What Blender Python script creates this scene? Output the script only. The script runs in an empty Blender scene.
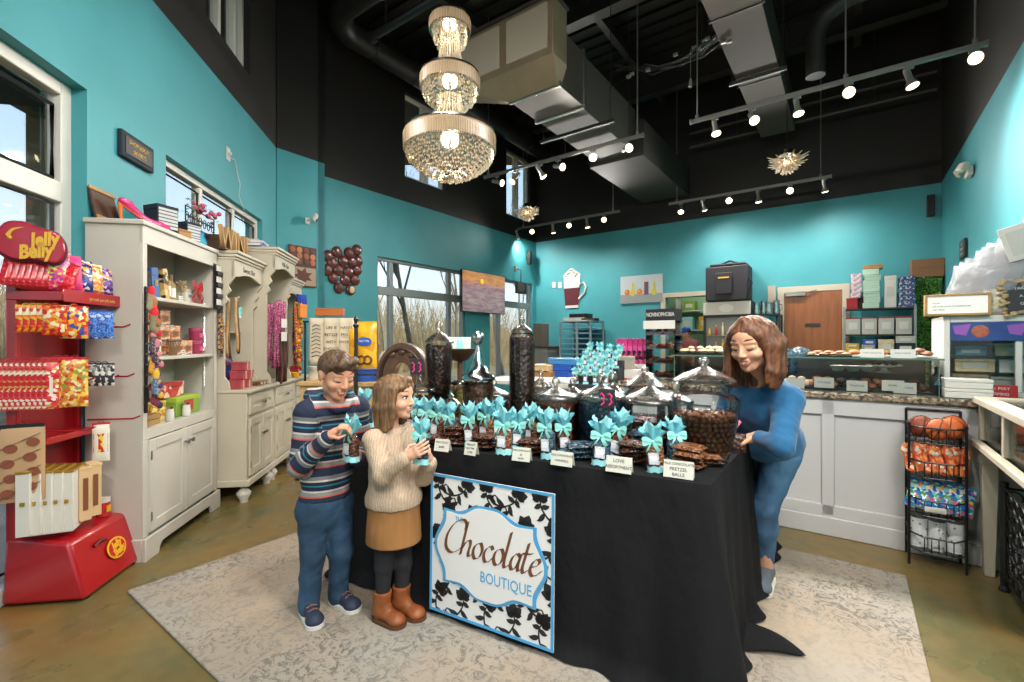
import bpy,math,random
import numpy as np
from mathutils import Vector,Matrix
R = math.radians
PI = math.pi
rnd = random.Random(7)
SC = bpy.context.scene
COL = SC.collection
FPX,EYE,CX,CY = 465.0,1.26,512.0,341.0

# placing
def ray(px): return (px - CX) / FPX
def at(px,py,Y): return Vector((ray(px) * Y,Y,EYE - (py - CY) / FPX * Y))
def ground(px,py,z=0.0):
    Y = (EYE - z) * FPX / (py - CY)
    return Vector((ray(px) * Y,Y,z))
UA = R(36)
U = Vector((math.sin(UA),math.cos(UA),0)); W = Vector((math.cos(UA),-math.sin(UA),0))
def RM(u,w,z=0): return U * u + W * w + Vector((0,0,z))
RZB = -UA                                   # faces the back wall: x = right, y = away
LS = Vector((-math.sin(R(9)),math.cos(R(9)),0)); LN = Vector((-math.cos(R(9)),-math.sin(R(9)),0)); LD = 1.96
RZL = R(99)
def LM(s,d,z=0): return LS * s + LN * (LD - d) + Vector((0,0,z))   # d = distance in front of the left wall
def hit(px,py,n,d):
    """point where the sight line meets the upright plane n.P = d"""
    r = Vector((ray(px),1,0)); Y = d / r.dot(n)
    return at(px,py,Y)
def back(px,py,u=9.37): return hit(px,py,U,u)
def left(px,py,d=0.0): return hit(px,py,LN,LD - d)
def side(px,py,w): return hit(px,py,W,w)

# mesh builder
class MB:
    def __init__(s,M=None): s.v = []; s.f = []; s.m = []; s.M = M
    def add(s,vs,fs,mi=0):
        o = len(s.v)
        if s.M is not None: vs = [s.M @ Vector(p) for p in vs]
        s.v.extend([tuple(p) for p in vs]); s.f.extend([tuple(i + o for i in f) for f in fs]); s.m.extend([mi] * len(fs)); return s
    def box(s,x0,x1,y0,y1,z0,z1,mi=0):
        return s.add([(x0,y0,z0),(x1,y0,z0),(x1,y1,z0),(x0,y1,z0),(x0,y0,z1),(x1,y0,z1),(x1,y1,z1),(x0,y1,z1)],
                     [(3,2,1,0),(4,5,6,7),(0,1,5,4),(1,2,6,5),(2,3,7,6),(3,0,4,7)],mi)
    def bar(s,a,b,w,h=None,mi=0,up=(0,0,1)):
        a,b = Vector(a),Vector(b); h = h or w; d = (b - a).normalized(); u = Vector(up)
        if abs(d.dot(u)) > .95: u = Vector((0,1,0))
        x = d.cross(u).normalized() * w / 2; y = x.cross(d).normalized() * h / 2
        vs = [p + i * x + j * y for p in (a,b) for i,j in ((-1,-1),(1,-1),(1,1),(-1,1))]
        return s.add(vs,[(3,2,1,0),(4,5,6,7),(0,1,5,4),(1,2,6,5),(2,3,7,6),(3,0,4,7)],mi)
    def tube(s,pts,r,n=8,mi=0,cap=True,closed=False):
        pts = [Vector(p) for p in pts]; k = len(pts); rr = r if isinstance(r,(list,tuple)) else [r] * k
        vs = []; pu = None
        for i,p in enumerate(pts):
            if closed: t = pts[(i + 1) % k] - pts[i - 1]
            else: t = pts[min(i + 1,k - 1)] - pts[max(i - 1,0)]
            t.normalize()
            u = pu if pu is not None else (Vector((0,0,1)) if abs(t.z) < .9 else Vector((1,0,0)))
            x = t.cross(u)
            if x.length < 1e-5: x = t.cross(Vector((0,1,0)))
            x.normalize(); y = x.cross(t).normalized(); pu = y
            for j in range(n):
                a = 2 * PI * j / n; vs.append(p + (x * math.cos(a) + y * math.sin(a)) * rr[i])
        fs = []
        for i in range(k if closed else k - 1):
            a0,b0 = i * n,((i + 1) % k) * n
            for j in range(n): fs.append((a0 + j,a0 + (j + 1) % n,b0 + (j + 1) % n,b0 + j))
        if cap and not closed:
            fs.append(tuple(range(n - 1,-1,-1))); fs.append(tuple((k - 1) * n + j for j in range(n)))
        return s.add(vs,fs,mi)
    def cyl(s,a,b,r0,r1=None,n=16,mi=0,cap=True): return s.tube([a,b],[r0,r0 if r1 is None else r1],n,mi,cap)
    def lathe(s,prof,n=32,c=(0,0,0),mi=0,sx=1,sy=1):
        vs = []; fs = []; c = Vector(c); k = len(prof)
        for r,z in prof:
            for j in range(n):
                a = 2 * PI * j / n; vs.append(c + Vector((r * math.cos(a) * sx,r * math.sin(a) * sy,z)))
        for i in range(k - 1):
            for j in range(n): fs.append((i*n+j,i*n+(j+1)%n,(i+1)*n+(j+1)%n,(i+1)*n+j))
        if prof[0][0] > 1e-4: fs.append(tuple(range(n - 1,-1,-1)))
        if prof[-1][0] > 1e-4: fs.append(tuple((k - 1) * n + j for j in range(n)))
        return s.add(vs,fs,mi)
    def ball(s,c,r,n=12,mi=0,sc=(1,1,1)):
        h = max(4,n // 2); c = Vector(c)
        vs = [c + Vector((0,0,-r * sc[2]))]; fs = []
        for i in range(1,h):
            t = -PI / 2 + PI * i / h
            for j in range(n):
                a = 2 * PI * j / n
                vs.append(c + Vector((r * math.cos(t) * math.cos(a) * sc[0],r * math.cos(t) * math.sin(a) * sc[1],r * math.sin(t) * sc[2])))
        vs.append(c + Vector((0,0,r * sc[2]))); L = len(vs) - 1
        for j in range(n):
            fs.append((0,1 + (j + 1) % n,1 + j)); fs.append((L,L - n + j,L - n + (j + 1) % n))
        for i in range(h - 2):
            for j in range(n): a = 1 + i * n; fs.append((a + j,a + (j + 1) % n,a + n + (j + 1) % n,a + n + j))
        return s.add(vs,fs,mi)
    def prism(s,pts,d,mi=0,axis='y',o=0.0):
        """outline in (x,z) pushed along y (axis y), or in (x,y) pushed along z"""
        n = len(pts); f = (lambda p,t: (p[0],t,p[1])) if axis == 'y' else ((lambda p,t: (p[0],p[1],t)) if axis == 'z' else (lambda p,t: (t,p[0],p[1])))
        vs = [f(p,o) for p in pts] + [f(p,o + d) for p in pts]
        fs = [tuple(range(n)),tuple(range(2 * n - 1,n - 1,-1))] + [(j,j + n,(j + 1) % n + n,(j + 1) % n) for j in range(n)]
        return s.add(vs,fs,mi)
    def sheet(s,fn,nu,nv,mi=0):
        vs = [fn(i / nu,j / nv) for j in range(nv + 1) for i in range(nu + 1)]
        fs = [(j*(nu+1)+i,j*(nu+1)+i+1,(j+1)*(nu+1)+i+1,(j+1)*(nu+1)+i) for j in range(nv) for i in range(nu)]
        return s.add(vs,fs,mi)
    def pillow(s,w,h,d,n=8,mi=0,sharp=2.2,crimp=0.0,o=(0,0,0)):
        """an inflated packet standing in x,z, its thickness along y"""
        def side_(sg):
            def fn(a,b):
                x,z = 2 * a - 1,2 * b - 1
                t = max(0,(1 - abs(x) ** sharp) * (1 - abs(z) ** (sharp + 1))) ** .55
                px = 1 - crimp * (1 - abs(z) ** 4)
                return (o[0] + x * w / 2 * px,o[1] + sg * (t * d / 2 + .0012),o[2] + b * h)
            return fn
        s.sheet(side_(-1),n,n,mi); k = len(s.f)
        s.sheet(side_(1),n,n,mi)
        s.f[k:] = [tuple(reversed(f)) for f in s.f[k:]]
        return s
    def T(s,M): s.M = M; return s

def fix(o):
    import bmesh
    bm = bmesh.new(); bm.from_mesh(o.data); bmesh.ops.recalc_face_normals(bm,faces=bm.faces); bm.to_mesh(o.data); bm.free(); return o

def obj(name,mb,mats,parent=None,loc=(0,0,0),rz=0.0,bevel=0.0,smooth=35,sub=0,rot=None,label=None):
    me = bpy.data.meshes.new(name)
    if isinstance(mb,tuple): v,f,m = mb
    else: v,f,m = mb.v,mb.f,mb.m
    me.from_pydata(v,[],f)
    for x in (mats if isinstance(mats,(list,tuple)) else [mats]): me.materials.append(x)
    if m is not None and len(m): me.polygons.foreach_set('material_index',m)
    if smooth:
        me.shade_smooth()
        if smooth < 180: me.set_sharp_from_angle(angle=R(smooth))
    me.update()
    o = bpy.data.objects.new(name,me); COL.objects.link(o)
    if parent is not None: o.parent = parent
    o.location = loc; o.rotation_euler = rot if rot is not None else (0,0,rz)
    if bevel:
        b = o.modifiers.new('b','BEVEL'); b.width = bevel; b.segments = 2; b.limit_method = 'ANGLE'; b.angle_limit = R(40)
    if sub:
        b = o.modifiers.new('s','SUBSURF'); b.levels = b.render_levels = sub
    if label: o['label'] = label
    return o
def thing(name,label,cat,loc=(0,0,0),rz=0.0,group=None,rot=None):
    o = bpy.data.objects.new(name,None); COL.objects.link(o); o.empty_display_size = .05
    o.location = loc; o.rotation_euler = rot if rot is not None else (0,0,rz); return tag(o,label,cat,group)
def tag(o,label,cat,group=None,kind=None):
    o['label'] = label; o['category'] = cat
    if group: o['group'] = group
    if kind: o['kind'] = kind
    return o
def struct(o): o['kind'] = 'structure'; return o
def dup(o,loc=None,rz=None,label=None,rot=None,group=None,scale=None):
    c = o.copy(); COL.objects.link(c)
    if loc is not None: c.location = loc
    if rz is not None: c.rotation_euler = (0,0,rz)
    if rot is not None: c.rotation_euler = rot
    if scale is not None: c.scale = scale
    if label: c['label'] = label
    if group: c['group'] = group
    def kids(a,b):
        for ch in list(a.children):
            d = ch.copy(); COL.objects.link(d); d.parent = b; kids(ch,d)
    kids(o,c); return c
ORD = ['leftmost','second from left','third from left','fourth from left','fifth from left','sixth from left','seventh from left','eighth from left','ninth from left','tenth from left','eleventh from left','twelfth from left','thirteenth from left','fourteenth from left']
def nth(i,n): return 'rightmost' if i == n - 1 and n > 1 else ORD[i]

# materials
def lin(h):
    h = h.lstrip('#'); c = [int(h[i:i+2],16) / 255 for i in (0,2,4)]
    return tuple(x / 12.92 if x <= .04045 else ((x + .055) / 1.055) ** 2.4 for x in c) + (1,)
MATS = {}
def base(name):
    m = bpy.data.materials.new(name); m.use_nodes = True
    nt = m.node_tree; return m,nt,nt.nodes['Principled BSDF']
def nn(nt,kind,**kw):
    n = nt.nodes.new('ShaderNode' + kind)
    for k,v in kw.items():
        if k in n.inputs: n.inputs[k].default_value = v
        else: setattr(n,k,v)
    return n
def coords(nt,sc=(1,1,1),kind='Object'):
    t = nn(nt,'TexCoord'); mp = nn(nt,'Mapping'); mp.inputs['Scale'].default_value = sc
    nt.links.new(t.outputs[kind],mp.inputs['Vector']); return mp.outputs['Vector']
def ramp(nt,stops,interp='LINEAR'):
    r = nn(nt,'ValToRGB'); cr = r.color_ramp; cr.interpolation = interp
    while len(cr.elements) < len(stops): cr.elements.new(.5)
    for e,(p,c) in zip(cr.elements,stops): e.position = p; e.color = lin(c) if isinstance(c,str) else c
    return r
def add_bump(nt,b,vec,scale,strength,dist=.002,detail=3):
    n = nn(nt,'TexNoise',Scale=scale,Detail=detail); nt.links.new(vec,n.inputs['Vector'])
    bp = nn(nt,'Bump',Strength=strength,Distance=dist); nt.links.new(n.outputs['Fac'],bp.inputs['Height'])
    nt.links.new(bp.outputs['Normal'],b.inputs['Normal'])
def mat(name,col='#888888',rough=.5,metal=0,var=0.0,vs=8,bump=0.0,bs=60,emit=0,spec=None,coat=0,stretch=(1,1,1),sheen=0):
    if name in MATS: return MATS[name]
    m,nt,b = base(name); c = lin(col)
    b.inputs['Base Color'].default_value = c; b.inputs['Roughness'].default_value = rough; b.inputs['Metallic'].default_value = metal
    if spec is not None: b.inputs['Specular IOR Level'].default_value = spec
    if coat: b.inputs['Coat Weight'].default_value = coat; b.inputs['Coat Roughness'].default_value = .08
    if sheen: b.inputs['Sheen Weight'].default_value = sheen
    if emit: b.inputs['Emission Color'].default_value = c; b.inputs['Emission Strength'].default_value = emit
    if var or bump: vec = coords(nt,stretch)
    if var:
        n = nn(nt,'TexNoise',Scale=vs,Detail=4); nt.links.new(vec,n.inputs['Vector'])
        r = ramp(nt,[(.3,tuple(x * (1 - var) for x in c[:3]) + (1,)),(.7,tuple(min(1,x * (1 + var)) for x in c[:3]) + (1,))])
        nt.links.new(n.outputs['Fac'],r.inputs['Fac']); nt.links.new(r.outputs['Color'],b.inputs['Base Color'])
    if bump: add_bump(nt,b,vec,bs,bump)
    MATS[name] = m; return m
def printed(name,cols,scale=40,rough=.4,stretch=(1,1,1),kind='VORONOI',bump=0):
    """packaging / knitted print: random cells picked from a list of colours"""
    if name in MATS: return MATS[name]
    m,nt,b = base(name); vec = coords(nt,stretch)
    if kind == 'NOISE': t = nn(nt,'TexNoise',Scale=scale,Detail=5); out = t.outputs['Fac']; lo,hi = .33,.67
    else:
        t = nn(nt,'TexVoronoi',Scale=scale); sp = nn(nt,'SeparateColor'); nt.links.new(t.outputs['Color'],sp.inputs['Color']); out = sp.outputs['Red']; lo,hi = 0,1
    nt.links.new(vec,t.inputs['Vector'])
    r = ramp(nt,[(lo + (hi - lo) * i / len(cols),c) for i,c in enumerate(cols)],'CONSTANT')
    nt.links.new(out,r.inputs['Fac']); nt.links.new(r.outputs['Color'],b.inputs['Base Color']); b.inputs['Roughness'].default_value = rough
    if bump: add_bump(nt,b,vec,scale * 1.5,bump,.003)
    MATS[name] = m; return m
def stripes(name,cols,scale=10,axis='Z',rough=.8,bump=0):
    """bands along one object axis, in order"""
    if name in MATS: return MATS[name]
    m,nt,b = base(name); vec = coords(nt,(scale,) * 3); s = nn(nt,'SeparateXYZ'); nt.links.new(vec,s.inputs[0])
    f = nn(nt,'Math',operation='FRACT'); nt.links.new(s.outputs[axis],f.inputs[0])
    r = ramp(nt,[(i / len(cols),c) for i,c in enumerate(cols)],'CONSTANT')
    nt.links.new(f.outputs[0],r.inputs['Fac']); nt.links.new(r.outputs['Color'],b.inputs['Base Color']); b.inputs['Roughness'].default_value = rough
    if bump: add_bump(nt,b,vec,60,bump)
    MATS[name] = m; return m
def glass(name,tint='#ffffff',refl=1.0,rough=.02):
    """thin clear sheet: lets light through, mirrors by the viewing angle"""
    if name in MATS: return MATS[name]
    m,nt,b = base(name); nt.nodes.remove(b); out = nt.nodes['Material Output']
    tr = nn(nt,'BsdfTransparent'); tr.inputs['Color'].default_value = lin(tint)
    gl = nn(nt,'BsdfGlossy'); gl.inputs['Roughness'].default_value = rough
    fr = nn(nt,'Fresnel',IOR=1.5); mx = nn(nt,'MixShader'); ml = nn(nt,'Math',operation='MULTIPLY'); ml.inputs[1].default_value = refl
    nt.links.new(fr.outputs[0],ml.inputs[0]); nt.links.new(ml.outputs[0],mx.inputs[0])
    nt.links.new(tr.outputs[0],mx.inputs[1]); nt.links.new(gl.outputs[0],mx.inputs[2]); nt.links.new(mx.outputs[0],out.inputs['Surface'])
    MATS[name] = m; return m

def text(s,size,m,parent,loc,rot=(R(90),0,0),ext=.0008,align='CENTER',shear=0,name='lettering',sx=1,bold=0):
    cu = bpy.data.curves.new('t','FONT'); cu.body = s; cu.size = size; cu.extrude = ext; cu.align_x = align; cu.align_y = 'CENTER'; cu.shear = shear; cu.offset = bold; cu.resolution_u = 3; cu.space_line = .95
    t = bpy.data.objects.new('t',cu); COL.objects.link(t)
    me = bpy.data.meshes.new_from_object(t); bpy.data.objects.remove(t); bpy.data.curves.remove(cu)
    me.name = name; me.materials.clear(); me.materials.append(m)
    o = bpy.data.objects.new(name,me); COL.objects.link(o); o.parent = parent; o.location = loc; o.rotation_euler = rot; o.scale = (sx,1,1); return o

# smooth solid modelling (distance fields -> one surface)
def cap_(a,b,ra,rb=None): return ('c',Vector(a),Vector(b),ra,ra if rb is None else rb)
def ell(c,r,M=None): return ('e',Vector(c),Vector(r),M)
def chain(pts,rs): return [cap_(pts[i],pts[i+1],rs[i],rs[i+1]) for i in range(len(pts) - 1)]
def xf(prims,M):
    out = []; q = M.to_3x3(); s = q.col[0].length; rot = Matrix([q.col[0].normalized(),q.col[1].normalized(),q.col[2].normalized()]).transposed()
    for p in prims:
        if p[0] == 'c': out.append(('c',M @ p[1],M @ p[2],p[3] * s,p[4] * s))
        else: out.append(('e',M @ p[1],p[2] * s,rot @ (p[3] if p[3] is not None else Matrix.Identity(3))))
    return out
def pd(p,X):
    if p[0] == 'c':
        a = np.array(p[1],np.float32); ba = np.array(p[2],np.float32) - a; pa = X - a
        h = np.clip((pa @ ba) / max(float(ba @ ba),1e-12),0,1)
        return np.sqrt(((pa - h[...,None] * ba) ** 2).sum(-1)) - (p[3] + (p[4] - p[3]) * h)
    q = X - np.array(p[1],np.float32)
    if p[3] is not None: q = q @ np.array(p[3],np.float32)
    r = np.array(p[2],np.float32); k0 = np.sqrt(((q / r) ** 2).sum(-1)); k1 = np.sqrt(((q / (r * r)) ** 2).sum(-1))
    return k0 * (k0 - 1) / np.maximum(k1,1e-6)
def pbox(p,m):
    if p[0] == 'c': r = max(p[3],p[4]) + m; lo = np.minimum(p[1],p[2]) - r; hi = np.maximum(p[1],p[2]) + r
    else: r = max(p[2]) + m; lo = np.array(p[1]) - r; hi = np.array(p[1]) + r
    return lo,hi
def sdf_mesh(pos,neg=(),h=.004,k=.02,kn=.006,planes=()):
    """pos: list of prims, each (prim) or (prim, k); neg carved out; planes (n, d): keeps n.P < d"""
    pos = [(p if isinstance(p[0],tuple) else (p,k)) for p in pos]
    B = [pbox(p,kk) for p,kk in pos]
    lo = np.min([b[0] for b in B],0) - 2 * h; hi = np.max([b[1] for b in B],0) + 2 * h
    N = np.ceil((hi - lo) / h).astype(int) + 1
    ax = [(lo[i] + h * np.arange(N[i])).astype(np.float32) for i in range(3)]
    D = np.full(N,.2,np.float32)
    def sl(b,ex):
        i0 = np.maximum(np.floor((b[0] - ex - lo) / h).astype(int),0); i1 = np.minimum(np.ceil((b[1] + ex - lo) / h).astype(int) + 1,N)
        if (i1 <= i0).any(): return None,None
        s = tuple(slice(a,c) for a,c in zip(i0,i1))
        return s,np.stack(np.meshgrid(ax[0][s[0]],ax[1][s[1]],ax[2][s[2]],indexing='ij'),-1)
    for (p,kk),b in zip(pos,B):
        s,X = sl(b,3 * h); d = pd(p,X); D0 = D[s]
        if kk > 0: w = np.clip(.5 + .5 * (D0 - d) / kk,0,1); D[s] = D0 * (1 - w) + d * w - kk * w * (1 - w)
        else: D[s] = np.minimum(D0,d)
    for p in neg:
        s,X = sl(pbox(p,.02),.02)
        if s is None: continue
        d = -pd(p,X); D0 = D[s]; w = np.clip(.5 + .5 * (d - D0) / kn,0,1); D[s] = D0 * (1 - w) + d * w + kn * w * (1 - w)
    for n,dd in planes:
        n = np.array(n,np.float32); g = ax[0][:,None,None] * n[0] + ax[1][None,:,None] * n[1] + ax[2][None,None,:] * n[2] - dd
        D = np.maximum(D,g)
    # surface nets
    sg = D < 0
    c = [sg[i:N[0]-1+i,j:N[1]-1+j,l:N[2]-1+l] for i in (0,1) for j in (0,1) for l in (0,1)]
    cnt = sum(x.astype(np.int8) for x in c); act = (cnt > 0) & (cnt < 8)
    I = np.argwhere(act); idx = np.full(act.shape,-1,np.int64); idx[act] = np.arange(len(I))
    acc = np.zeros((len(I),3)); wt = np.zeros(len(I)); off = np.array([(i,j,l) for i in (0,1) for j in (0,1) for l in (0,1)])
    val = [D[I[:,0] + o[0],I[:,1] + o[1],I[:,2] + o[2]] for o in off]
    for a in range(8):
        for b in range(a + 1,8):
            if np.abs(off[a] - off[b]).sum() != 1: continue
            va,vb = val[a],val[b]; m = (va < 0) != (vb < 0); t = np.where(m,va / np.where(m,va - vb,1),0)
            acc += np.where(m[:,None],off[a] + t[:,None] * (off[b] - off[a]),0); wt += m
    V = lo + h * (I + acc / wt[:,None]); Fs = []
    for axn in range(3):
        s0 = [slice(None)] * 3; s1 = [slice(None)] * 3; s0[axn] = slice(0,-1); s1[axn] = slice(1,None)
        e = sg[tuple(s0)] != sg[tuple(s1)]; E = np.argwhere(e); b,cc = (axn + 1) % 3,(axn + 2) % 3
        E = E[(E[:,b] > 0) & (E[:,cc] > 0) & (E[:,b] < N[b] - 1) & (E[:,cc] < N[cc] - 1)]
        inside = sg[E[:,0],E[:,1],E[:,2]]
        def g(db,dc): q = E.copy(); q[:,b] -= db; q[:,cc] -= dc; return idx[q[:,0],q[:,1],q[:,2]]
        q = np.stack([g(1,1),g(0,1),g(0,0),g(1,0)],1); q[~inside] = q[~inside][:,::-1]; Fs.append(q)
    return V,np.concatenate(Fs)
def scat(i,x,n): return np.stack([np.bincount(i,x[:,c],n) for c in range(3)],1)
def smoothv(V,Fq,it=1,lam=.5):
    N = len(V); A_ = np.concatenate([Fq[:,i] for i in (0,1,2,3)] + [Fq[:,i] for i in (1,2,3,0)]); B_ = np.concatenate([Fq[:,i] for i in (1,2,3,0)] + [Fq[:,i] for i in (0,1,2,3)])
    cn = np.maximum(np.bincount(A_,minlength=N),1)[:,None]
    for _ in range(it): V = V + lam * (scat(A_,V[B_],N) / cn - V)
    return V
def vnorm(V,Fq):
    n = np.cross(V[Fq[:,2]] - V[Fq[:,0]],V[Fq[:,3]] - V[Fq[:,1]]); A = sum(scat(Fq[:,i],n,len(V)) for i in range(4))
    return A / np.maximum(np.linalg.norm(A,axis=1),1e-9)[:,None]
def wob(V,amp,freq,seed=0,n=5,aniso=(1,1,1)):
    g = np.random.RandomState(seed); s = np.zeros(len(V))
    for i in range(n):
        d = g.normal(size=3) * np.array(aniso); d /= np.linalg.norm(d); f = freq * (.6 + g.rand() * .9)
        s += np.sin(V @ d * f * 2 * PI + g.rand() * 6.28 + 1.5 * np.sin(V @ np.roll(d,1) * f * 2.6 + g.rand() * 6))
    return amp * s / n
def sdf_obj(name,pos,mats,parent=None,neg=(),h=.004,k=.02,kn=.006,planes=(),sm=1,wobble=None,origin=(0,0,0),paint=None,attrs=None,rz=0,loc=None):
    V,Fq = sdf_mesh(pos,neg,h,k,kn,planes); V = smoothv(V,Fq,sm)
    if wobble:
        Nn = vnorm(V,Fq)
        for wv in wobble: V = V + Nn * wob(V,*wv)[:,None]
    V0 = V; V = V - np.array(origin)
    me = bpy.data.meshes.new(name); me.vertices.add(len(V)); me.vertices.foreach_set('co',V.astype(np.float32).ravel())
    nf = len(Fq); me.loops.add(nf * 4); me.loops.foreach_set('vertex_index',Fq.astype(np.int32).ravel()); me.polygons.add(nf)
    me.polygons.foreach_set('loop_start',np.arange(0,nf * 4,4,dtype=np.int32))
    for x in (mats if isinstance(mats,(list,tuple)) else [mats]): me.materials.append(x)
    if paint is not None: me.polygons.foreach_set('material_index',np.asarray(paint(V0[Fq].mean(1)),np.int32))
    me.update(calc_edges=True); me.validate(); me.shade_smooth()
    if attrs:
        for an,fn in attrs.items():
            a = me.attributes.new(an,'FLOAT','POINT'); a.data.foreach_set('value',np.asarray(fn(V0),np.float32))
    o = bpy.data.objects.new(name,me); COL.objects.link(o)
    if parent is not None: o.parent = parent
    o.location = loc if loc is not None else (0,0,0); o.rotation_euler = (0,0,rz); return o
CHROME = mat('chrome','#d8d8d6',.12,1.0); BRASS = mat('brass','#b58a45',.25,.9)
def emis(name,col,st): return mat(name,col,.5,emit=st)
def light_pt(parent,z,e,col=(1,.78,.5),r=.03):
    l = bpy.data.lights.new('bulb_light','POINT'); l.energy = e; l.color = col; l.shadow_soft_size = r
    o = bpy.data.objects.new('bulb_light',l); COL.objects.link(o); o.parent = parent; o.location = (0,0,z)
# ROOM
def wall_mat(name,lo,hi,zc,bump=.03):
    m,nt,b = base(name); vec = coords(nt); s = nn(nt,'SeparateXYZ'); nt.links.new(vec,s.inputs[0])
    c = nn(nt,'Math',operation='GREATER_THAN'); c.inputs[1].default_value = zc; nt.links.new(s.outputs['Z'],c.inputs[0])
    n = nn(nt,'TexNoise',Scale=1.6,Detail=5); nt.links.new(vec,n.inputs['Vector'])
    r1 = ramp(nt,[(.3,lo[0]),(.7,lo[1])]); nt.links.new(n.outputs['Fac'],r1.inputs['Fac'])
    mx = nn(nt,'Mix',data_type='RGBA'); nt.links.new(c.outputs[0],mx.inputs['Factor']); nt.links.new(r1.outputs['Color'],mx.inputs['A']); mx.inputs['B'].default_value = lin(hi)
    nt.links.new(mx.outputs['Result'],b.inputs['Base Color']); b.inputs['Roughness'].default_value = .55
    add_bump(nt,b,vec,90,bump,.002); return m
ZB,ZC = 3.625,6.25
WALLM = wall_mat('paint_teal_black',('#41949c','#499ea8'),'#211d1b',ZB)
BLACKM = mat('paint_black','#1e1b1a',.6,bump=.03)
WHITEF = mat('window_white','#d9d6cd',.45)
GREYF = mat('window_aluminium','#8f9494',.4,.3)
GLASSW = glass('window_glass','#f6fafb',.3)
def wall(name,org,rz,s0,s1,holes,z0=0,z1=ZC,t=.18,m=None):
    mb = MB(); xs = sorted({s0,s1,*[h[0] for h in holes],*[h[1] for h in holes]}); zs = sorted({z0,z1,*[h[2] for h in holes],*[h[3] for h in holes]})
    for a,b in zip(xs,xs[1:]):
        for c,d in zip(zs,zs[1:]):
            if any(h[0] <= a + 1e-5 and b - 1e-5 <= h[1] and h[2] <= c + 1e-5 and d - 1e-5 <= h[3] for h in holes): continue
            mb.box(a,b,0,t,c,d)
    return struct(obj(name,mb,m or WALLM,loc=org,rz=rz,smooth=0))
def window(name,org,rz,x0,x1,z0,z1,vs=(),hs=(),y=.075,fw=.06,m=None,mw=.05,gm=None):
    """frame with mullions (vs) and transoms (hs); the panes are its child"""
    mb = MB(); d = .07
    mb.box(x0,x0 + fw,y,y + d,z0,z1); mb.box(x1 - fw,x1,y,y + d,z0,z1); mb.box(x0 + fw,x1 - fw,y,y + d,z1 - fw,z1); mb.box(x0 + fw,x1 - fw,y,y + d,z0,z0 + fw)
    for v in vs: mb.box(v - mw / 2,v + mw / 2,y,y + d,z0 + fw,z1 - fw)
    for h in hs: mb.box(x0 + fw,x1 - fw,y - .005,y + d - .005,h - mw * .8,h + mw * .8)
    o = struct(obj(name,mb,m or WHITEF,loc=org,rz=rz,bevel=.006))
    g = MB(); g.box(x0 + fw * .5,x1 - fw * .5,y + d * .5,y + d * .5 + .006,z0 + fw * .5,z1 - fw * .5); obj('pane',g,gm or GLASSW,o,smooth=0)
    k = MB(); xs_ = [x0 + fw,*vs,x1 - fw]
    for a,b in zip([z0 + fw,*hs],[*hs,z1 - fw]):
        for c,e in zip(xs_,xs_[1:]): k.tube([(c + mw/2,y + .02,a + mw),(e - mw/2,y + .02,a + mw),(e - mw/2,y + .02,b - mw),(c + mw/2,y + .02,b - mw)],.012,4,closed=True)
    if name in ('window_1','window_2'): obj('gasket',k,mat('gasket_black','#1a1a1a',.6),o)
    return o

OL = LN * LD; OW = W * -6.1; RZW = R(54); OP = W * -5.67; OB = U * 9.39; ORr = W * 1.11; RZR = R(-126)
TRW = [(1.35,2.97,0,2.68),(3.74,5.62,1.95,2.62),(4.33,5.27,4.05,5.48)]
wall('wall_left',OL,RZL,-2.3,6.25,TRW)
wall('wall_pier',OP,RZW,2.91,3.55,[])
wall('wall_pier_return',RM(3.55,-5.67),RZB + R(180),0,.43,[],t=.1)
WH = [(4.74,6.86,.45,2.615),(7.61,9.22,.45,2.615),(5.31,6.27,4.05,5.48),(8.19,9.12,4.05,5.48)]
wall('wall_window_side',OW,RZW,3.45,9.5,WH)
PASS = (-3.0,-2.15,0,2.13); DOORH = (-1.0,-.02,0,2.24)
wall('wall_back',OB,RZB,-6.2,1.25,[PASS])
wall('wall_right',ORr,RZR,-9.5,-1.6,[])
# the shop carries on to the right behind the camera
wall('wall_front_right',RM(1.6,1.11),RZB + R(180),-3.6,0,[])
wall('wall_far_right',RM(0,4.6),RZR,-1.7,2.6,[(-1.4,2.2,.3,3.2)])
WRE = [(-4.3,-2.4,.3,3.0),(-2.1,-.2,.3,3.0)]
EB = RM(-2.4,4.6); 
wall('wall_rear',RM(-2.4,0),RZB + R(180),-4.6,.4,WRE)
window('window_1',OL,RZL,1.35,2.97,.002,2.68,(),(2.07,),.075,.075,mw=.07)
window('window_2',OL,RZL,3.74,5.62,1.95,2.62,(4.36,5.0),(),.05,.05)
window('window_3',OL,RZL,4.33,5.27,4.05,5.48,(4.72,5.05),(),.06,.05,mw=.06)
window('window_4',OW,RZW,4.74,6.86,.45,2.615,(5.06,6.45),(2.08,),.05,.05,GREYF,.085)
window('window_5',OW,RZW,7.61,9.22,.45,2.615,(8.0,),(2.08,),.05,.05,GREYF,.085)
window('window_6',OW,RZW,5.31,6.27,4.05,5.48,(5.78,5.88),(),.06,.05,mw=.06)
window('window_7',OW,RZW,8.19,9.12,4.05,5.48,(8.6,8.7),(),.06,.05,mw=.06)
window('window_8',RM(0,4.6),RZR,-1.4,2.2,.3,3.2,(.4,),(2.3,),.05,.06,GREYF,.08)  # this and the next two: unseen windows added for daylight from behind
window('window_9',RM(-2.4,0),RZB + R(180),-4.3,-2.4,.3,3.0,(-3.3,),(2.3,),.05,.06,GREYF,.08)
window('window_10',RM(-2.4,0),RZB + R(180),-2.1,-.2,.3,3.0,(-1.1,),(2.3,),.05,.06,GREYF,.08)

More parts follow.
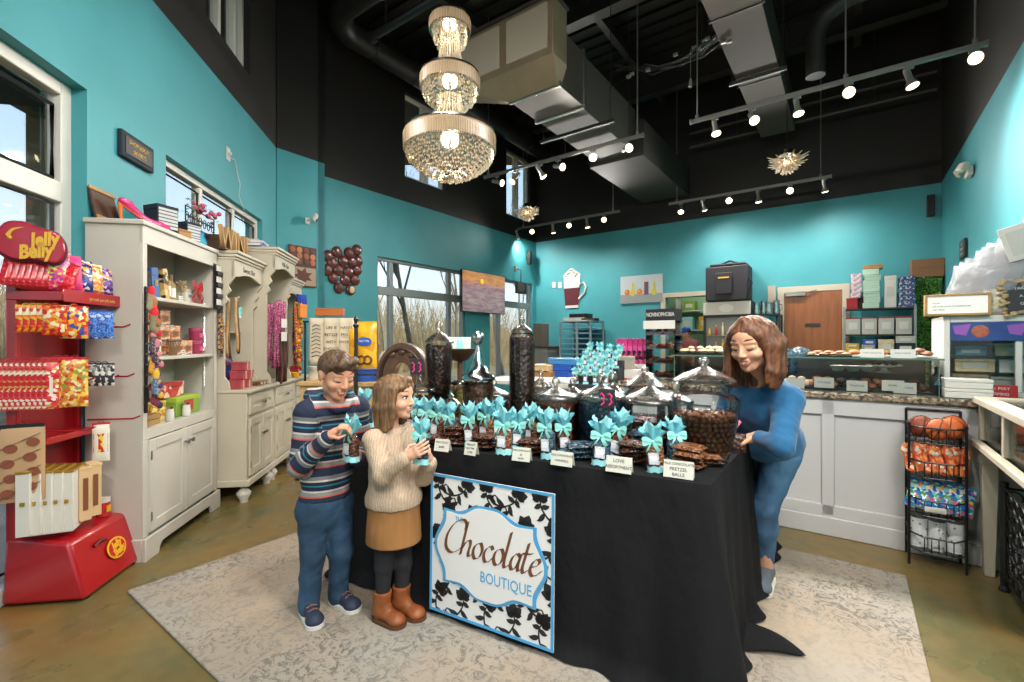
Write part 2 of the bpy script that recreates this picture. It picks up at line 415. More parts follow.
# stained concrete floor
def floor_mat():
    m,nt,b = base('stained_concrete'); vec = coords(nt)
    n1 = nn(nt,'TexNoise',Scale=.55,Detail=6,Roughness=.62,Distortion=.9); n2 = nn(nt,'TexNoise',Scale=1.7,Detail=5,Distortion=1.2); n3 = nn(nt,'TexNoise',Scale=14,Detail=8)
    for n in (n1,n2,n3): nt.links.new(vec,n.inputs['Vector'])
    r1 = ramp(nt,[(.34,'#4c5a3e'),(.46,'#75663a'),(.57,'#8a6632'),(.68,'#4c402c')]); nt.links.new(n1.outputs['Fac'],r1.inputs['Fac'])
    r2 = ramp(nt,[(.38,'#5a5838'),(.62,'#8a6834')]); nt.links.new(n2.outputs['Fac'],r2.inputs['Fac'])
    mx = nn(nt,'Mix',data_type='RGBA'); mx.inputs['Factor'].default_value = .45; nt.links.new(r1.outputs['Color'],mx.inputs['A']); nt.links.new(r2.outputs['Color'],mx.inputs['B'])
    m2 = nn(nt,'Mix',data_type='RGBA',blend_type='OVERLAY'); m2.inputs['Factor'].default_value = .35; nt.links.new(mx.outputs['Result'],m2.inputs['A']); nt.links.new(n3.outputs['Fac'],m2.inputs['B'])
    nt.links.new(m2.outputs['Result'],b.inputs['Base Color'])
    r3 = ramp(nt,[(.3,(.22,)*3 + (1,)),(.7,(.42,)*3 + (1,))]); nt.links.new(n2.outputs['Fac'],r3.inputs['Fac']); nt.links.new(r3.outputs['Color'],b.inputs['Roughness'])
    add_bump(nt,b,vec,30,.05); return m
fl = MB(); fl.box(-7.5,7.5,-5.6,13,-.1,0); struct(obj('floor',fl,floor_mat(),smooth=0))
ce = MB(); ce.box(-8,8,-6,13.2,ZC,ZC + .1)
for i in range(46): w = -6.1 + i * .3; ce.M = Matrix.Rotation(RZB,4,'Z'); ce.box(-6.2,5,-2.5 + i * .262,-2.5 + i * .262 + .1,ZC - .045,ZC)
struct(obj('ceiling',ce,BLACKM,smooth=0))
# steel roof beams: a shade lighter than the deck
STEEL = mat('steel_dark','#3b3836',.5,.2,bump=.03); PIPEB = mat('pipe_black','#2c2a2a',.4,.2)
for i,(u,nm) in enumerate([(2.6,0),(5.9,0),(8.4,0)]):
    mb = MB(Matrix.Rotation(RZB,4,'Z')); mb.box(-6.05,1.05,u - .09,u + .09,5.75,5.77); mb.box(-6.05,1.05,u - .01,u + .01,5.77,6.18); mb.box(-6.05,1.05,u - .09,u + .09,6.18,6.2)
    struct(obj('beam_%d' % (i + 1),mb,STEEL,smooth=0))
for i,w in enumerate((-4.6,-3.0,-1.5,.1)):
    mb = MB(Matrix.Rotation(RZB,4,'Z')); mb.box(w - .05,w + .05,2.7,9.3,5.98,6.0); mb.box(w - .008,w + .008,2.7,9.3,6.0,6.2)
    struct(obj('beam_%d' % (i + 4),mb,STEEL,smooth=0))

# baseboards
BBM = mat('baseboard_teal','#2b8f9b',.5)
def bboard(name,org,rz,a,b):
    mb = MB().box(a,b,-.015,0,0,.1); return struct(obj(name,mb,BBM,loc=org,rz=rz,bevel=.004))
bboard('baseboard_left',OL,RZL,2.98,6.05); bboard('baseboard_window_side',OW,RZW,3.6,9.38); bboard('baseboard_back',OB,RZB,-6.08,1.1)

# outside
GRASS = mat('dry_grass','#8b7a55',.9,var=.3,vs=3)
gr = MB(); gr.box(-60,40,-40,70,-.35,-.2); g_ = obj('winter_ground',gr,GRASS,smooth=0); g_['kind'] = 'structure'
BARK = mat('bark_grey','#8d8271',.9,var=.25,vs=14)
def bare_tree(name,h,seed,spread=1.0):
    g = random.Random(seed); mb = MB()
    def limb(p,d,L,r,lv):
        pts = [p]; rs = [r]; q = p.copy(); dd = d.copy()
        for i in range(3):
            dd = (dd + Vector((g.uniform(-.18,.18),g.uniform(-.18,.18),g.uniform(-.02,.12)))).normalized(); q = q + dd * L / 3; pts.append(q.copy()); rs.append(r * (1 - .22 * (i + 1)))
        mb.tube(pts,rs,5 if lv < 2 else 3,cap=False)
        if lv < 3:
            for _ in range((7,5,4)[lv]):
                t = g.uniform(.3,1); k = min(2,int(t * 3)); b = pts[k].lerp(pts[k + 1],t * 3 - k)
                a = g.uniform(0,6.28); s = g.uniform(.5,1.0) * spread
                limb(b,(dd * .8 + Vector((math.cos(a) * s,math.sin(a) * s,g.uniform(.1,.5)))).normalized(),L * g.uniform(.4,.62),r * .42,lv + 1)
    limb(Vector((0,0,-.25)),Vector((0,0,1)),h,h * .017,0)
    return obj(name,mb,BARK,smooth=60)
TREES = [bare_tree('bare_tree',5.2 + i * .5,30 + i,.5) for i in range(4)]
tl = 'bare grey winter tree standing outside beyond the side windows'
for i,t in enumerate(TREES): tag(t,tl,'tree','bare trees beyond the windows'); t.location = RM(5.5 + i * 4.2,-10.5)
for i in range(5):
    o = dup(TREES[(i + 2) % 4],RM(3.2 + i * 4.3,-14.6),rnd.uniform(0,6.28)); o['label'] = tl
# brushwood thicket behind the trees
g = random.Random(5); mb = MB()
for i in range(4200):
    u,w = g.uniform(0,26),-16.5 - g.uniform(0,5) ; p = RM(u,w,-.2); d = Vector((g.uniform(-.4,.4),g.uniform(-.4,.4),1)).normalized()
    L = g.uniform(1.5,4.3); q = p + d * L
    mb.tube([p,(p + q) / 2 + Vector((g.uniform(-.2,.2),g.uniform(-.2,.2),0)),q],[.02,.014,.006],3,cap=False)
o = obj('brushwood',mb,mat('brushwood_tan','#b7a27c',.9,var=.25,vs=2),smooth=60); tag(o,'tangled tan winter brushwood growing beyond the side windows','brushwood',kind='stuff')
hb = MB(Matrix.Rotation(RZW,4,'Z')); g = random.Random(8)
hb.sheet(lambda a,b: (-12 + a * 46,21.5 + b * 3 + .6 * math.sin(a * 31),-.3 + 2.9 * b * (1 + .22 * math.sin(a * 23) + .15 * math.sin(a * 57))),90,6)
o = obj('wooded_bank',hb,printed('bank_leaves',['#8c7a5a','#a08d6b','#b5a283','#7d7157','#8e8262'],3.5,.95,kind='NOISE'),smooth=180); o['kind'] = 'structure'
# porch roof and post outside the big left window
po = thing('porch','dark porch roof with tan post outside the big left window','porch',LM(4.3,-1.2),RZL)
mb = MB().box(-4,-.1,-.25,1.3,3.1,3.3); mb.box(-4,-.1,-.3,-.25,3.05,3.34); obj('roof',mb,mat('porch_dark','#3d4448',.6),po,bevel=.01)
mb = MB().box(.16,.4,.0,.24,-.2,3.4); mb.box(.12,.44,-.04,.28,3.25,3.4); mb.box(.12,.44,-.04,.28,-.2,.05); mb.box(-.3,.16,.06,.18,3.12,3.3); obj('post',mb,mat('porch_tan','#8d8162',.7),po,bevel=.008)

# rug
def rug_mat():
    m,nt,b = base('rug_faded'); vec = coords(nt)
    v = nn(nt,'TexNoise',Scale=16,Detail=8,Roughness=.68,Distortion=2.2); v2 = nn(nt,'TexNoise',Scale=2.0,Detail=3); v3 = nn(nt,'TexNoise',Scale=60,Detail=4); v4 = nn(nt,'TexNoise',Scale=1.1,Detail=3)
    wv = nn(nt,'TexVoronoi',Scale=8,feature='SMOOTH_F1')
    for n in (v,v2,v3,v4): nt.links.new(vec,n.inputs['Vector'])
    ad = nn(nt,'Mix',data_type='VECTOR'); ad.inputs['Factor'].default_value = .12; nt.links.new(vec,ad.inputs['A']); nt.links.new(v.outputs['Color'],ad.inputs['B']); nt.links.new(ad.outputs['Result'],wv.inputs['Vector'])
    wave = nn(nt,'Math',operation='SINE'); mu = nn(nt,'Math',operation='MULTIPLY'); mu.inputs[1].default_value = 60; nt.links.new(wv.outputs['Distance'],mu.inputs[0]); nt.links.new(mu.outputs[0],wave.inputs[0])
    ra = ramp(nt,[(.45,(0,0,0,1)),(.62,(1,1,1,1))]); nt.links.new(wave.outputs[0],ra.inputs['Fac'])
    rb = ramp(nt,[(.44,(0,0,0,1)),(.5,(1,1,1,1))]); nt.links.new(v.outputs['Fac'],rb.inputs['Fac'])
    rc = ramp(nt,[(.34,(.18,.18,.18,1)),(.6,(.95,.95,.95,1))]); nt.links.new(v2.outputs['Fac'],rc.inputs['Fac'])
    m1 = nn(nt,'Math',operation='MAXIMUM'); m3 = nn(nt,'Math',operation='MULTIPLY'); m4 = nn(nt,'Math',operation='MULTIPLY'); m4.inputs[1].default_value = .8
    m0 = nn(nt,'Math',operation='MULTIPLY'); nt.links.new(ra.outputs['Color'],m0.inputs[0]); nt.links.new(rb.outputs['Color'],m0.inputs[1]); nt.links.new(m0.outputs[0],m1.inputs[0])
    rb2 = ramp(nt,[(.54,(0,0,0,1)),(.6,(1,1,1,1))]); nt.links.new(v.outputs['Fac'],rb2.inputs['Fac']); nt.links.new(rb2.outputs['Color'],m1.inputs[1])
    nt.links.new(m1.outputs[0],m3.inputs[0]); nt.links.new(rc.outputs['Color'],m3.inputs[1]); nt.links.new(m3.outputs[0],m4.inputs[0])
    rg = ramp(nt,[(.4,'#a19a8f'),(.6,'#a69480')]); nt.links.new(v4.outputs['Fac'],rg.inputs['Fac'])
    rp = ramp(nt,[(.35,'#4a585c'),(.5,'#5a5852'),(.65,'#647a7c')]); nt.links.new(v4.outputs['Fac'],rp.inputs['Fac'])
    mx = nn(nt,'Mix',data_type='RGBA'); nt.links.new(m4.outputs[0],mx.inputs['Factor']); nt.links.new(rg.outputs['Color'],mx.inputs['A']); nt.links.new(rp.outputs['Color'],mx.inputs['B'])
    nt.links.new(mx.outputs['Result'],b.inputs['Base Color']); b.inputs['Roughness'].default_value = .95
    bp = nn(nt,'Bump',Strength=.35,Distance=.004); nt.links.new(v3.outputs['Fac'],bp.inputs['Height']); nt.links.new(bp.outputs['Normal'],b.inputs['Normal']); return m
RUGM = rug_mat()
def rug_poly(name,pts,label):
    mb = MB().prism(pts,.012,axis='z',o=.0005); o = obj(name,mb,RUGM,bevel=.004); tag(o,label,'rug'); return o
def G2(px,py): p = ground(px,py); return (p.x,p.y)
A = Vector(G2(127,593)); Bq = Vector(G2(905,573)); Cq = Vector(G2(781,549))
ux = Vector((U.x,U.y)); wx = Vector((W.x,W.y))
du = (Cq - A).dot(ux) ; dw = (Bq - A).dot(wx)
print('RUG',A,Bq,Cq,du,dw)
rug_poly('area_rug',[tuple(A + ux * 0 + wx * 0),tuple(A - ux * 0 + wx * dw - ux * (du - 0) * 0),tuple(A + wx * dw + ux * du),tuple(A + ux * du)],'faded cream and grey-blue area rug under the black display table')
# DISPLAY TABLE, CLOTH, BANNER
TZ = .76
FR = Vector((.68,1.60,0)); FLp = FR + 1.83 * Vector((-.87,.492,0)); DD = Vector((.574,.819,0)) * 1.5
TX = Vector((.87,-.492,0)); RZT = -math.atan2(.492,.87); TY = Vector((.492,.87,0))
def TP(a,b,z=TZ): return FLp + (FR - FLp) * a + DD * b + Vector((0,0,z))
def TPX(px,Z,z=TZ): return Vector((ray(px) * Z,Z,z))
org = TP(.5,.5,0)
tb = thing('display_table','long display table hidden under the black cloth in the middle of the shop','table',org)
q = [TP(a,b,0) - org for a,b in ((.02,.02),(.98,.02),(.98,.98),(.02,.98))]
mb = MB().prism([(p.x,p.y) for p in q],.03,axis='z',o=TZ - .035); obj('tabletop',mb,mat('table_grey','#b8b4ac',.5),tb,bevel=.004)
for p in q:
    mb = MB(); pp = p * .93; mb.cyl((pp.x,pp.y,.013),(pp.x,pp.y,TZ - .035),.016,n=10); obj('leg',mb,STEEL,tb)
CLOTH = mat('black_cloth','#171719',.85,spec=.2)
nt_ = CLOTH.node_tree; add_bump(nt_,nt_.nodes['Principled BSDF'],coords(nt_,(1,1,.6)),4.5,.55,.05,4)
def cloth():
    cs = [TP(0,0,0),TP(1,0,0),TP(1,1,0),TP(0,1,0)]; pts = []; nrm = []; cd = []; sid = []
    for e in range(4):
        a,b = cs[e],cs[(e + 1) % 4]; L = (b - a).length; n = int(L / .016); d = (b - a).normalized(); o = Vector((d.y,-d.x,0))
        pd_ = (a - cs[e - 1]).normalized(); po = Vector((pd_.y,-pd_.x,0))
        for i in range(5): pts.append(a); nrm.append((po * (1 - (i + 1) / 6) + o * ((i + 1) / 6)).normalized()); cd.append(0); sid.append((e,0))
        for i in range(1,n): t = i / n; pts.append(a + (b - a) * t); nrm.append(o); cd.append(min(t,1 - t) * L); sid.append((e,t))
    K = len(pts); NV = 26; vs = []; fs = []
    s = 0; prev = pts[0]
    for k in range(K):
        pass
    lens = [0]
    for k in range(1,K): lens.append(lens[-1] + max((pts[k] - pts[k-1]).length,.006))
    for j in range(NV + 1):
        t = j / NV
        for k in range(K):
            e,u = sid[k]; front = 1.0
            if e == 0: front = .22 if u < .72 else .22 + .78 * min(1,(u - .72) / .2)
            if e == 1: front = .9
            ph = lens[k] * 2 * PI / .21; fold = .5 + .5 * math.sin(ph + 1.3 * math.sin(lens[k] * 3.1)); fold2 = .5 + .5 * math.sin(lens[k] * 2 * PI / .31 + .8)
            cor = math.exp(-(cd[k] / .13) ** 2) * (1.0 if (e == 0 and u > .5) or (e == 1 and u < .5) else .12)
            out = .006 + .018 * t + front * t ** 1.3 * (.03 * fold * (1 - cor) + .016 * fold2) + cor * t ** 1.1 * .10
            p = pts[k] + nrm[k] * out; z = TZ + .004 - t * (TZ - .012)
            if j == 0: p = pts[k] + nrm[k] * .002
            if t > .93: q_ = (t - .93) / .07; p += nrm[k] * (.02 + .13 * cor + .015 * fold) * q_; z = max(z,.017 + .008 * fold + .02 * cor * (1 - q_))
            vs.append((p.x,p.y,z))
    for j in range(NV):
        for k in range(K): fs.append((j*K+k,(j+1)*K+k,(j+1)*K+(k+1)%K,j*K+(k+1)%K))
    # the top, as a fan of quads toward the middle
    c = len(vs); cen = TP(.5,.5,TZ + .004)
    for k in range(K): p = pts[k].lerp(cen,.06); vs.append((p.x,p.y,TZ + .006))
    vs.append(tuple(cen + Vector((0,0,.002))))
    for k in range(K): fs.append((k,(k + 1) % K,c + (k + 1) % K,c + k)); fs.append((c + k,c + (k + 1) % K,len(vs) - 1))
    mb = MB(); mb.add(vs,fs); return mb
o = obj('tablecloth',cloth(),CLOTH,smooth=60); tag(o,'black cloth draped to the floor over the central display table','tablecloth')
# loose tail of cloth on the floor behind the right corner
def tail(a,b):
    o = TP(1,0,0) + DD * .3; wv = (a - .5) * .2 * (1 - b) ** .7
    return o + DD.normalized() * (wv + .02 * b) + W * (.05 + .21 * b) + Vector((0,0,.02 + .055 * (1 - b) * (1 - (2 * a - 1) ** 2) + .02 * math.sin(PI * b)))
mb = MB().sheet(tail,12,12); o = obj('cloth_tail',mb,CLOTH,smooth=60); tag(o,'folded end of black cloth lying on the rug by the table corner','cloth')

# banner
BW,BH = .615,.615
pb = TP(.528,0,.352) - TY * .062
bn = thing('shop_banner','square black and white damask banner on the black tablecloth front, framed in blue','banner',(pb.x,pb.y,pb.z),RZT)
bn.rotation_euler = (R(-1.2),0,RZT)
BWH = mat('banner_white','#e6e4e2',.6); BBK = mat('banner_black','#201d1f',.6); BBL = mat('banner_blue','#4f9fd2',.6); BBR = mat('banner_brown','#6f4426',.6)
mb = MB().box(-BW/2,BW/2,-.003,.003,-BH/2,BH/2); obj('panel',mb,BWH,bn)
mb = MB(); e = .011
for x0,x1,z0,z1 in ((-BW/2,BW/2,BH/2 - e,BH/2),(-BW/2,BW/2,-BH/2,-BH/2 + e),(-BW/2,-BW/2 + e,-BH/2 + e,BH/2 - e),(BW/2 - e,BW/2,-BH/2 + e,BH/2 - e)): mb.box(x0,x1,-.0055,-.003,z0,z1)
obj('border',mb,BBL,bn)
def crv(pts,n=8):
    """smooth curve through points"""
    P = [Vector((p[0],p[1])) for p in pts]; P = [2 * P[0] - P[1]] + P + [2 * P[-1] - P[-2]]; out = []
    for i in range(1,len(P) - 2):
        for j in range(n):
            t = j / n; a,b,c,d = P[i-1],P[i],P[i+1],P[i+2]
            out.append(.5 * ((2*b) + (c-a)*t + (2*a-5*b+4*c-d)*t*t + (3*b-a-3*c+d)*t**3))
    return out + [P[-2]]
def clip(poly,x0,x1,z0,z1):
    for ax,lim,sg in ((0,x0,1),(0,x1,-1),(1,z0,1),(1,z1,-1)):
        out = []
        for i in range(len(poly)):
            a,b = poly[i - 1],poly[i]; ia,ib = (a[ax] - lim) * sg >= 0,(b[ax] - lim) * sg >= 0
            if ia != ib: t = (lim - a[ax]) / (b[ax] - a[ax]); out.append((a[0] + (b[0]-a[0])*t,a[1] + (b[1]-a[1])*t))
            if ib: out.append(tuple(b))
        poly = out
        if len(poly) < 3: return []
    return poly
def stroke_polys(pts,wfn):
    c = crv(pts); n = len(c); L = []; Rr = []
    for i,p in enumerate(c):
        d = (c[min(i+1,n-1)] - c[max(i-1,0)]).normalized(); nv = Vector((-d.y,d.x)) * wfn(i / (n - 1)); L.append(p + nv); Rr.append(p - nv)
    return [[L[i],L[i+1],Rr[i+1],Rr[i]] for i in range(n - 1)]
def leaf(x,y,a,L,wd,bend=.25):
    f = lambda u,v: (x + u * math.cos(a) - v * math.sin(a),y + u * math.sin(a) + v * math.cos(a))
    pts = [f(0,0),f(L * .4,bend * L * .3),f(L * .75,bend * L * .35),f(L,bend * L * .1)]
    return stroke_polys(pts,lambda t: wd * max(.02,math.sin(PI * min(1,t ** .7 * 1.02))) )
def motif(cx,cy,s,a0,flip):
    polys = []
    def add(ps):
        for p in ps: polys.append([(cx + s * (q[0] * flip * math.cos(a0) - q[1] * math.sin(a0)),cy + s * (q[0] * flip * math.sin(a0) + q[1] * math.cos(a0))) for q in p])
    stem = [(-.9,-1.0),(-.35,-.75),(.05,-.2),(.1,.3)]
    add(stroke_polys(stem,lambda t: .045 * (1.2 - t * .5)))
    for ang,L,wd in ((R(90),.7,.26),(R(140),.62,.22),(R(40),.62,.22),(R(178),.45,.15),(R(2),.45,.15)): add(leaf(.1,.25,ang,L,wd,.1))
    for t,ang,L in ((0.1,R(150),.55),(.25,R(-60),.5),(.4,R(160),.6),(.55,R(-35),.55),(.75,R(170),.45),(.85,R(-20),.4)):
        c = crv(stem); p = c[int(t * (len(c) - 1))]; add(leaf(p.x,p.y,ang,L * 1.1,.13,.45 if ang > 0 else -.45))
    add(stroke_polys([(-.9,-1.0),(-1.15,-.8),(-1.05,-.55),(-.85,-.62)],lambda t: .05 * (1 - t * .6)))
    return polys
dm = MB(); ix = BW / 2 - e - .002; iz = BH / 2 - e - .002
for r_ in range(5):
    for c_ in range(5):
        x = -BW / 2 + .07 + c_ * .128 + (.03 if r_ % 2 else -.02); z = -BH / 2 + .075 + r_ * .122
        if abs(x) < .14 and abs(z) < .1: continue
        for p in motif(x,z,.078,R((c_ * 37 + r_ * 61) % 70 - 35),1 if (r_ + c_) % 2 else -1):
            p = clip(p,-ix,ix,-iz,iz)
            if p: dm.prism(p,.0015,o=-.0045)
o = obj('damask_pattern',dm,BBK,bn,smooth=0)
def plaque(s,dx=0):
    w,h = .235 * s,.155 * s; c = .035
    pts = []
    pts += [Vector((-w + .015,h))]
    top = crv([(-w + .015,h),(-w + .10,h - .002),(-.06,h + .035),(.0,h + .04),(.06,h + .035),(w - .10,h - .002),(w - .015,h)],6)
    right = crv([(w - .015,h),(w - .01,h - .05),(w + .03,.03),(w + .035,0),(w + .03,-.03),(w - .01,-h + .05),(w - .015,-h)],6)
    return [(p.x,p.y) for p in top[:-1] + right[:-1]] + [(-p.x,-p.y) for p in top[:-1] + right[:-1]]
mb = MB().prism(plaque(1.05),.002,o=-.0066); obj('plaque_outline',mb,BBL,bn,smooth=0)
mb = MB().prism(plaque(.98),.002,o=-.0082); obj('plaque',mb,BWH,bn,smooth=0)
GL = {'C': ([[(1.5,1.55),(1.45,1.95),(1.05,2.1),(.45,1.7),(.1,.95),(.2,.25),(.7,-.05),(1.25,.2),(1.6,.6)]],1.5),
      'h': ([[(0,0),(.02,1.0),(.05,2.05)],[(.02,.35),(.25,.85),(.5,.98),(.62,.75),(.58,.25),(.7,.02),(.95,.25)]],.9),
      'o': ([[(.45,1.0),(.12,.8),(.05,.35),(.28,0),(.6,.15),(.72,.6),(.55,.95),(.4,.98)]],.86),
      'c': ([[(.65,.8),(.45,1.0),(.14,.75),(.05,.35),(.25,0),(.55,.1),(.8,.4)]],.78),
      'l': ([[(.05,2.1),(.02,1.2),(.0,.25),(.15,0),(.4,.25)]],.42),
      'a': ([[(.62,.85),(.4,1.0),(.12,.75),(.05,.3),(.25,0),(.5,.25),(.64,.75)],[(.66,1.0),(.6,.3),(.72,.02),(.95,.25)]],.92),
      't': ([[(.1,1.75),(.05,.9),(.02,.25),(.18,0),(.42,.25)],[(-.2,1.1),(.15,1.12),(.5,1.2)]],.5),
      'e': ([[(.08,.45),(.45,.6),(.6,.85),(.42,1.0),(.15,.75),(.06,.3),(.28,0),(.6,.12),(.85,.4)]],.8)}
sc = MB(); x = 0; S = .072; nib = Vector((math.cos(R(35)),math.sin(R(35)))) * .12
for chh in 'Chocolate':
    st,adv = GL[chh]
    for pl in st:
        cc = crv(pl,7); f = lambda p: (-.232 + S * .88 * (x + p.x + .28 * p.y),-.022 + S * (p.y - .018 * x))
        for i in range(len(cc) - 1):
            a,b = cc[i],cc[i + 1]; quad = [f(a - nib),f(b - nib),f(b + nib),f(a + nib)]
            if abs((b - a).normalized().cross(nib.normalized())) < .12: n_ = Vector((-(b-a).y,(b-a).x)).normalized() * .025; quad = [f(a - n_),f(b - n_),f(b + n_),f(a + n_)]
            sc.prism(quad,.0012,o=-.0095)
    x += adv
obj('script_lettering',sc,BBR,bn,smooth=0)
text('THE',.03,BBL,bn,(-.145,-.0085,.125),sx=.75)
text('BOUTIQUE',.064,BBL,bn,(.09,-.0085,-.095),sx=.78)

# jars
JG = glass('jar_glass','#f4f7f7',.9,.03); LIDG = glass('lid_glass','#f8f4ec',2.4,.24)
nt_ = LIDG.node_tree; vv = coords(nt_,(1,1,1)); wv_ = nn(nt_,'TexVoronoi',Scale=70); nt_.links.new(vv,wv_.inputs['Vector']); bp_ = nn(nt_,'Bump',Strength=.8,Distance=.01); nt_.links.new(wv_.outputs['Distance'],bp_.inputs['Height'])
for n_ in list(nt_.nodes):
    if n_.bl_idname in ('ShaderNodeBsdfGlossy','ShaderNodeFresnel'): nt_.links.new(bp_.outputs['Normal'],n_.inputs['Normal']); CHLID = mat('silver_lid','#cfd0d0',.14,1.0)
def lumps(name,a,b,scale=55,rough=.35,st=.9):
    if name in MATS: return MATS[name]
    m,nt,bb = base(name); vec = coords(nt); v = nn(nt,'TexVoronoi',Scale=scale); nt.links.new(vec,v.inputs['Vector'])
    s = nn(nt,'SeparateColor'); nt.links.new(v.outputs['Color'],s.inputs[0]); r = ramp(nt,[(0,a),(1,b)]); nt.links.new(s.outputs[0],r.inputs['Fac']); nt.links.new(r.outputs['Color'],bb.inputs['Base Color'])
    bp = nn(nt,'Bump',Strength=st,Distance=.008); bp.invert = True; nt.links.new(v.outputs['Distance'],bp.inputs['Height']); nt.links.new(bp.outputs['Normal'],bb.inputs['Normal']); bb.inputs['Roughness'].default_value = rough
    MATS[name] = m; return m
CHOC = lumps('choc_milk','#4a2a1c','#6a3f28',48); CHOCD = lumps('choc_dark','#291912','#4c2d20',52); CHOCN = lumps('choc_navy','#172a38','#28475a',50); CHOCB = lumps('choc_almond','#3b2116','#7a4a2c',42); CHOCG = lumps('gold_candy','#8a7a3a','#b7a24c',60)
ALLJ = []
def jar(px,Z,prof,lid,label,fill=None,fmat=None,flabel=None,lidm=None,fname='chocolate_pieces',n=36,z0=TZ + .008):
    """prof: glass outline (r, z) bottom to rim; lid: outline from rim up; fill: height of the sweets"""
    p = TPX(px,Z,z0); t = thing('glass_jar',label,'jar',p,0,'glass jars on the black table')
    mb = MB().lathe([(.001,.004)] + prof,n); obj('glass_body',mb,JG,t,smooth=50)
    b2 = MB(); r0 = prof[0][0]; b2.lathe([(.001,.0),(r0 * .98,.0),(r0,.006),(r0 * .9,.012),(.001,.012)],n); obj('glass_base',b2,LIDG,t)
    if lid:
        mb = MB().lathe(lid,n); obj('lid',mb,lidm or LIDG,t,smooth=50)
    if fill:
        pr = []
        for i in range(13):
            z = .015 + (fill - .015) * i / 12
            for a,b in zip(prof,prof[1:]):
                if a[1] <= z <= b[1]: f = (z - a[1]) / max(b[1] - a[1],1e-6); r = a[0] + (b[0] - a[0]) * f; break
            pr.append((max(r - .006,.005),z))
        g = random.Random(px); mb = MB().lathe([(.001,.014)] + pr + [(pr[-1][0] * .6,fill + .008),(.001,fill + .012)],n)
        for q in range(26):
            a = g.uniform(0,6.28); rr = pr[-1][0] * math.sqrt(g.random()) * .93; mb.ball((rr * math.cos(a),rr * math.sin(a),fill + .004),g.uniform(.008,.012),8)
        o = obj(fname,mb,fmat,loc=p,smooth=60); tag(o,flabel,'chocolates' if 'choc' in fname else 'candy',kind='stuff')
    ALLJ.append((px,Z,t)); return t,p
def cyl_prof(r,h,neck=.0): return [(r * .94,0),(r,.012),(r,h * .92),(r * .97,h * .97),(r * (1 - neck),h)]
def dome_lid(r,h,hl,knob): # rim collar, dome, knob
    return [(r * 1.04,h - .006),(r * 1.06,h + .004),(r * 1.0,h + .014),(r * .75,h + hl * .45),(r * .4,h + hl * .72),(knob * .55,h + hl),(knob * .5,h + hl + knob * .5),(knob,h + hl + knob * 1.2),(knob * 1.02,h + hl + knob * 1.8),(knob * .6,h + hl + knob * 2.4),(.001,h + hl + knob * 2.55)]
# the big jar of malt balls, nearest the right edge
P1 = [(.078,0),(.092,.01),(.112,.08),(.128,.16),(.139,.235),(.137,.252),(.12,.268),(.098,.276),(.096,.31),(.104,.316),(.106,.322)]
L1 = [(.12,.322),(.122,.33),(.108,.342),(.07,.362),(.03,.378),(.014,.386),(.014,.392),(.022,.402),(.02,.416),(.008,.424),(.001,.425)]
t,p1 = jar(704,1.93,P1,L1,'largest clear glass jar, half full of malt balls, by the woman')
MALT = mat('malt_ball','#6f452e',.3,var=.25,vs=30); mb = MB(); g = random.Random(2); z = .022
def rP1(z):
    for a,b in zip(P1,P1[1:]):
        if a[1] <= z <= b[1]: return a[0] + (b[0] - a[0]) * (z - a[1]) / max(1e-6,b[1] - a[1])
while z < .185:
    r = rP1(z) - .0145; n = int(2 * PI * r / .0235)
    for j in range(n): a = 2 * PI * (j + g.uniform(-.15,.15)) / n + z * 40; mb.ball((r * math.cos(a),r * math.sin(a),z + g.uniform(-.002,.002)),.0118,8)
    z += .0195
for q in range(70):
    a = g.uniform(0,6.28); r = .112 * math.sqrt(g.random()); mb.ball((r * math.cos(a),r * math.sin(a),.186 + g.uniform(0,.006)),.0118,8)
mb.lathe([(.001,.015),(.06,.016),(.095,.1),(.112,.18),(.001,.182)],20)
o = obj('malt_balls',mb,MALT,loc=p1,smooth=60); tag(o,'round brown malt balls filling the largest glass jar','chocolates',kind='stuff')
jar(650,2.13,cyl_prof(.122,.215),dome_lid(.122,.215,.07,.024),'wide glass jar with flat domed lid, left of the largest jar',.07,CHOCD,'dark chocolate pieces low in the wide jar left of the largest jar')
jar(601,2.2,cyl_prof(.112,.225),dome_lid(.112,.225,.062,.022),'wide glass jar of navy candies with a pink-printed card on its lid',.2,CHOCN,'navy wrapped candies in the jar with the pink-printed card',fname='wrapped_candies')
jar(556,2.28,cyl_prof(.112,.215),dome_lid(.112,.215,.05,.02),'wide glass jar of brown chocolates right of the tall narrow jar',.19,CHOC,'brown chocolates in the wide jar right of the tall narrow jar')
TP5 = [(.05,0),(.062,.012),(.066,.05),(.067,.5),(.06,.525),(.05,.535)]
FIN = lambda r,h: [(r * 1.1,h),(r * 1.15,h + .008),(r * .9,h + .02),(r * .5,h + .035),(.012,h + .044),(.008,h + .05),(.016,h + .058),(.018,h + .068),(.008,h + .078),(.007,h + .088),(.011,h + .094),(.006,h + .11),(.001,h + .125)]
jar(522,2.42,TP5,FIN(.05,.535),'tallest narrow glass jar full of chocolate-covered beans with a pointed finial',.5,CHOCD,'dark chocolate beans filling the tallest narrow jar')
TEAR = [(.085,.295),(.09,.305),(.084,.318),(.06,.335),(.04,.365),(.024,.41),(.014,.45),(.01,.47),(.02,.482),(.03,.5),(.031,.515),(.024,.532),(.01,.542),(.001,.544)]
jar(478,2.36,cyl_prof(.078,.295),TEAR,'glass jar of almonds with a tall teardrop silver lid',.27,CHOCB,'chocolate almonds in the jar with the teardrop silver lid',CHLID,'chocolate_almonds')
P7 = [(.055,0),(.05,.012),(.018,.03),(.014,.06),(.03,.1),(.055,.16),(.07,.25),(.076,.38),(.078,.46),(.07,.478)]
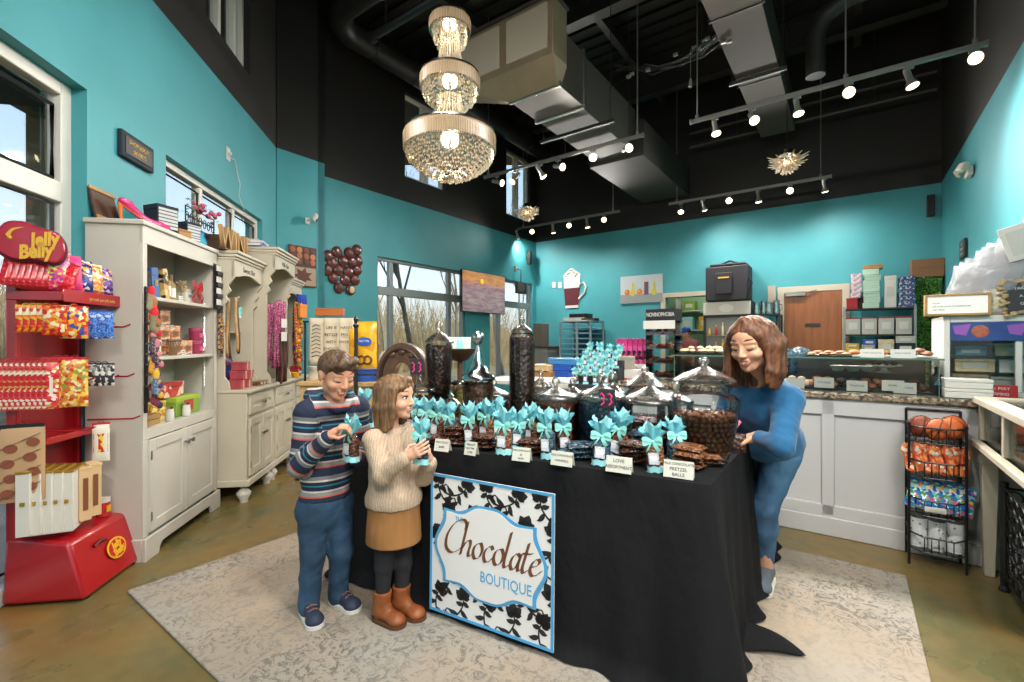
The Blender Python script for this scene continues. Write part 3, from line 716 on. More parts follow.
L7 = [(.084,.478),(.086,.49),(.07,.505),(.045,.525),(.018,.54),(.012,.55),(.02,.562),(.023,.58),(.012,.6),(.001,.605)]
jar(439,2.68,P7,L7,'tall footed glass jar of black beans with stepped lid, by the window',.455,CHOCD,'near-black beans in the tall footed jar')
P8 = [(.05,0),(.09,.02),(.118,.08),(.122,.12),(.11,.17),(.085,.2),(.08,.215)]
jar(421,2.62,P8,dome_lid(.085,.215,.045,.018),'round-bellied dark glass jar behind the girl, with pink-printed card',.17,CHOCD,'dark candies in the round-bellied jar behind the girl',fname='wrapped_candies')
jar(451,2.4,[(.05,0),(.07,.01),(.078,.06),(.06,.1),(.035,.125),(.032,.15),(.05,.165)],[(.05,.165),(.052,.17),(.03,.19),(.012,.2),(.016,.215),(.001,.225)],'small curvy glass jar with nuts below the footed jar',.08,CHOCB,'nut clusters in the small curvy jar',fname='chocolate_nuts')
jar(463,2.72,cyl_prof(.062,.24),[(.068,.24),(.07,.25),(.06,.262),(.001,.266)],'clear cylinder jar of golden candies with flat silver lid',.2,CHOCG,'golden candies in the cylinder jar behind the almonds',CHLID,'golden_candies')
jar(573,2.95,cyl_prof(.095,.13),dome_lid(.095,.13,.075,.022),'squat glass jar with tall domed lid, in the back row behind the navy candies',.1,CHOCD,'dark chocolates in the squat back-row jar behind the navy candies')
jar(613,2.85,cyl_prof(.088,.15),dome_lid(.088,.15,.09,.026),'glass jar with bell-shaped lid and ball knob, in front of the turquoise bag display',.1,CHOC,'brown chocolates in the jar with the bell-shaped lid')
jar(545,2.75,cyl_prof(.098,.14),dome_lid(.098,.14,.06,.02),'squat glass jar with low lid right behind the tallest jar',.11,CHOCD,'dark chocolates in the squat jar behind the tallest jar')
jar(645,2.62,[(.1,0),(.11,.012),(.112,.19),(.1,.21),(.09,.215),(.09,.235)],[(.105,.235),(.107,.245),(.085,.262),(.05,.29),(.02,.306),(.014,.315),(.022,.326),(.018,.342),(.001,.35)],'large clear jar nearly empty of red candies, in the back row',.05,lumps('red_candy','#5a1a1c','#8a2a2a',50),'red candies low in the large clear back-row jar',fname='red_candies')
jar(675,2.3,cyl_prof(.085,.19),dome_lid(.085,.19,.05,.02),'glass jar mostly hidden between the two biggest jars',.1,CHOC,'brown chocolates in the jar hidden between the two biggest jars')
jar(541,3.25,cyl_prof(.075,.17),dome_lid(.075,.17,.07,.02),'small far glass jar left of the stacked blue boxes',.12,CHOCB,'brown nuts in the small far jar by the blue boxes',fname='chocolate_nuts')
jar(494,2.95,cyl_prof(.1,.15),dome_lid(.1,.15,.05,.02),'low glass jar between the teardrop-lid jar and the tallest jar',.12,CHOC,'brown chocolates in the low jar between the almonds and the tallest jar')
jar(600,2.6,cyl_prof(.08,.13),dome_lid(.08,.13,.06,.02),'small glass jar tucked behind the jar of navy candies',.1,CHOCD,'dark chocolates in the small jar behind the navy candies')
# pink-printed cards on two lids
PINK = mat('pink_print','#d8387c',.5); CARDB = mat('card_black','#1b1a20',.5)
for px,Z,z,lab,rz in ((607,2.085,1.0,'small black card with two pink squiggles on the lid of the navy candy jar',-.2),(417,2.5,1.12,'small black card with pink squiggles in front of the round-bellied jar',.1)):
    c = thing('hanging_card',lab,'card',TPX(px,Z,z),rz); 
    mb = MB().box(-.036,.036,-.002,.002,-.04,.045); obj('card',mb,CARDB,c,bevel=.001)
    mb = MB()
    for s in (-1,1): mb.tube([(s * .017 - .008,-.003,-.028),(s * .017 + .004,-.003,-.014),(s * .017 - .002,-.003,0),(s * .017 + .004,-.003,.012),(s * .017 - .008,-.003,.026),(s * .017 - .012,-.003,.018)],.004,5)
    obj('pink_marks',mb,PINK,c)
    if px < 500:
        mb = MB().cyl((0,.01,-.04),(0,.02,TZ - z + .006),.003,n=6); mb.lathe([(.03,TZ - z + .006),(.03,TZ - z + .012),(.004,TZ - z + .016)],12,c=(0,.02,0)); obj('stand',mb,CHROME,c)

# gift bags with turquoise tissue
TISS = mat('tissue_turquoise','#6fc6d6',.75,var=.18,vs=18); TISS2 = mat('tissue_pale','#9adbe0',.75,var=.15,vs=22); RIB = mat('ribbon_mint','#86cfc6',.35,sheen=.3,var=.08,vs=30); TAGM = printed('tag_print',['#e6e6ea','#dadce2','#c3c6d2','#8f95a6'],260,.5)
FOILC = lumps('bag_choc','#2a1813','#6b3f27',75,.22); FOILB = lumps('bag_blue','#1d2d3a','#4b6677',70,.22); FOILM = lumps('bag_milk','#5a3521','#8a5a38',85,.25)
def tuft(seed,h=.085,r=.052,fl=.5,lobes=7):
    g = random.Random(seed); ph = [g.uniform(0,6.28) for _ in range(4)]
    def fn(a,t):
        an = 2 * PI * a; q = .012 + (r - .012) * t ** 1.25; q *= 1 + .2 * t * math.sin(lobes * an + ph[0]) + .1 * t * math.sin(11 * an + ph[1])
        zz = t * h * (.82 + .18 * math.sin(3 * an + ph[2])) + .005 * t * math.sin(9 * an + ph[3]); return (q * math.cos(an),q * math.sin(an) * fl,zz)
    mb = MB().sheet(fn,44,7); return mb
def bow(s=1.0):
    mb = MB(); wd = .011 * s
    for sg in (-1,1):
        pts = [(0,0),(.016,.012),(.034,.016),(.044,.006),(.036,-.006),(.018,-.004),(0,0)]
        def fn(a,v,sg=sg):
            c = crv(pts,4); i = min(len(c) - 1,int(a * (len(c) - 1) + .5)); p = c[i]; ww = wd * (.45 + .75 * math.sin(PI * min(1,a))); return (sg * p.x * s,-.012 - .012 * math.sin(PI * a) + (v - .5) * .004,p.y * s + (v - .5) * 2 * ww)
        mb.sheet(fn,24,2)
        mb.sheet(lambda a,v,sg=sg: (sg * (.004 + .022 * a + (v - .5) * .014) * s,-.014 - .012 * math.sin(a * 2.5),(-.045 * a + (v - .5) * .012 * sg) * s),6,2)
    mb.ball((0,-.014,0),.008 * s,8); return mb
def make_bag(seed,fm,label):
    t = thing('gift_bag',label,'gift bag')
    def body(sg):
        return lambda a,b: ((a - .5) * .078 * (1 - .55 * max(0,(b - .78) / .22) ** 1.5) * (1 + .03 * math.sin(b * 17 + seed)),sg * (.026 * (1 - abs(2 * a - 1) ** 3.5) ** .5 + .0005) * (1 - .62 * max(0,(b - .72) / .28)),.004 + b * .145)
    mb = MB().sheet(body(-1),14,14); k = len(mb.f); mb.sheet(body(1),14,14); mb.f[k:] = [tuple(reversed(f)) for f in mb.f[k:]]
    obj('cellophane_bag',mb,fm,t,smooth=180)
    def bs(sg): return lambda a,b: ((a - .5) * .083,sg * (.029 * (1 - abs(2 * a - 1) ** 4) ** .5 + .0005),.001 + b * .03 + .003 * math.sin(a * 15 + seed))
    mb = MB().sheet(bs(-1),14,3); k = len(mb.f); mb.sheet(bs(1),14,3); mb.f[k:] = [tuple(reversed(f)) for f in mb.f[k:]]; mb.box(-.04,.04,-.02,.02,0,.004)
    obj('tissue_base',mb,TISS2,t,smooth=180)
    o1 = obj('tissue_tuft',tuft(seed),TISS,t,loc=(0,0,.138),smooth=180); obj('inner_tissue',tuft(seed + 50,.112,.038,.5,4),TISS2,o1,smooth=180)
    obj('ribbon_bow',bow(),RIB,t,loc=(0,-.004,.148),smooth=180)
    mb = MB().box(-.022,.022,-.0325,-.031,.04,.098); tg = obj('tag',mb,TAGM,t)
    mb = MB().box(-.016,.016,-.0335,-.0325,.055,.083); obj('tag_panel',mb,mat('tag_white','#eceef2',.5),tg)
    return t
BAGS = [make_bag(1,FOILM,'-'),make_bag(2,FOILB,'-'),make_bag(3,FOILC,'-')]; used = set()
def bag(px,Z,kind,label,rz=0,z=TZ + .008,sc=1.0,group='turquoise-tissue gift bags on the black table',tilt=0,pos=None):
    o = BAGS[kind]
    if kind not in used: used.add(kind)
    else: o = dup(o)
    tag(o,label,'gift bag',group); o.location = pos if pos is not None else TPX(px,Z,z); o.rotation_euler = (tilt,0,RZT + rz); o.scale = (sc * rnd.uniform(.82,.94),) * 2 + (sc * rnd.uniform(.76,.88),); o.rotation_euler = (tilt + rnd.uniform(-.06,.06),rnd.uniform(-.12,.12) if pos is None else 0,RZT + rz); return o
bag(657,1.755,0,'front gift bag of milk chocolates nearest the pretzel card')
bag(676,1.86,1,'gift bag behind the one nearest the pretzel card',.5)
bag(601,1.85,1,'front gift bag of dark candies left of the second big card from the right',.1)
bag(617,1.93,2,'gift bag tucked behind the bag of dark candies',-.25,sc=1.05)
bag(549,1.945,1,'gift bag with large white tag in front of the wide brown-chocolate jar',-.1)
bag(566,2.03,2,'gift bag behind the large-tag bag by the brown-chocolate jar',.3)
bag(504,2.03,0,'front gift bag with turquoise base showing, below the tallest jar',.05)
bag(518,2.1,1,'gift bag right behind the front one below the tallest jar',.2)
bag(532,2.16,2,'gift bag with bright blue tissue right below the tallest jar',-.3,sc=1.05)
bag(472,2.16,2,'front gift bag below the teardrop-lid jar',.1)
bag(487,2.23,0,'gift bag right behind the front one below the teardrop lid',-.2,sc=1.06)
bag(497,2.34,1,'farthest gift bag between the teardrop-lid jar and the tallest jar',.3)
bag(452,2.3,1,'gift bag below the small curvy jar',.2)
bag(437,2.31,2,'gift bag just right of the girl hands',-.1)
bag(426,2.38,0,'gift bag partly behind the girl hands',.3)
bag(367,2.66,1,'gift bag between the boy and the girl',.1,sc=1.05)
bag(413,2.5,2,'gift bag behind the girl face',.1)

# flat packets in stacks
CLEAR = mat('packet_label','#9aa3ab',.25,.2,var=.2,vs=60)
def make_packet(fm):
    t = thing('candy_packet','-','candy packet'); mb = MB(); mb.pillow(.11,.085,.026,8,sharp=3); obj('clear_packet',mb,fm,t,smooth=180,rot=(R(-90),0,0),loc=(0,-.0425,.013))
    mb = MB().sheet(lambda a,b: ((a - .5) * .062,(b - .5) * .042,.0268 - .003 * ((2*a-1)**2 + (2*b-1)**2)),4,4); obj('sticker',mb,CLEAR,t); return t
PK = [make_packet(FOILC),make_packet(FOILM),make_packet(FOILB)]; pused = set()
def stack(px,Z,n,kind,where,rz=0):
    g = random.Random(px)
    for i in range(n):
        o = PK[kind]
        if kind in pused: o = dup(o)
        pused.add(kind)
        what = ['bottom','second','third','fourth','fifth'][i] if i < n - 1 else 'top'
        tag(o,'%s clear candy packet in the stack %s' % (what,where),'candy packet','candy packets stacked on the table front')
        p = TPX(px,Z,TZ + .008 + i * .022); o.location = p + TX * g.uniform(-.012,.012) + TY * g.uniform(-.01,.01); o.rotation_euler = (g.uniform(-.04,.1),g.uniform(-.06,.06),RZT + rz + g.uniform(-.3,.3))
stack(690,1.8,4,1,'behind the pretzel card'); stack(706,1.85,2,1,'at the foot of the largest jar',.5)
stack(634,1.87,4,0,'between the two front bags at the right',.1); stack(646,1.98,5,2,'in front of the wide flat-lidded jar',.2)
stack(579,1.95,3,2,'behind the middle card',.5); stack(588,2.05,2,2,'in front of the navy candy jar',.3)
stack(532,2.02,3,0,'behind the third card from the left',.4); stack(484,2.12,3,0,'behind the second card from the left',.2)
stack(455,2.2,4,0,'right of the girl, behind the first card',.4); stack(441,2.22,2,0,'nearest the girl hands',.2)

# price cards
CARD = mat('card_ivory','#c9c9be',.6); INK = mat('ink','#2b2a2c',.6)
def card(px,py,Z,wd,ht,lines,label,rz=0):
    p = TPX(px,Z,TZ + .008); c = thing('price_card',label,'card',p,RZT + rz,'price cards along the table front',rot=(R(-14),0,RZT + rz))
    mb = MB().box(-wd/2,wd/2,0,.002,0,ht); obj('card_face',mb,CARD,c,bevel=.0006)
    mb = MB(); mb.add([(-wd/2,.002,ht),(wd/2,.002,ht),(wd/2,.03,0.008),(-wd/2,.03,.008),(-wd/2,.003,ht - .002),(wd/2,.003,ht - .002),(wd/2,.031,.008),(-wd/2,.031,.008)],[(0,1,2,3),(7,6,5,4),(0,4,5,1),(2,6,7,3)]); obj('card_back',mb,CARD,c)
    for i,(s,z,sz) in enumerate(lines): text(s,sz,INK,c,(0,-.0006,ht * z),ext=.0003)
card(678,470,1.665,.104,.062,[('MILK CHOCOLATE',.8,.0125),('PRETZEL',.5,.016),('BALLS',.2,.016)],'front price card reading PRETZEL at the right end of the table')
card(618,463,1.735,.098,.06,[('LOVE',.72,.018),('ASSORTMENT',.34,.016)],'front price card second from the right end')
card(561,455,1.83,.092,.056,[('MILK CHOCOLATE',.72,.011),('CARAMELS',.36,.012)],'front price card below the large-tag gift bag')
card(520.5,449.5,1.9,.08,.056,[('DARK CHOCOLATE',.78,.0092),('&',.48,.012),('NUTS',.2,.0095)],'front price card below the tallest jar',.1)
card(469.5,441.5,2.0,.06,.058,[('PEANUT',.78,.011),('BUTTER',.5,.011),('CUPS',.22,.011)],'front price card below the teardrop-lid jar')
card(441,439,2.07,.076,.054,[('MILK CHOC',.74,.012),('BARS',.36,.013)],'leftmost front price card, beside the girl',.1)
# PEOPLE
def skin(name,col):
    m,nt,b = base(name); vec = coords(nt); n = nn(nt,'TexNoise',Scale=25,Detail=3); nt.links.new(vec,n.inputs['Vector'])
    c = lin(col); r = ramp(nt,[(.3,tuple(x * .93 for x in c[:3]) + (1,)),(.7,(min(1,c[0] * 1.06),c[1] * 1.0,c[2] * .98,1))]); nt.links.new(n.outputs['Fac'],r.inputs['Fac']); nt.links.new(r.outputs['Color'],b.inputs['Base Color'])
    b.inputs['Roughness'].default_value = .5; b.inputs['Subsurface Weight'].default_value = .12; b.inputs['Subsurface Radius'].default_value = (.012,.005,.003); return m
def hairm(name,c0,c1,sc=(90,90,7)):
    m,nt,b = base(name); vec = coords(nt,sc); n = nn(nt,'TexNoise',Scale=1,Detail=5); nt.links.new(vec,n.inputs['Vector'])
    r = ramp(nt,[(.32,c0),(.7,c1)]); nt.links.new(n.outputs['Fac'],r.inputs['Fac']); nt.links.new(r.outputs['Color'],b.inputs['Base Color']); b.inputs['Roughness'].default_value = .58
    bp = nn(nt,'Bump',Strength=.6,Distance=.004); nt.links.new(n.outputs['Fac'],bp.inputs['Height']); nt.links.new(bp.outputs['Normal'],b.inputs['Normal']); return m
SK_B = skin('skin_boy','#d9a184'); SK_G = skin('skin_girl','#dcab90'); SK_W = skin('skin_woman','#d8a587')
LIP = mat('lip','#b3625a',.4); LASH = mat('lash','#3a241a',.6); TEETH = mat('teeth','#eee8de',.3); EYEW = mat('eye_white','#e8e4df',.25); IRIS = mat('iris','#3d2a1e',.2)
DENIM = mat('denim','#26435c',.8,var=.45,vs=7,bump=.3,bs=300,stretch=(1,1,.55)); DENIM2 = mat('denim_light','#41698c',.8,var=.4,vs=8,bump=.3,bs=300,stretch=(1,1,.5))
def frame(o,f,up=(0,0,1),s=1.0):
    """columns: the person's right, forward, up"""
    f = Vector(f).normalized(); r = f.cross(Vector(up)).normalized(); u = r.cross(f).normalized()
    M = Matrix((r,f,u)).transposed().to_4x4(); return Matrix.Translation(Vector(o)) @ M @ Matrix.Scale(s,4)
def head_prims(M,fem=0.0,nose=1.0,lids=True,smile=0.0):
    P = [(ell((0,-.06,.14),(.345,.415,.36)),.0),(ell((0,.07,-.1),(.28 - .02 * fem,.285,.36)),.06),(cap_((-.07,.2,-.385),(.07,.2,-.385),.085 - .01 * fem),.08),(cap_((0,.25,-.41),(0,.26,-.42),.06),.06),
         (cap_((-.17,.02,-.28),(.17,.02,-.28),.1),.08),
         (cap_((0,.335,.03),(0,.405,-.14),.03,.048 * nose),.03),(cap_((-.045,.375,-.155),(.045,.375,-.155),.032),.02),
         (cap_((.06,.315,.095),(.2,.265,.085),.035),.04),(cap_((-.06,.315,.095),(-.2,.265,.085),.035),.04),
         (cap_((-.075,.325,-.245),(.075,.325,-.245),.028),.02),(cap_((-.06,.322,-.295),(.06,.322,-.295),.03),.02)]
    for s in (-1,1):
        P += [(ell((s * .165,.2,-.16 + .02 * smile),(.115,.12,.1)),.06),(ell((s * .335,-.06,-.03),(.035,.085,.125)),.015),(ell((s * .355,-.075,.02),(.03,.07,.075)),.01)]
        if lids: P += [(cap_((s * .1,.285,-.002),(s * .18,.262,-.004),.052),.015)]
    return [(xf([p],M)[0],k * M.to_3x3().col[0].length) for p,k in P]
def face_parts(M,par,brow,smile=.5,teeth=False,lids=True,look=(0,0),brow_z=.135):
    def put(nm,mb,m): o = obj(nm,mb,m,par,smooth=60); return o
    Y = lambda p: M @ Vector(p)
    sc = M.to_3x3().col[0].length
    for s in (-1,1):
        mb = MB().tube([Y((s * .055,.345,brow_z - .015)),Y((s * .12,.33,brow_z + .012)),Y((s * .19,.285,brow_z + .006)),Y((s * .225,.245,brow_z - .02))],[sc * .012,sc * .018,sc * .015,sc * .006],6); put('eyebrow',mb,brow)
        if lids:
            mb = MB().tube([Y((s * .065,.322,-.018)),Y((s * .105,.333,-.04)),Y((s * .15,.322,-.045)),Y((s * .19,.29,-.028)),Y((s * .215,.262,-.008))],[sc * .007,sc * .013,sc * .015,sc * .013,sc * .006],6); put('eyelash',mb,LASH)
        else:
            mb = MB().ball(Y((s * .135,.262,.0)),sc * .062,14); e = put('eye',mb,EYEW)
            mb = MB().ball(Y((s * .135 + look[0],.298,look[1])),sc * .036,12); obj('iris',mb,IRIS,e,smooth=60)
            mb = MB().tube([Y((s * .06,.318,.0)),Y((s * .09,.332,.03)),Y((s * .14,.328,.044)),Y((s * .19,.292,.03)),Y((s * .215,.262,.002))],[sc * .008,sc * .015,sc * .017,sc * .015,sc * .006],6); put('eyelash',mb,LASH)
    w = .1 + .04 * smile; c = .045 * smile
    mb = MB(); up = [(-w,.305 - .02,-.262 + c),(-w * .5,.345,-.252 + c * .2),(0,.356,-.252),(w * .5,.345,-.252 + c * .2),(w,.285,-.262 + c)]
    lo = [(-w,.285,-.264 + c),(-w * .5,.34,-.295 - (.03 if teeth else 0) + c * .1),(0,.352,-.305 - (.035 if teeth else 0)),(w * .5,.34,-.295 - (.03 if teeth else 0) + c * .1),(w,.285,-.264 + c)]
    mb.tube([Y(p) for p in up],[sc * q for q in (.005,.01,.011,.01,.005)],6); mb.tube([Y(p) for p in lo],[sc * q for q in (.005,.012,.015,.012,.005)],6); put('lips',mb,LIP)
    if teeth:
        mb = MB(); f = lambda a,b: Y((( a - .5) * 1.7 * w,.352 - .05 * (2 * a - 1) ** 2,-.258 - .045 * b + c * .9 * (2 * a - 1) ** 2)); mb.sheet(f,10,2); put('teeth',mb,TEETH)
def hand_prims(W0,fwd,palm,L,side,curl=(.5,.7,.5),thumb=.5,spread=.05):
    """W0 wrist, fwd towards the knuckles, palm = way the palm looks, side = +1 thumb on fwd x palm"""
    f = Vector(fwd).normalized(); n = -Vector(palm).normalized(); n = (n - f * n.dot(f)).normalized(); t = n.cross(f) * side
    M = Matrix((f,t,n)).transposed(); at_ = lambda x,y,z: Vector(W0) + M @ (Vector((x,y,z)) * L)
    P = [(ell(at_(.29,0,0),Vector((.26,.2,.085)) * L,M.copy()),.006),(cap_(at_(-.05,0,0),at_(.2,0,0),.13 * L,.14 * L),.01),(cap_(at_(.48,.14,0),at_(.47,-.14,0),.07 * L),.006)]
    for i,ln in enumerate((.93,1.05,.98,.78)):
        y = .15 - .1 * i; p = at_(.5,y * 1.05,0); a = 0; fan = (1.5 - i) * spread
        for sgm,(l,r0,r1) in enumerate(((.22,.05,.047),(.15,.047,.043),(.115,.043,.037))):
            a += curl[sgm] * (1 + .12 * (i - 1.5) * .5); d = Vector((math.cos(a),fan,-math.sin(a))); q = p + M @ (d * l * ln * L); P.append((cap_(p,q,r0 * L,r1 * L),.0015)); p = q
    p = at_(.1,.15,-.03); q = at_(.27,.3 - .06 * thumb,-.1 - .12 * thumb); r = at_(.45,.3 - .2 * thumb,-.16 - .16 * thumb)
    P += [(cap_(at_(.08,.08,-.01),p,.075 * L,.07 * L),.008),(cap_(p,q,.066 * L,.054 * L),.004),(cap_(q,r,.054 * L,.042 * L),.002)]
    return P
def shoe_prims(heel,toe,L,r,h=.05):
    heel,toe = Vector(heel),Vector(toe); d = (toe - heel).normalized(); s = Vector((d.y,-d.x,0)); up = Vector((0,0,1)); P = []
    P += [(cap_(heel + up * (r * .9),heel + d * L * .75 + up * (r * .72),r * .95,r * .85),.01),(ell(heel + d * L * .78 + up * r * .62,(r * 1.15,r * 1.15,r * .72)),.015),(cap_(heel + up * h * .7,heel + d * L * .3 + up * (h * .9),r * .85,r * .75),.015)]
    return P
def sole_mesh(heel,toe,L,r,t=.016):
    heel,toe = Vector(heel),Vector(toe); d = (toe - heel).normalized(); s = Vector((-d.y,d.x,0)); pts = []
    for a in np.linspace(-90,90,9): a = R(a); p = heel + d * (L * .78 + r * 1.25 * math.cos(a)) + s * r * 1.2 * math.sin(a); pts.append((p.x,p.y))
    for a in np.linspace(90,270,9): a = R(a); p = heel + d * (r * 1.05 * math.cos(a)) + s * r * 1.02 * math.sin(a); pts.append((p.x,p.y))
    mb = MB().prism(pts,t,axis='z',o=.013); return mb
def ellM(c,r,M): return ell(c,r,M.to_3x3().normalized())
GZ = .0125    # top of the rug

# BOY
def build_boy():
    f = Vector((.72,-.69,0)); pel = at(325,500,2.17); chest = at(329,442,2.16); nk = at(333,397,2.14)
    B = frame((0,0,0),f); rgt = B.to_3x3().col[0]; hc = at(337,375,2.105); hf = Vector((.74,-.6,-.3))
    HM = frame(hc,hf,(.1,-.05,1),.208)
    shR = nk + rgt * .118 + Vector((0,0,-.06)); shL = nk - rgt * .118 + Vector((0,0,-.06))
    elR = at(299,467,2.03); wrR = at(330,436,1.97); elL = at(364,455,2.25); wrL = at(357,459,2.09)
    hp = [pel + rgt * .062 + Vector((0,0,-.02)),pel - rgt * .062 + Vector((0,0,-.02))]
    kn = [at(313,552,2.12),at(341,551,2.19)]; hl = [ground(307,613,GZ),ground(336,602,GZ)]; te = [ground(319,632,GZ),ground(359,613,GZ)]
    an = [hl[0] + Vector((.012,-.01,.065)),hl[1] + Vector((.012,-.006,.065))]
    body = head_prims(HM,0,.9,True,.8) + [(cap_(nk + Vector((0,0,-.03)),hc + Vector((-.02,.015,-.04)),.043,.042),.02)]
    body += [(ellM(chest,(.105,.07,.12),B),.03),(ellM(pel,(.1,.075,.1),B),.04),(cap_(chest,pel,.07,.075),.04),(cap_(shR,shL,.045),.03)]
    for s,e,w in ((shR,elR,wrR),(shL,elL,wrL)): body += [(cap_(s,e,.036,.03),.02),(cap_(e,w,.03,.022),.01)]
    for i in (0,1): body += [(cap_(hp[i],kn[i],.055,.042),.03),(cap_(kn[i],an[i],.04,.026),.015),(cap_(an[i],hl[i] + Vector((0,0,.03)),.026,.03),.01),(cap_(hl[i] + Vector((0,0,.03)),hl[i] + (te[i] - hl[i]) * .7 + Vector((0,0,.026)),.03,.022),.01)]
    body += hand_prims(wrR,at(343,425,1.965) - wrR,(.35,.3,-1),.125,-1,(.75,.9,.6),.8)
    body += hand_prims(wrL,at(346,457,2.0) - wrL,(-.1,-.2,1),.125,-1,(.45,.8,.6),.6)
    p = sdf_obj('person',body,SK_B,h=.0034,sm=1); tag(p,'young boy in a striped hooded sweater and jeans, holding a gift bag and smiling down','person')
    face_parts(HM,p,mat('brow_boy','#6a4a34',.7),.9,True)
    # hair
    H = [(xf([ell((0,-.075,.15),(.375,.445,.385))],HM)[0],0),(xf([cap_((-.2,.22,.4),(.16,.33,.33),.1,.1)],HM)[0],.012),(xf([cap_((-.26,.1,.34),(-.22,.27,.26),.07)],HM)[0],.01),(xf([cap_((.1,.3,.36),(.27,.2,.25),.085,.06)],HM)[0],.01),(xf([cap_((0,.1,.5),(.1,.3,.42),.07)],HM)[0],.012)]
    N = xf([ell((0,.46,-.16),(.42,.32,.4)),ell((0,-.1,-.66),(.6,.7,.42)),ell((.37,.0,-.1),(.13,.16,.2)),ell((-.37,.0,-.1),(.13,.16,.2)),ell((.3,.3,-.1),(.14,.2,.3)),ell((-.3,.3,-.1),(.14,.2,.3))],HM)
    sdf_obj('hair',H,hairm('hair_boy','#33241a','#6b4c33',(70,70,30)),p,N,h=.0034,kn=.008,sm=1,wobble=[(.0022,45,3,6,(1,1,.35)),(.0015,110,5,6,(1,1,.3))])
    # hooded sweater with bands: the band attribute runs down the trunk and along the arms
    hem = at(325,498,2.15).z
    S = [(ellM(chest,(.128,.092,.125),B),0),(ellM((chest + pel) / 2,(.122,.09,.12),B),.04),(ellM(pel + Vector((0,0,.01)),(.122,.096,.085),B),.04),(cap_(shR,shL,.055),.03),(ellM(nk + Vector((0,0,-.04)),(.07,.062,.05),B),.02)]
    arms = ((shR,elR,wrR),(shL,elL,wrL))
    for s,e,w in arms: S += [(cap_(s,e,.05,.046),.02),(cap_(e,e + (w - e) * .86,.045,.036),.012),(cap_(e + (w - e) * .86,e + (w - e) * .93,.036,.034),.004)]
    hd = [(nk + B.to_3x3() @ Vector(q)) for q in ((.06,.03,-.02),(.085,-.02,.0),(.065,-.075,.005),(0,-.1,.0),(-.065,-.075,.005),(-.085,-.02,.0),(-.06,.03,-.02),(-.02,.075,-.045),(.02,.075,-.045),(.06,.03,-.02))]
    S += [(c,.012) for c in chain(hd,[.022,.026,.034,.04,.034,.026,.022,.016,.016,.022])]
    neg = [cap_(nk + Vector((0,0,.0)) + f * .02,hc,.048,.05)]
    def band(V):
        out = V[:,2] - hem; X = V.astype(np.float32); best = np.minimum(*(pd(cap_(chest,pel,.09,.1),X),pd(cap_(shR,shL,.05),X)))
        for s,e,w in arms:
            for a,b,l0 in ((s,e,0),(e,w,(e - s).length)):
                a_,b_ = np.array(a),np.array(b); h_ = np.clip(((V - a_) @ (b_ - a_)) / ((b_ - a_) @ (b_ - a_)),0,1); d = np.linalg.norm(V - a_ - h_[:,None] * (b_ - a_),axis=1) - .045
                m = d < best + .006; out = np.where(m,(s.z - hem) - (l0 + h_ * (b - a).length),out); best = np.where(m,d,best)
        return out
    m,nt,b = base('boy_stripes'); a = nn(nt,'Attribute',attribute_name='band'); mu = nn(nt,'Math',operation='MULTIPLY'); mu.inputs[1].default_value = 1 / .135; ad = nn(nt,'Math',operation='ADD'); ad.inputs[1].default_value = 4.03; fr = nn(nt,'Math',operation='FRACT')
    nt.links.new(a.outputs['Fac'],mu.inputs[0]); nt.links.new(mu.outputs[0],ad.inputs[0]); nt.links.new(ad.outputs[0],fr.inputs[0])
    ww = [('#1d2740',.21),('#c9563f',.05),('#8b8a8a',.12),('#c9c2b6',.06),('#1d2740',.14),('#2f7f93',.05),('#1d2740',.12),('#c9c2b6',.06),('#77787c',.12),('#1d2740',.07)]; pos = 0; st = []
    for c,w_ in ww: st.append((pos,c)); pos += w_
    r = ramp(nt,st,'CONSTANT'); nt.links.new(fr.outputs[0],r.inputs['Fac'])
    v2 = coords(nt); n2 = nn(nt,'TexNoise',Scale=160,Detail=2); nt.links.new(v2,n2.inputs['Vector']); mx = nn(nt,'Mix',data_type='RGBA',blend_type='OVERLAY'); mx.inputs['Factor'].default_value = .3; nt.links.new(r.outputs['Color'],mx.inputs['A']); nt.links.new(n2.outputs['Fac'],mx.inputs['B'])
    nt.links.new(mx.outputs['Result'],b.inputs['Base Color']); b.inputs['Roughness'].default_value = .85; add_bump(nt,b,v2,200,.25)
    sdf_obj('striped_sweater',S,m,p,neg,h=.0042,sm=2,planes=[((0,0,-1),-hem)],wobble=[(.0035,9,4,6,(1,1,.6)),(.0015,22,9)],attrs={'band': band})
    J = [(ellM(pel + Vector((0,0,-.02)),(.118,.096,.125),B),0)]
    for i in (0,1): J += [(cap_(hp[i],kn[i],.068,.053),.025),(cap_(kn[i],an[i] + Vector((0,0,-.012)),.053,.044),.02),(cap_(an[i] + Vector((0,0,.01)),an[i] + Vector((.008,-.01,-.025)),.044,.046),.006)]
    sdf_obj('jeans',J,DENIM,p,h=.0042,sm=2,wobble=[(.0045,11,2,6,(.6,.6,1)),(.0028,24,7,6,(.4,.4,1))],planes=[((0,0,1),hem + .03)])
    for i in (0,1):
        sh = sdf_obj('shoe',shoe_prims(hl[i] + Vector((0,0,.012)),te[i],.155,.034,.055),mat('shoe_navy','#283247',.7,var=.2,vs=40),p,h=.0034)
        obj('sole',sole_mesh(hl[i],te[i],.155,.034),mat('sole_white','#d9d6cf',.6),sh)
        d = (te[i] - hl[i]).normalized(); mb = MB(); s_ = Vector((-d.y,d.x,0))
        for q in range(3): c = hl[i] + d * (.075 + .022 * q) + Vector((0,0,.064 - .008 * q)); mb.tube([c - s_ * .022,c + Vector((0,0,.006)),c + s_ * .022],.0032,5)
        obj('lace',mb,mat('lace_brown','#8a5a44',.7),sh)
    return p
build_boy()
bag(352,2.005,2,'gift bag held in both hands by the boy',-.15,sc=.95,group=None,pos=at(351.5,461,2.005))

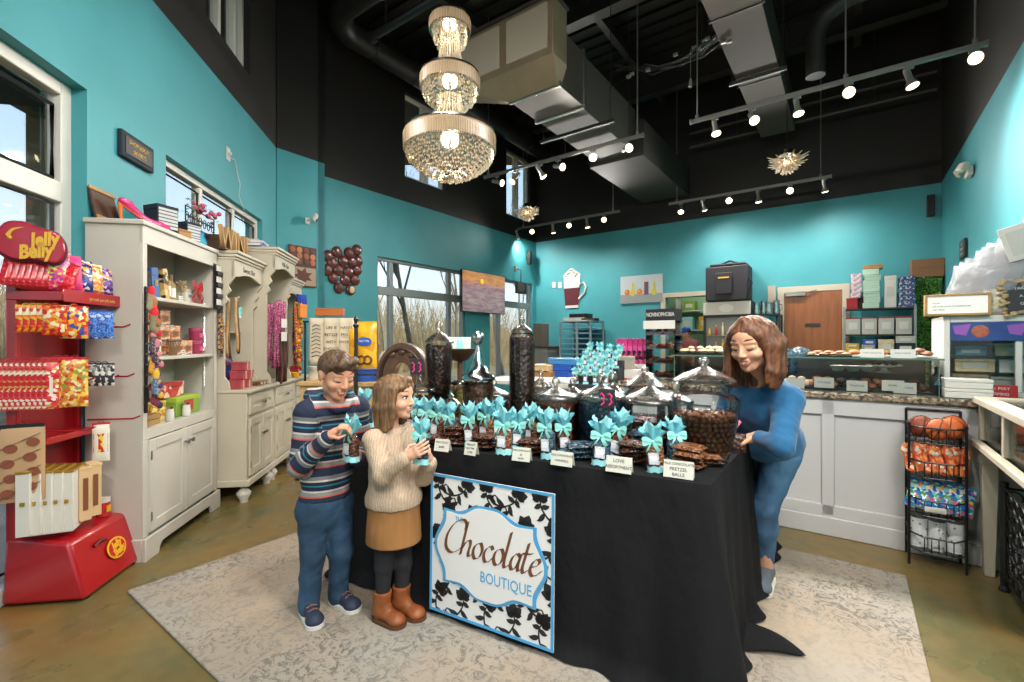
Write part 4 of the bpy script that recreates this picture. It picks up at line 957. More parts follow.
# GIRL
def build_girl():
    f = Vector((.86,-.5,0)); pel = at(394,495,2.13); chest = at(391,452,2.13); nk = at(390,427,2.13)
    B = frame((0,0,0),f); rgt = B.to_3x3().col[0]; hc = at(397,397,2.12); hf = Vector((.95,-.3,.02)); HM = frame(hc,hf,(0,0,1),.2)
    shR = nk + rgt * .098 + Vector((0,0,-.045)); shL = nk - rgt * .098 + Vector((0,0,-.045))
    elR = at(383,475,1.98); wrR = at(405,458,1.93); elL = at(424,476,2.13); wrL = at(430,462,2.02)
    hp = [pel + rgt * .05 + Vector((0,0,-.03)),pel - rgt * .05 + Vector((0,0,-.03))]
    hl = [ground(380,619,GZ),ground(399,613,GZ)]; te = [ground(399,626,GZ),ground(420,619,GZ)]
    an = [hl[0] + Vector((.014,-.008,.1)),hl[1] + Vector((.014,-.006,.1))]; kn = [at(384,565,2.09),at(403,563,2.14)]
    body = head_prims(HM,1,.72,False,.2) + [(cap_(nk + Vector((0,0,-.03)),hc + Vector((-.03,.0,-.04)),.037,.037),.02)]
    body += [(ellM(chest,(.09,.062,.1),B),.03),(ellM(pel,(.09,.07,.09),B),.04),(cap_(chest,pel,.062,.068),.04),(cap_(shR,shL,.038),.03)]
    for s,e,w in ((shR,elR,wrR),(shL,elL,wrL)): body += [(cap_(s,e,.03,.026),.02),(cap_(e,w,.026,.02),.01)]
    for i in (0,1): body += [(cap_(hp[i],kn[i],.05,.037),.03),(cap_(kn[i],an[i],.035,.025),.015),(cap_(an[i],hl[i] + Vector((0,0,.03)),.024,.027),.01),(cap_(hl[i] + Vector((0,0,.03)),hl[i] + (te[i] - hl[i]) * .7 + Vector((0,0,.024)),.026,.02),.01)]
    body += hand_prims(wrR,at(421,449,1.915) - wrR,(.15,.95,.1),.125,1,(.25,.5,.5),.5,.05)
    body += hand_prims(wrL,at(428,447,1.99) - wrL,(-.8,-.1,.1),.115,-1,(.4,.75,.5),.5)
    p = sdf_obj('person',body,SK_G,h=.0034,sm=1); tag(p,'little girl in a cream sweater, tan skirt and boots, holding a gift bag','person')
    face_parts(HM,p,mat('brow_girl','#8a6448',.7),.1,False,False,(.0,.0))
    q = lambda *a: [HM @ Vector(x) for x in a]
    H = [(xf([ell((0,-.08,.13),(.385,.455,.4))],HM)[0],0)]
    for x0,y0,x1,y1,z1,r in ((.3,.05,.33,.02,-.62,.1),(.33,-.1,.36,-.1,-.66,.12),(.27,-.28,.3,-.28,-.68,.14),(.1,-.38,.12,-.4,-.68,.14),(-.1,-.38,-.12,-.4,-.68,.14),(-.27,-.28,-.3,-.28,-.66,.14),(-.33,-.1,-.36,-.1,-.62,.11),(.28,.16,.33,.12,-.42,.065)):
        a,b,c = q((x0,y0,.2),(x0 * 1.06,y0,-.2),(x1,y1,z1)); H += [(cap_(a,b,r * .2,r * .21),.02),(cap_(b,c,r * .21,r * .15),.012)]
    H += [(xf([cap_((.05,.28,.4),(.26,.24,.2),.075,.06)],HM)[0],.012),(xf([cap_((-.05,.28,.4),(-.26,.22,.2),.075,.06)],HM)[0],.012)]
    N = xf([ell((0,.52,-.16),(.4,.4,.44)),ell((0,.3,-.55),(.28,.34,.3)),ell((.29,.34,-.12),(.12,.2,.34)),ell((-.29,.34,-.12),(.12,.2,.34))],HM)
    sdf_obj('hair',H,hairm('hair_girl','#4a3322','#8f6a44',(80,80,8)),p,N,h=.0036,kn=.008,sm=1,wobble=[(.003,34,3,6,(1,1,.12)),(.0016,90,5,6,(1,1,.1))])
    hem = at(394,503,2.13).z
    S = [(ellM(chest,(.112,.086,.105),B),0),(ellM((chest + pel) / 2,(.117,.094,.11),B),.04),(ellM(pel + Vector((0,0,-.01)),(.13,.126,.1),B),.04),(cap_(shR,shL,.048),.03),(ellM(nk + Vector((0,0,-.035)),(.06,.056,.045),B),.02)]
    for s,e,w in ((shR,elR,wrR),(shL,elL,wrL)): S += [(cap_(s,e,.046,.044),.02),(cap_(e,e + (w - e) * .86,.043,.034),.012),(cap_(e + (w - e) * .84,e + (w - e) * .96,.034,.031),.004)]
    ring = [nk + B.to_3x3() @ Vector((.052 * math.cos(a),.05 * math.sin(a),-.012 - .012 * math.sin(a))) for a in np.linspace(0,2 * PI,13)]
    S += [(c,.006) for c in chain(ring,[.011] * 13)]
    def knit():
        m,nt,b = base('cream_cable_knit'); vec = coords(nt); wv = nn(nt,'TexWave',Scale=26,Distortion=7,Detail=3); wv.bands_direction = 'X'; n = nn(nt,'TexVoronoi',Scale=110); nt.links.new(vec,wv.inputs['Vector']); nt.links.new(vec,n.inputs['Vector'])
        ad = nn(nt,'Math',operation='ADD'); nt.links.new(wv.outputs['Fac'],ad.inputs[0]); nt.links.new(n.outputs['Distance'],ad.inputs[1]); bp = nn(nt,'Bump',Strength=.3,Distance=.005); nt.links.new(ad.outputs[0],bp.inputs['Height']); nt.links.new(bp.outputs['Normal'],b.inputs['Normal'])
        r = ramp(nt,[(0,'#b89e86'),(1,'#c6af98')]); nt.links.new(wv.outputs['Fac'],r.inputs['Fac']); nt.links.new(r.outputs['Color'],b.inputs['Base Color']); b.inputs['Roughness'].default_value = .9; return m
    sdf_obj('cream_sweater',S,knit(),p,[cap_(nk,hc,.038,.04)],h=.0042,sm=2,planes=[((0,0,-1),-hem)],wobble=[(.003,10,14,6),(.0012,24,9)])
    sk0 = at(394,540,2.12).z
    K = [(cap_(pel + Vector((0,0,.05)),Vector((pel.x,pel.y,sk0 - .02)),.108,.128),0),(ellM(Vector((pel.x,pel.y,sk0 + .06)),(.128,.1,.12),B),.02)]
    sdf_obj('tan_skirt',K,mat('corduroy_tan','#9c6c3c',.85,var=.14,vs=12,bump=.3,bs=160,stretch=(3,3,.4)),p,h=.0042,planes=[((0,0,-1),-sk0),((0,0,1),hem + .05)],wobble=[(.003,7,3,5,(1,1,.2))])
    T = []
    for i in (0,1): T += [(cap_(hp[i],kn[i],.056,.041),.02),(cap_(kn[i],an[i],.039,.03),.015)]
    sdf_obj('black_leggings',T,mat('leggings_black','#1c1c20',.85,bump=.2,bs=200),p,h=.0042,wobble=[(.0012,20,4)])
    BOOT = mat('boot_tan','#8d4e26',.5,var=.2,vs=18,bump=.1)
    for i in (0,1):
        bp = shoe_prims(hl[i] + Vector((0,0,.008)),te[i],.125,.034,.06) + [(cap_(hl[i] + Vector((.008,-.004,.06)),an[i] + Vector((0,0,.03)),.038,.041),.015)]
        sh = sdf_obj('boot',bp,BOOT,p,h=.0036,planes=[((0,0,1),an[i].z + .032)],wobble=[(.0012,24,4)])
        obj('sole',sole_mesh(hl[i],te[i],.125,.036,.012),mat('sole_brown','#5a3a22',.7),sh)
    return p
build_girl()
bag(421,1.965,1,'gift bag held up in both hands by the girl',.1,sc=.95,group=None,pos=at(421,464,1.985))

# WOMAN
def build_woman():
    f = Vector((-.9,-.43,0)); pel = Vector((1.285,2.34,.775)); nk = at(762,378,2.17); chest = pel.lerp(nk,.66) + Vector((-.01,-.01,-.01))
    up = (nk - pel).normalized(); B = frame((0,0,0),f - up * f.dot(up),up); rgt = B.to_3x3().col[0]
    hc = at(751,344,2.06); hf = Vector((-.8,-.56,-.22)); HM = frame(hc,hf,(-.16,-.06,1),.236)
    shR = nk + rgt * .15 - up * .06; shL = nk - rgt * .128 - up * .06
    elL = at(782,446,1.95); wrL = at(757,437,2.1); elR = at(722,425,2.36); wrR = Vector((.93,2.2,.815))
    hp = [pel + rgt * .085 + Vector((0,0,-.03)),pel - rgt * .085 + Vector((0,0,-.03))]      # right, left
    hl = [Vector((1.45,2.66,GZ)),ground(769,586,GZ) + Vector((.03,.03,0))]; te = [Vector((1.33,2.5,GZ)),ground(756,590,GZ)]
    hl[1] = Vector((1.33,2.43,GZ)); te[1] = Vector((1.16,2.30,GZ)); te[1] = hl[1] + Vector((-.6,-.8,0)) * .2
    an = [h_ + Vector((-.012,-.012,.085)) for h_ in hl]; kn = [Vector((1.36,2.5,.43)),Vector((1.262,2.33,.425))]
    body = head_prims(HM,1,.85,True,1.0) + [(cap_(nk + Vector((.01,.01,-.03)),hc + Vector((.03,.03,-.04)),.05,.048),.02)]
    body += [(ellM(chest,(.13,.09,.14),B),.03),(ellM(pel,(.14,.1,.12),B),.05),(cap_(chest,pel,.085,.095),.05),(cap_(shR,shL,.05),.03)]
    for s,e,w in ((shR,elR,wrR),(shL,elL,wrL)): body += [(cap_(s,e,.044,.037),.02),(cap_(e,w,.036,.025),.01)]
    for i in (0,1): body += [(cap_(hp[i],kn[i],.08,.055),.04),(cap_(kn[i],an[i],.052,.034),.02),(cap_(an[i],hl[i] + Vector((0,0,.035)),.033,.034),.01),(cap_(hl[i] + Vector((0,0,.035)),hl[i] + (te[i] - hl[i]) * .75 + Vector((0,0,.028)),.034,.024),.01)]
    body += hand_prims(wrL,at(739,440,2.17) - wrL,(0,-.2,-1),.165,1,(.25,.35,.3),.25,.08)
    body += hand_prims(wrR,Vector((-.9,-.1,-.12)),(0,0,-1),.165,-1,(.3,.4,.3),.3,.06)
    p = sdf_obj('person',body,SK_W,h=.0036,sm=1); tag(p,'smiling woman with shoulder-length brown hair in a blue sweater leaning on the table','person')
    face_parts(HM,p,mat('brow_woman','#5a3c28',.7),1.0,True)
    q = lambda *a: [HM @ Vector(x) for x in a]; dn = HM.to_3x3().inverted() @ Vector((0,0,-1)); dn = dn.normalized()
    H = [(xf([ell((0,-.08,.14),(.37,.44,.385))],HM)[0],0)]
    S_ = .236
    for s in (-1,1):
        for x0,y0,r,L in ((.3,.1,.06,.8),(.35,.02,.09,.92),(.37,-.08,.11,.98),(.34,-.22,.12,1.0),(.24,-.34,.13,1.0),(.09,-.4,.13,1.0)):
            a = Vector((s * x0 * .8,y0 * .8,.22)); b = Vector((s * (x0 + .06),y0,-.05)); c = b + dn * L * .5 + Vector((s * .02,.03,0)); d = b + dn * L * .78 + Vector((s * -.02,.05,0))
            a,b,c,d = q(a,b,c,d); H += [(cap_(a,b,r * S_ * .8,r * S_ * 1.05),.035),(cap_(b,c,r * S_ * 1.05,r * S_),.012),(cap_(c,d,r * S_,r * S_ * .5),.01)]
    H += [(xf([cap_((s * .03,.14,.47),(s * .27,.2,.2),.06,.055)],HM)[0],.02) for s in (-1,1)]
    N = xf([ell((0,.52,-.14),(.385,.42,.47))],HM)
    sdf_obj('hair',H,hairm('hair_woman','#3a2114','#7a4a2b',(70,70,6)),p,N,h=.004,kn=.008,sm=1,wobble=[(.0035,28,3,6,(1,1,.1)),(.0018,80,5,6,(1,1,.08))])
    S = [(ellM(chest,(.155,.115,.15),B),0),(ellM(chest + B.to_3x3() @ Vector((.0,.06,-.01)),(.12,.07,.08),B),.04),(ellM(chest.lerp(pel,.5),(.15,.115,.14),B),.04),(ellM(pel + up * .01,(.175,.142,.12),B),.04),(cap_(shR,shL,.062),.04),(ellM(nk - up * .045,(.085,.075,.055),B),.03)]
    for s,e,w in ((shR,elR,wrR),(shL,elL,wrL)): S += [(cap_(s,e,.06,.05),.03),(cap_(e,e + (w - e) * .82,.05,.038),.012),(cap_(e + (w - e) * .8,e + (w - e) * .88,.038,.035),.004)]
    ring = [nk + B.to_3x3() @ Vector((.075 * math.cos(a),.068 * math.sin(a) + .01,-.02 - .022 * math.sin(a))) for a in np.linspace(0,2 * PI,15)]
    S += [(c,.006) for c in chain(ring,[.01] * 15)]
    sdf_obj('blue_sweater',S,mat('sweater_blue','#1d5c88',.9,var=.08,vs=30,bump=.3,bs=220,sheen=.2),p,[cap_(nk - up * .03 + f * .02,hc,.058,.07)],h=.005,sm=2,planes=[(tuple(-up),-(up.dot(pel) - .055))],wobble=[(.005,7,14,6,(1,1,.5)),(.002,18,9)])
    J = [(ellM(pel,(.145,.118,.12),B),0)]
    for i in (0,1): J += [(cap_(hp[i],kn[i],.086,.062),.04),(cap_(kn[i],kn[i].lerp(an[i],.35),.064,.062),.02),(cap_(kn[i].lerp(an[i],.35),an[i] + Vector((0,0,.035)),.06,.042),.02)]
    sdf_obj('jeans',J,DENIM2,p,h=.005,sm=2,wobble=[(.003,10,2,6,(.6,.6,1)),(.0015,30,7,6,(.4,.4,1))])
    for i in (0,1):
        sh = sdf_obj('shoe',shoe_prims(hl[i] + Vector((0,0,.012)),te[i],.2,.042,.046),mat('shoe_grey','#5d666e',.8,var=.1,vs=50),p,h=.004)
        obj('sole',sole_mesh(hl[i],te[i],.2,.042),mat('sole_white','#d9d6cf',.6),sh)
build_woman()
# pink-topped packet beside the big jar
t = make_packet(CHOCD); t.name = 'pink_packet'; tag(t,'packet of dark candies with pink tissue top between the largest jar and the woman hand','gift bag'); t.location = TPX(733,2.14,TZ + .035); t.rotation_euler = (R(78),0,RZT)
obj('tissue_tuft',tuft(9,.05,.03,.6,4),mat('tissue_pink','#e58aa0',.7,var=.15,vs=20),t,loc=(0,.05,.01),rot=(R(-90),0,0),smooth=180)
# generic shop goods (built once, copied)
def carton(label,cat,loc,rz,w,d,h,m,lidm=None,labm=None,group=None,lid=.25,name='carton',lab=(.6,.4),inset=.002,rot=None,words=None,top=True):
    """printed box: body, a slightly larger lid and a front label. origin at the middle of its base, front = -y"""
    t = thing(name if cat == 'box' else cat,label,cat,loc,rz,group,rot=rot)
    mb = MB().box(-w/2,w/2,-d/2,d/2,0,h * (1 - lid) if top else h); obj('box_body',mb,m,t,bevel=min(.004,w * .04))
    if top:
        mb = MB(); e = inset; mb.box(-w/2 - e,w/2 + e,-d/2 - e,d/2 + e,h * (1 - lid),h); obj('lid',mb,lidm or m,t,bevel=min(.004,w * .04))
    if labm:
        mb = MB(); a,b = lab; mb.box(-w/2 * a,w/2 * a,-d/2 - inset - .0015,-d/2 - inset,h * (.5 - b/2),h * (.5 + b/2)); lo = obj('label_panel',mb,labm,t)
        if words: text(words,min(h * b * .7,w * a * 1.5 / max(1,len(words))),INK,lo,(0,-d/2 - inset - .002,h * .5),ext=.0003)
    return t
def packet(label,cat,loc,rz,w,h,d,m,headm=None,labm=None,group=None,name='candy_bag',rot=None,crimp=.05,hang=False,lab=(.55,.35,.5)):
    """sealed packet standing (or hanging) upright; front = -y"""
    t = thing(cat.replace(' ','_'),label,cat,loc,rz,group,rot=rot)
    mb = MB(); mb.pillow(w,h,d,9,crimp=crimp,sharp=3); obj('pouch',mb,m,t,smooth=180)
    if headm:
        mb = MB().box(-w/2 * .98,w/2 * .98,-.0022,.0022,h * .88,h * 1.04)
        if hang: mb.tube([(.012 * math.cos(a),0,h * 1.04 + .008 * math.sin(a)) for a in np.linspace(0,PI,7)],.002,5)
        obj('header_strip',mb,headm,t)
    if labm:
        a,b,c = lab; mb = MB().sheet(lambda x,z: ((x - .5) * w * a,-d/2 * (1 - .5 * (2*x-1)**2 * a) - .0015,h * (c - b/2 + b * z)),6,4); obj('label_panel',mb,labm,t,smooth=180)
    return t
def bottle(label,loc,r,h,m,capm,labm=None,cat='bottle',group=None,name='bottle',neck=.35):
    t = thing(name,label,cat,loc,RZB,group); mb = MB()
    mb.lathe([(.001,0),(r * .95,0),(r,.006),(r,h * .58),(r * .9,h * .66),(r * neck,h * .76),(r * neck,h * .9)],18); obj('glass_body',mb,m,t,smooth=50)
    mb = MB().lathe([(r * neck * 1.1,h * .88),(r * neck * 1.15,h),(.001,h)],12); obj('cap',mb,capm,t)
    if labm:
        mb = MB().lathe([(r * 1.015,h * .15),(r * 1.015,h * .5)],18); mb.f = [f for f in mb.f if len(f) == 4]; mb.m = [0] * len(mb.f); obj('label_band',mb,labm,t)
    return t
def tin(label,loc,r,h,m,lidm,cat='tin',group=None,labm=None):
    t = thing('tin',label,cat,loc,RZL,group); mb = MB().lathe([(.001,0),(r,0),(r,h * .82)],20); obj('can_body',mb,m,t,smooth=50)
    mb = MB().lathe([(r * 1.04,h * .78),(r * 1.05,h),(r * .95,h),(r * .93,h * .97),(.001,h * .97)],20); obj('lid',mb,lidm,t,smooth=40)
    if labm: mb = MB().box(-r * .5,r * .5,-r * 1.02,-r * .8,h * .25,h * .6); obj('label_panel',mb,labm,t)
    return t
WH = mat('paint_white','#c0bbb0',.45,var=.05,vs=3); CREAM = mat('paint_cream','#bdb4a1',.45,var=.06,vs=3); KNOB = mat('knob_pewter','#8a8986',.3,.9); WOOD = mat('pine','#a9824f',.55,var=.22,vs=5,stretch=(1,1,6)); WOODD = mat('dark_wood','#4a3121',.5,var=.3,vs=6,stretch=(6,1,1)); WOODL = mat('light_wood','#bd9b6a',.55,var=.15,vs=5,stretch=(5,1,1))
RED = mat('rack_red','#a3141d',.3,coat=.3); REDB = mat('candy_red','#c2202a',.22,var=.25,vs=30,coat=.4); WLAB = mat('label_white','#d3cfc8',.55); NAVY = mat('box_navy','#18222f',.75); GOLD = mat('gold_foil','#c39a3f',.3,.7); YEL = mat('yellow','#d9a520',.45); BLUE = mat('bright_blue','#2456b5',.4); BLK = mat('black_satin','#1b1a1b',.4); KRAFT = mat('kraft','#a5774a',.7,var=.08,vs=8); TEAL = mat('teal_card','#4fb3b0',.5); GREEN = mat('green_card','#7fa23a',.5); PURP = mat('purple_card','#5d2f6d',.45); PINKB = mat('pink_card','#d65a88',.45); TEAL2 = mat('aqua_box','#8fd0cb',.55); REDM = mat('matte_red','#a5252b',.7)
# LEFT WALL
def panel_door(parent,x0,x1,z0,z1,y,m,knob=None,hinge=None,name='door',t=.018):
    """framed door in the x,z plane whose face looks to -y"""
    mb = MB(); f = min(.06,(x1 - x0) * .22); mb.box(x0,x0 + f,y - t,y,z0,z1); mb.box(x1 - f,x1,y - t,y,z0,z1); mb.box(x0 + f,x1 - f,y - t,y,z1 - f,z1); mb.box(x0 + f,x1 - f,y - t,y,z0,z0 + f); mb.box(x0 + f,x1 - f,y - t * .45,y,z0 + f,z1 - f)
    o = obj(name,mb,m,parent,bevel=.003)
    if knob:
        k = MB(); k.M = Matrix.Translation((knob[0],y - t,knob[1])) @ Matrix.Rotation(R(90),4,'X'); k.lathe([(.001,0),(.007,0),(.006,.012),(.014,.02),(.014,.028),(.001,.032)],12); obj('knob',k,KNOB,o)
    if hinge is not None:
        for z in (z0 + .09,z1 - .09): k = MB(); k.box(hinge - .006,hinge + .006,y - t - .003,y - t,z - .025,z + .025); obj('hinge',k,KNOB,o)
    return o
# tall white bookcase
S0,HW,HD,HH = 2.945,.895,.29,1.952
h1 = thing('bookcase','tall white wooden bookcase with two panelled doors, beside the red candy rack','bookcase',LM(S0 + HW / 2,0,0),RZL)
x0,x1 = -HW/2,HW/2
mb = MB().box(x0,x0 + .025,-HD,-.005,.02,HH - .03); mb.box(x1 - .025,x1,-HD,-.005,.02,HH - .03); mb.box(x0 + .025,x1 - .025,-.02,-.005,.06,HH - .03); mb.box(x0 + .025,x1 - .025,-HD + .01,-.02,.715,.745); mb.box(x0 + .025,x1 - .025,-HD + .02,-.02,.1,.13); obj('carcass',mb,WH,h1,bevel=.003)
mb = MB().box(x0 - .012,x1 + .012,-HD - .02,0,HH - .03,HH); obj('top',mb,WH,h1,bevel=.006)
mb = MB().box(x0,x1,-HD - .008,-HD + .01,1.82,HH - .03); mb.box(x0,x0 + .04,-HD - .008,-HD,.75,1.82); mb.box(x1 - .04,x1,-HD - .008,-HD,.75,1.82); mb.box(x0,x1,-HD - .008,-HD,.69,.75); mb.box(x0,x0 + .05,-HD - .008,-HD,.13,.69); mb.box(x1 - .05,x1,-HD - .008,-HD,.13,.69); mb.box(-.03,.03,-HD - .004,-HD,.13,.69); obj('face_frame',mb,WH,h1,bevel=.002)
for z in (1.15,1.51): mb = MB().box(x0 + .025,x1 - .025,-HD + .005,-.02,z - .006,z + .015); obj('shelf',mb,WH,h1,bevel=.003)
panel_door(h1,x0 + .045,-.002,.15,.685,-HD - .004,WH,(-.03,.6),x0 + .055); panel_door(h1,.002,x1 - .045,.15,.685,-HD - .004,WH,(.03,.6))
mb = MB(); pr = [(x0 - .012,0),(x0 + .12,0),(x0 + .13,.035),(x0 + .16,.06),(x1 - .16,.06),(x1 - .13,.035),(x1 - .12,0),(x1 + .012,0),(x1 + .012,.13),(x0 - .012,.13)]; mb.prism(pr,.02,o=-HD - .028); mb.box(x0 - .012,x0 + .01,-HD - .008,-.005,0,.13); mb.box(x1 - .01,x1 + .012,-HD - .008,-.005,0,.13); obj('plinth',mb,WH,h1,bevel=.003)
def HB(s,d,z): return LM(S0 + s,d,z)      # place inside the bookcase: s from its left side
SB = 'in the white bookcase'
# top shelf
zt = 1.527
p = thing('wall_sign','small dark hexagonal scrollwork sign at the left of the top bookcase shelf','sign',HB(.1,.1,zt),RZL)
mb = MB(); hx = [(.06 * math.cos(R(90 + 60 * i)),.085 + .085 * math.sin(R(90 + 60 * i))) for i in range(6)]; mb.tube([(a,-.0,b) for a,b in hx],.006,6,closed=True); obj('frame',mb,BLK,p)
mb = MB()
for k_ in range(3): mb.tube([(.035 * math.cos(a) * (1 - .25 * k_),0,.06 + .035 * k_ + .014 * math.sin(a * 2)) for a in np.linspace(0,2 * PI,16)],.004,5)
mb.tube([(-.05,0,.02),(-.05,0,0)],.005,5); mb.tube([(.05,0,.02),(.05,0,0)],.005,5); obj('scrollwork',mb,BLK,p)
carton('navy gift box standing at the left of the top bookcase shelf','box',HB(.16,.2,zt),RZL,.1,.05,.16,NAVY,NAVY,None)
carton('blue patterned gift box leaning on the navy box','box',HB(.27,.2,zt),RZL,.07,.05,.19,mat('blue_box','#3a5f95',.5),None,GOLD,rot=(0,R(-8),RZL),lab=(.4,.2))
carton('gold and black gift box leaning, second from the blue one','box',HB(.39,.2,zt),RZL,.05,.05,.2,printed('gold_black',['#2a2420','#c29b53','#d8be82','#4b3a28'],30),None,None,rot=(0,R(-12),RZL))
for i,sx in enumerate((.47,.53)): bottle(['burlap-wrapped bottle on the top bookcase shelf, nearer the gold box','burlap-wrapped bottle on the top bookcase shelf, nearer the cream mug box'][i],HB(sx,.17,zt),.028,.2 - .02 * i,mat('burlap','#9c8560',.9,var=.3,vs=40,bump=.5,bs=200),mat('burlap','#9c8560'),WLAB)
carton('cream box with blue mark on the top bookcase shelf','box',HB(.66,.18,zt),RZL,.1,.09,.1,CREAM,CREAM,mat('label_blue','#5d6d9d',.5),lab=(.4,.2))
g_ = thing('gift_bow','big red ribbon bow hanging over the right of the top bookcase shelf','bow',HB(.73,.22,zt + .12),RZL)
mb = bow(1.7); obj('loops',mb,REDM,g_,smooth=180)
mb = MB()
for i in range(5): mb.sheet(lambda a,v,i=i: (-.03 + .02 * i + .02 * a * (i - 2) * .5 + (v - .5) * .02,-.02 - .01 * math.sin(a * 6 + i),-.11 * a - .0),6,2)
obj('tails',mb,REDM,g_,smooth=180)
t = thing('tan_pompom','round tan raffia pompom above the cream box','ornament',HB(.6,.2,zt + .12),0); mb = MB(); g = random.Random(1)
for i in range(60): a,b = g.uniform(0,6.28),g.uniform(-1,1); c = math.sqrt(1 - b * b); mb.tube([(0,0,0),(.042 * c * math.cos(a),.042 * c * math.sin(a),.042 * b)],[.004,.002],4)
obj('raffia',mb,mat('raffia','#b8a27c',.9),t); mb = MB().cyl((0,0,-.12),(0,0,0),.003,n=6); mb.lathe([(.001,-.12),(.02,-.12),(.02,-.115),(.001,-.113)],10); obj('stick',mb,WOOD,t)
def shelf_card(label,loc,s=.05): 
    t = thing('shelf_card',label,'card',loc,RZL,rot=(R(-10),0,RZL)); mb = MB().box(-s/2,s/2,0,.0015,0,s * .7); obj('card_face',mb,CARD,t); mb = MB().box(-s * .35,s * .35,-.0006,0,s * .2,s * .28); mb.box(-s * .3,s * .3,-.0006,0,s * .42,s * .5); obj('print_lines',mb,INK,t); return t
shelf_card('small white price card on the top bookcase shelf',HB(.47,.265,zt)); shelf_card('small white price card on the middle bookcase shelf',HB(.5,.265,1.166))
# middle shelf
zm = 1.167; SCN = printed('sunset_box',['#6b4a38','#a3623a','#d0905a','#c9c2b8','#8a8478'],9,.45,(1,1,3),'NOISE')
for i,(s,d,z) in enumerate(((.3,.14,zm + .2),(.44,.14,zm + .2),(.42,.15,zm + .1),(.54,.15,zm + .1),(.55,.17,zm),(.66,.17,zm),(.3,.12,zm + .1),(.3,.12,zm),(.43,.12,zm))):
    carton('sunset-printed chocolate box, ' + ['top left of the pile','top, second from left','second tier, middle','second tier, right','bottom tier, second from right','bottom tier, rightmost','second tier, left end','bottom tier, left end','bottom tier, second from left'][i] + ' on the middle bookcase shelf','box',HB(s,d,z),RZL,.112,.09,.098,SCN,SCN,None,'sunset-printed chocolate boxes',lid=.15,inset=.001)
bg_ = thing('stick_bundle','bundle of tan-headed cocoa stirring sticks in front of the sunset boxes','stirring sticks',HB(.4,.25,zm),RZL); g = random.Random(3)
for i in range(8):
    mb = MB(); x = -.07 + .02 * i; mb.cyl((x * .5,0,0),(x,-.01,.09),.0035,n=6); mb.ball((x,-.01,.098),.01,8); obj('stick',mb,mat('cocoa_stick','#7a5c3c',.6),bg_)
carton('white triangular-topped box at the left of the middle bookcase shelf','box',HB(.22,.22,zm),RZL,.1,.06,.1,WLAB,None,printed('berry_print',['#d8c7a0','#c9a24a','#fff3d8'],50),rot=(0,R(0),RZL),lab=(.7,.5))
for i in range(2): tin(['lower','upper'][i] + ' magenta tin of the pair at the right of the middle bookcase shelf',HB(.79,.2,zm + i * .095),.042,.092,mat('magenta_tin','#8d2347',.4),mat('magenta_lid','#a54461',.4),group='magenta tins',labm=PINKB)
# bottom shelf
zb = .747
cr = thing('wooden_crate','small wooden crate at the left of the lowest bookcase shelf','crate',HB(.17,.17,zb),RZL); mb = MB().box(-.1,.1,-.07,.07,0,.008); obj('base',mb,WOOD,cr)
for y in (-.07,.062):
    for z in (.0,.033): mb = MB().box(-.105,.105,y,y + .008,z + .003,z + .03); obj('slat',mb,WOOD,cr,bevel=.001)
for x in (-.105,.097): mb = MB().box(x,x + .008,-.07,.07,0,.065); obj('end_board',mb,WOOD,cr)
for i in range(3): bottle('small dark bottle, %s in the wooden crate' % nth(i,3),HB(.11 + .06 * i,.17,zb + .009),.02,.13,mat('amber_glass','#5a3a1c',.1,coat=.5),GOLD,WLAB,group='bottles in the wooden crate')
YB = printed('yellow_pack',['#d9b64e','#e8cf7a','#b98a2e','#8a5a2a'],40)
for i in range(4): carton('yellow patterned box, %s on the lowest bookcase shelf' % ['bottom left of the four','bottom right of the four','top left of the four','top right of the four'][i],'box',HB(.32 + .085 * (i % 2),.15,zb + .062 * (i // 2)),RZL,.08,.07,.06,YB,None,None,'yellow boxes on the lowest shelf')
carton('red and white printed display box lying on top of the lime green box','box',HB(.56,.13,zb + .132),RZL,.24,.09,.1,printed('red_stripe',['#b5312c','#c8443a','#b5312c','#e6c9b4'],26),None,None,rot=(0,R(0),RZL),lid=.3)
carton('lime green carton with red panel on the lowest bookcase shelf','box',HB(.64,.17,zb),RZL,.3,.11,.13,GREEN,mat('lime','#9cb83f',.5),mat('red_panel','#b03a2e',.5),lab=(.4,.6))
for i,sx in enumerate((.35,.55)): bottle(['small white jar with silver lid by the wooden crate','tilted small glass jar with silver lid by the lime green carton'][i],HB(sx,.255,zb),.025,.09,WLAB,CHROME,None,'jar',name='small_jar',neck=.9)
# hanging bead chain and card rack on the right post
ch_ = thing('bead_chain','long silver bead chain hanging inside the right of the bookcase','chain',HB(.83,.24,1.5),RZL); mb = MB().tube([(0,0,.05),(0,0,-.6)],.0015,4)
for i in range(34): mb.ball((.002 * (i % 2),0,.04 - .019 * i),.0065,6)
obj('beads',mb,CHROME,ch_)
rk = thing('card_rack','narrow black four-pocket card rack on the right post of the bookcase','card rack',HB(.88,.305,1.5),RZL); mb = MB().box(-.045,.045,0,.006,0,.34)
obj('back_plate',mb,BLK,rk)
for i in range(4):
    mb = MB().box(-.045,.045,-.025,-.02,.085 * i,.03 + .085 * i); mb.box(-.045,-.042,-.02,0,.085 * i,.03 + .085 * i); mb.box(.042,.045,-.02,0,.085 * i,.03 + .085 * i); pk = obj('pocket',mb,BLK,rk)
    mb = MB().box(-.036,.036,-.016,-.012,.006 + .085 * i,.075 + .085 * i); obj('card',mb,WLAB,rk)
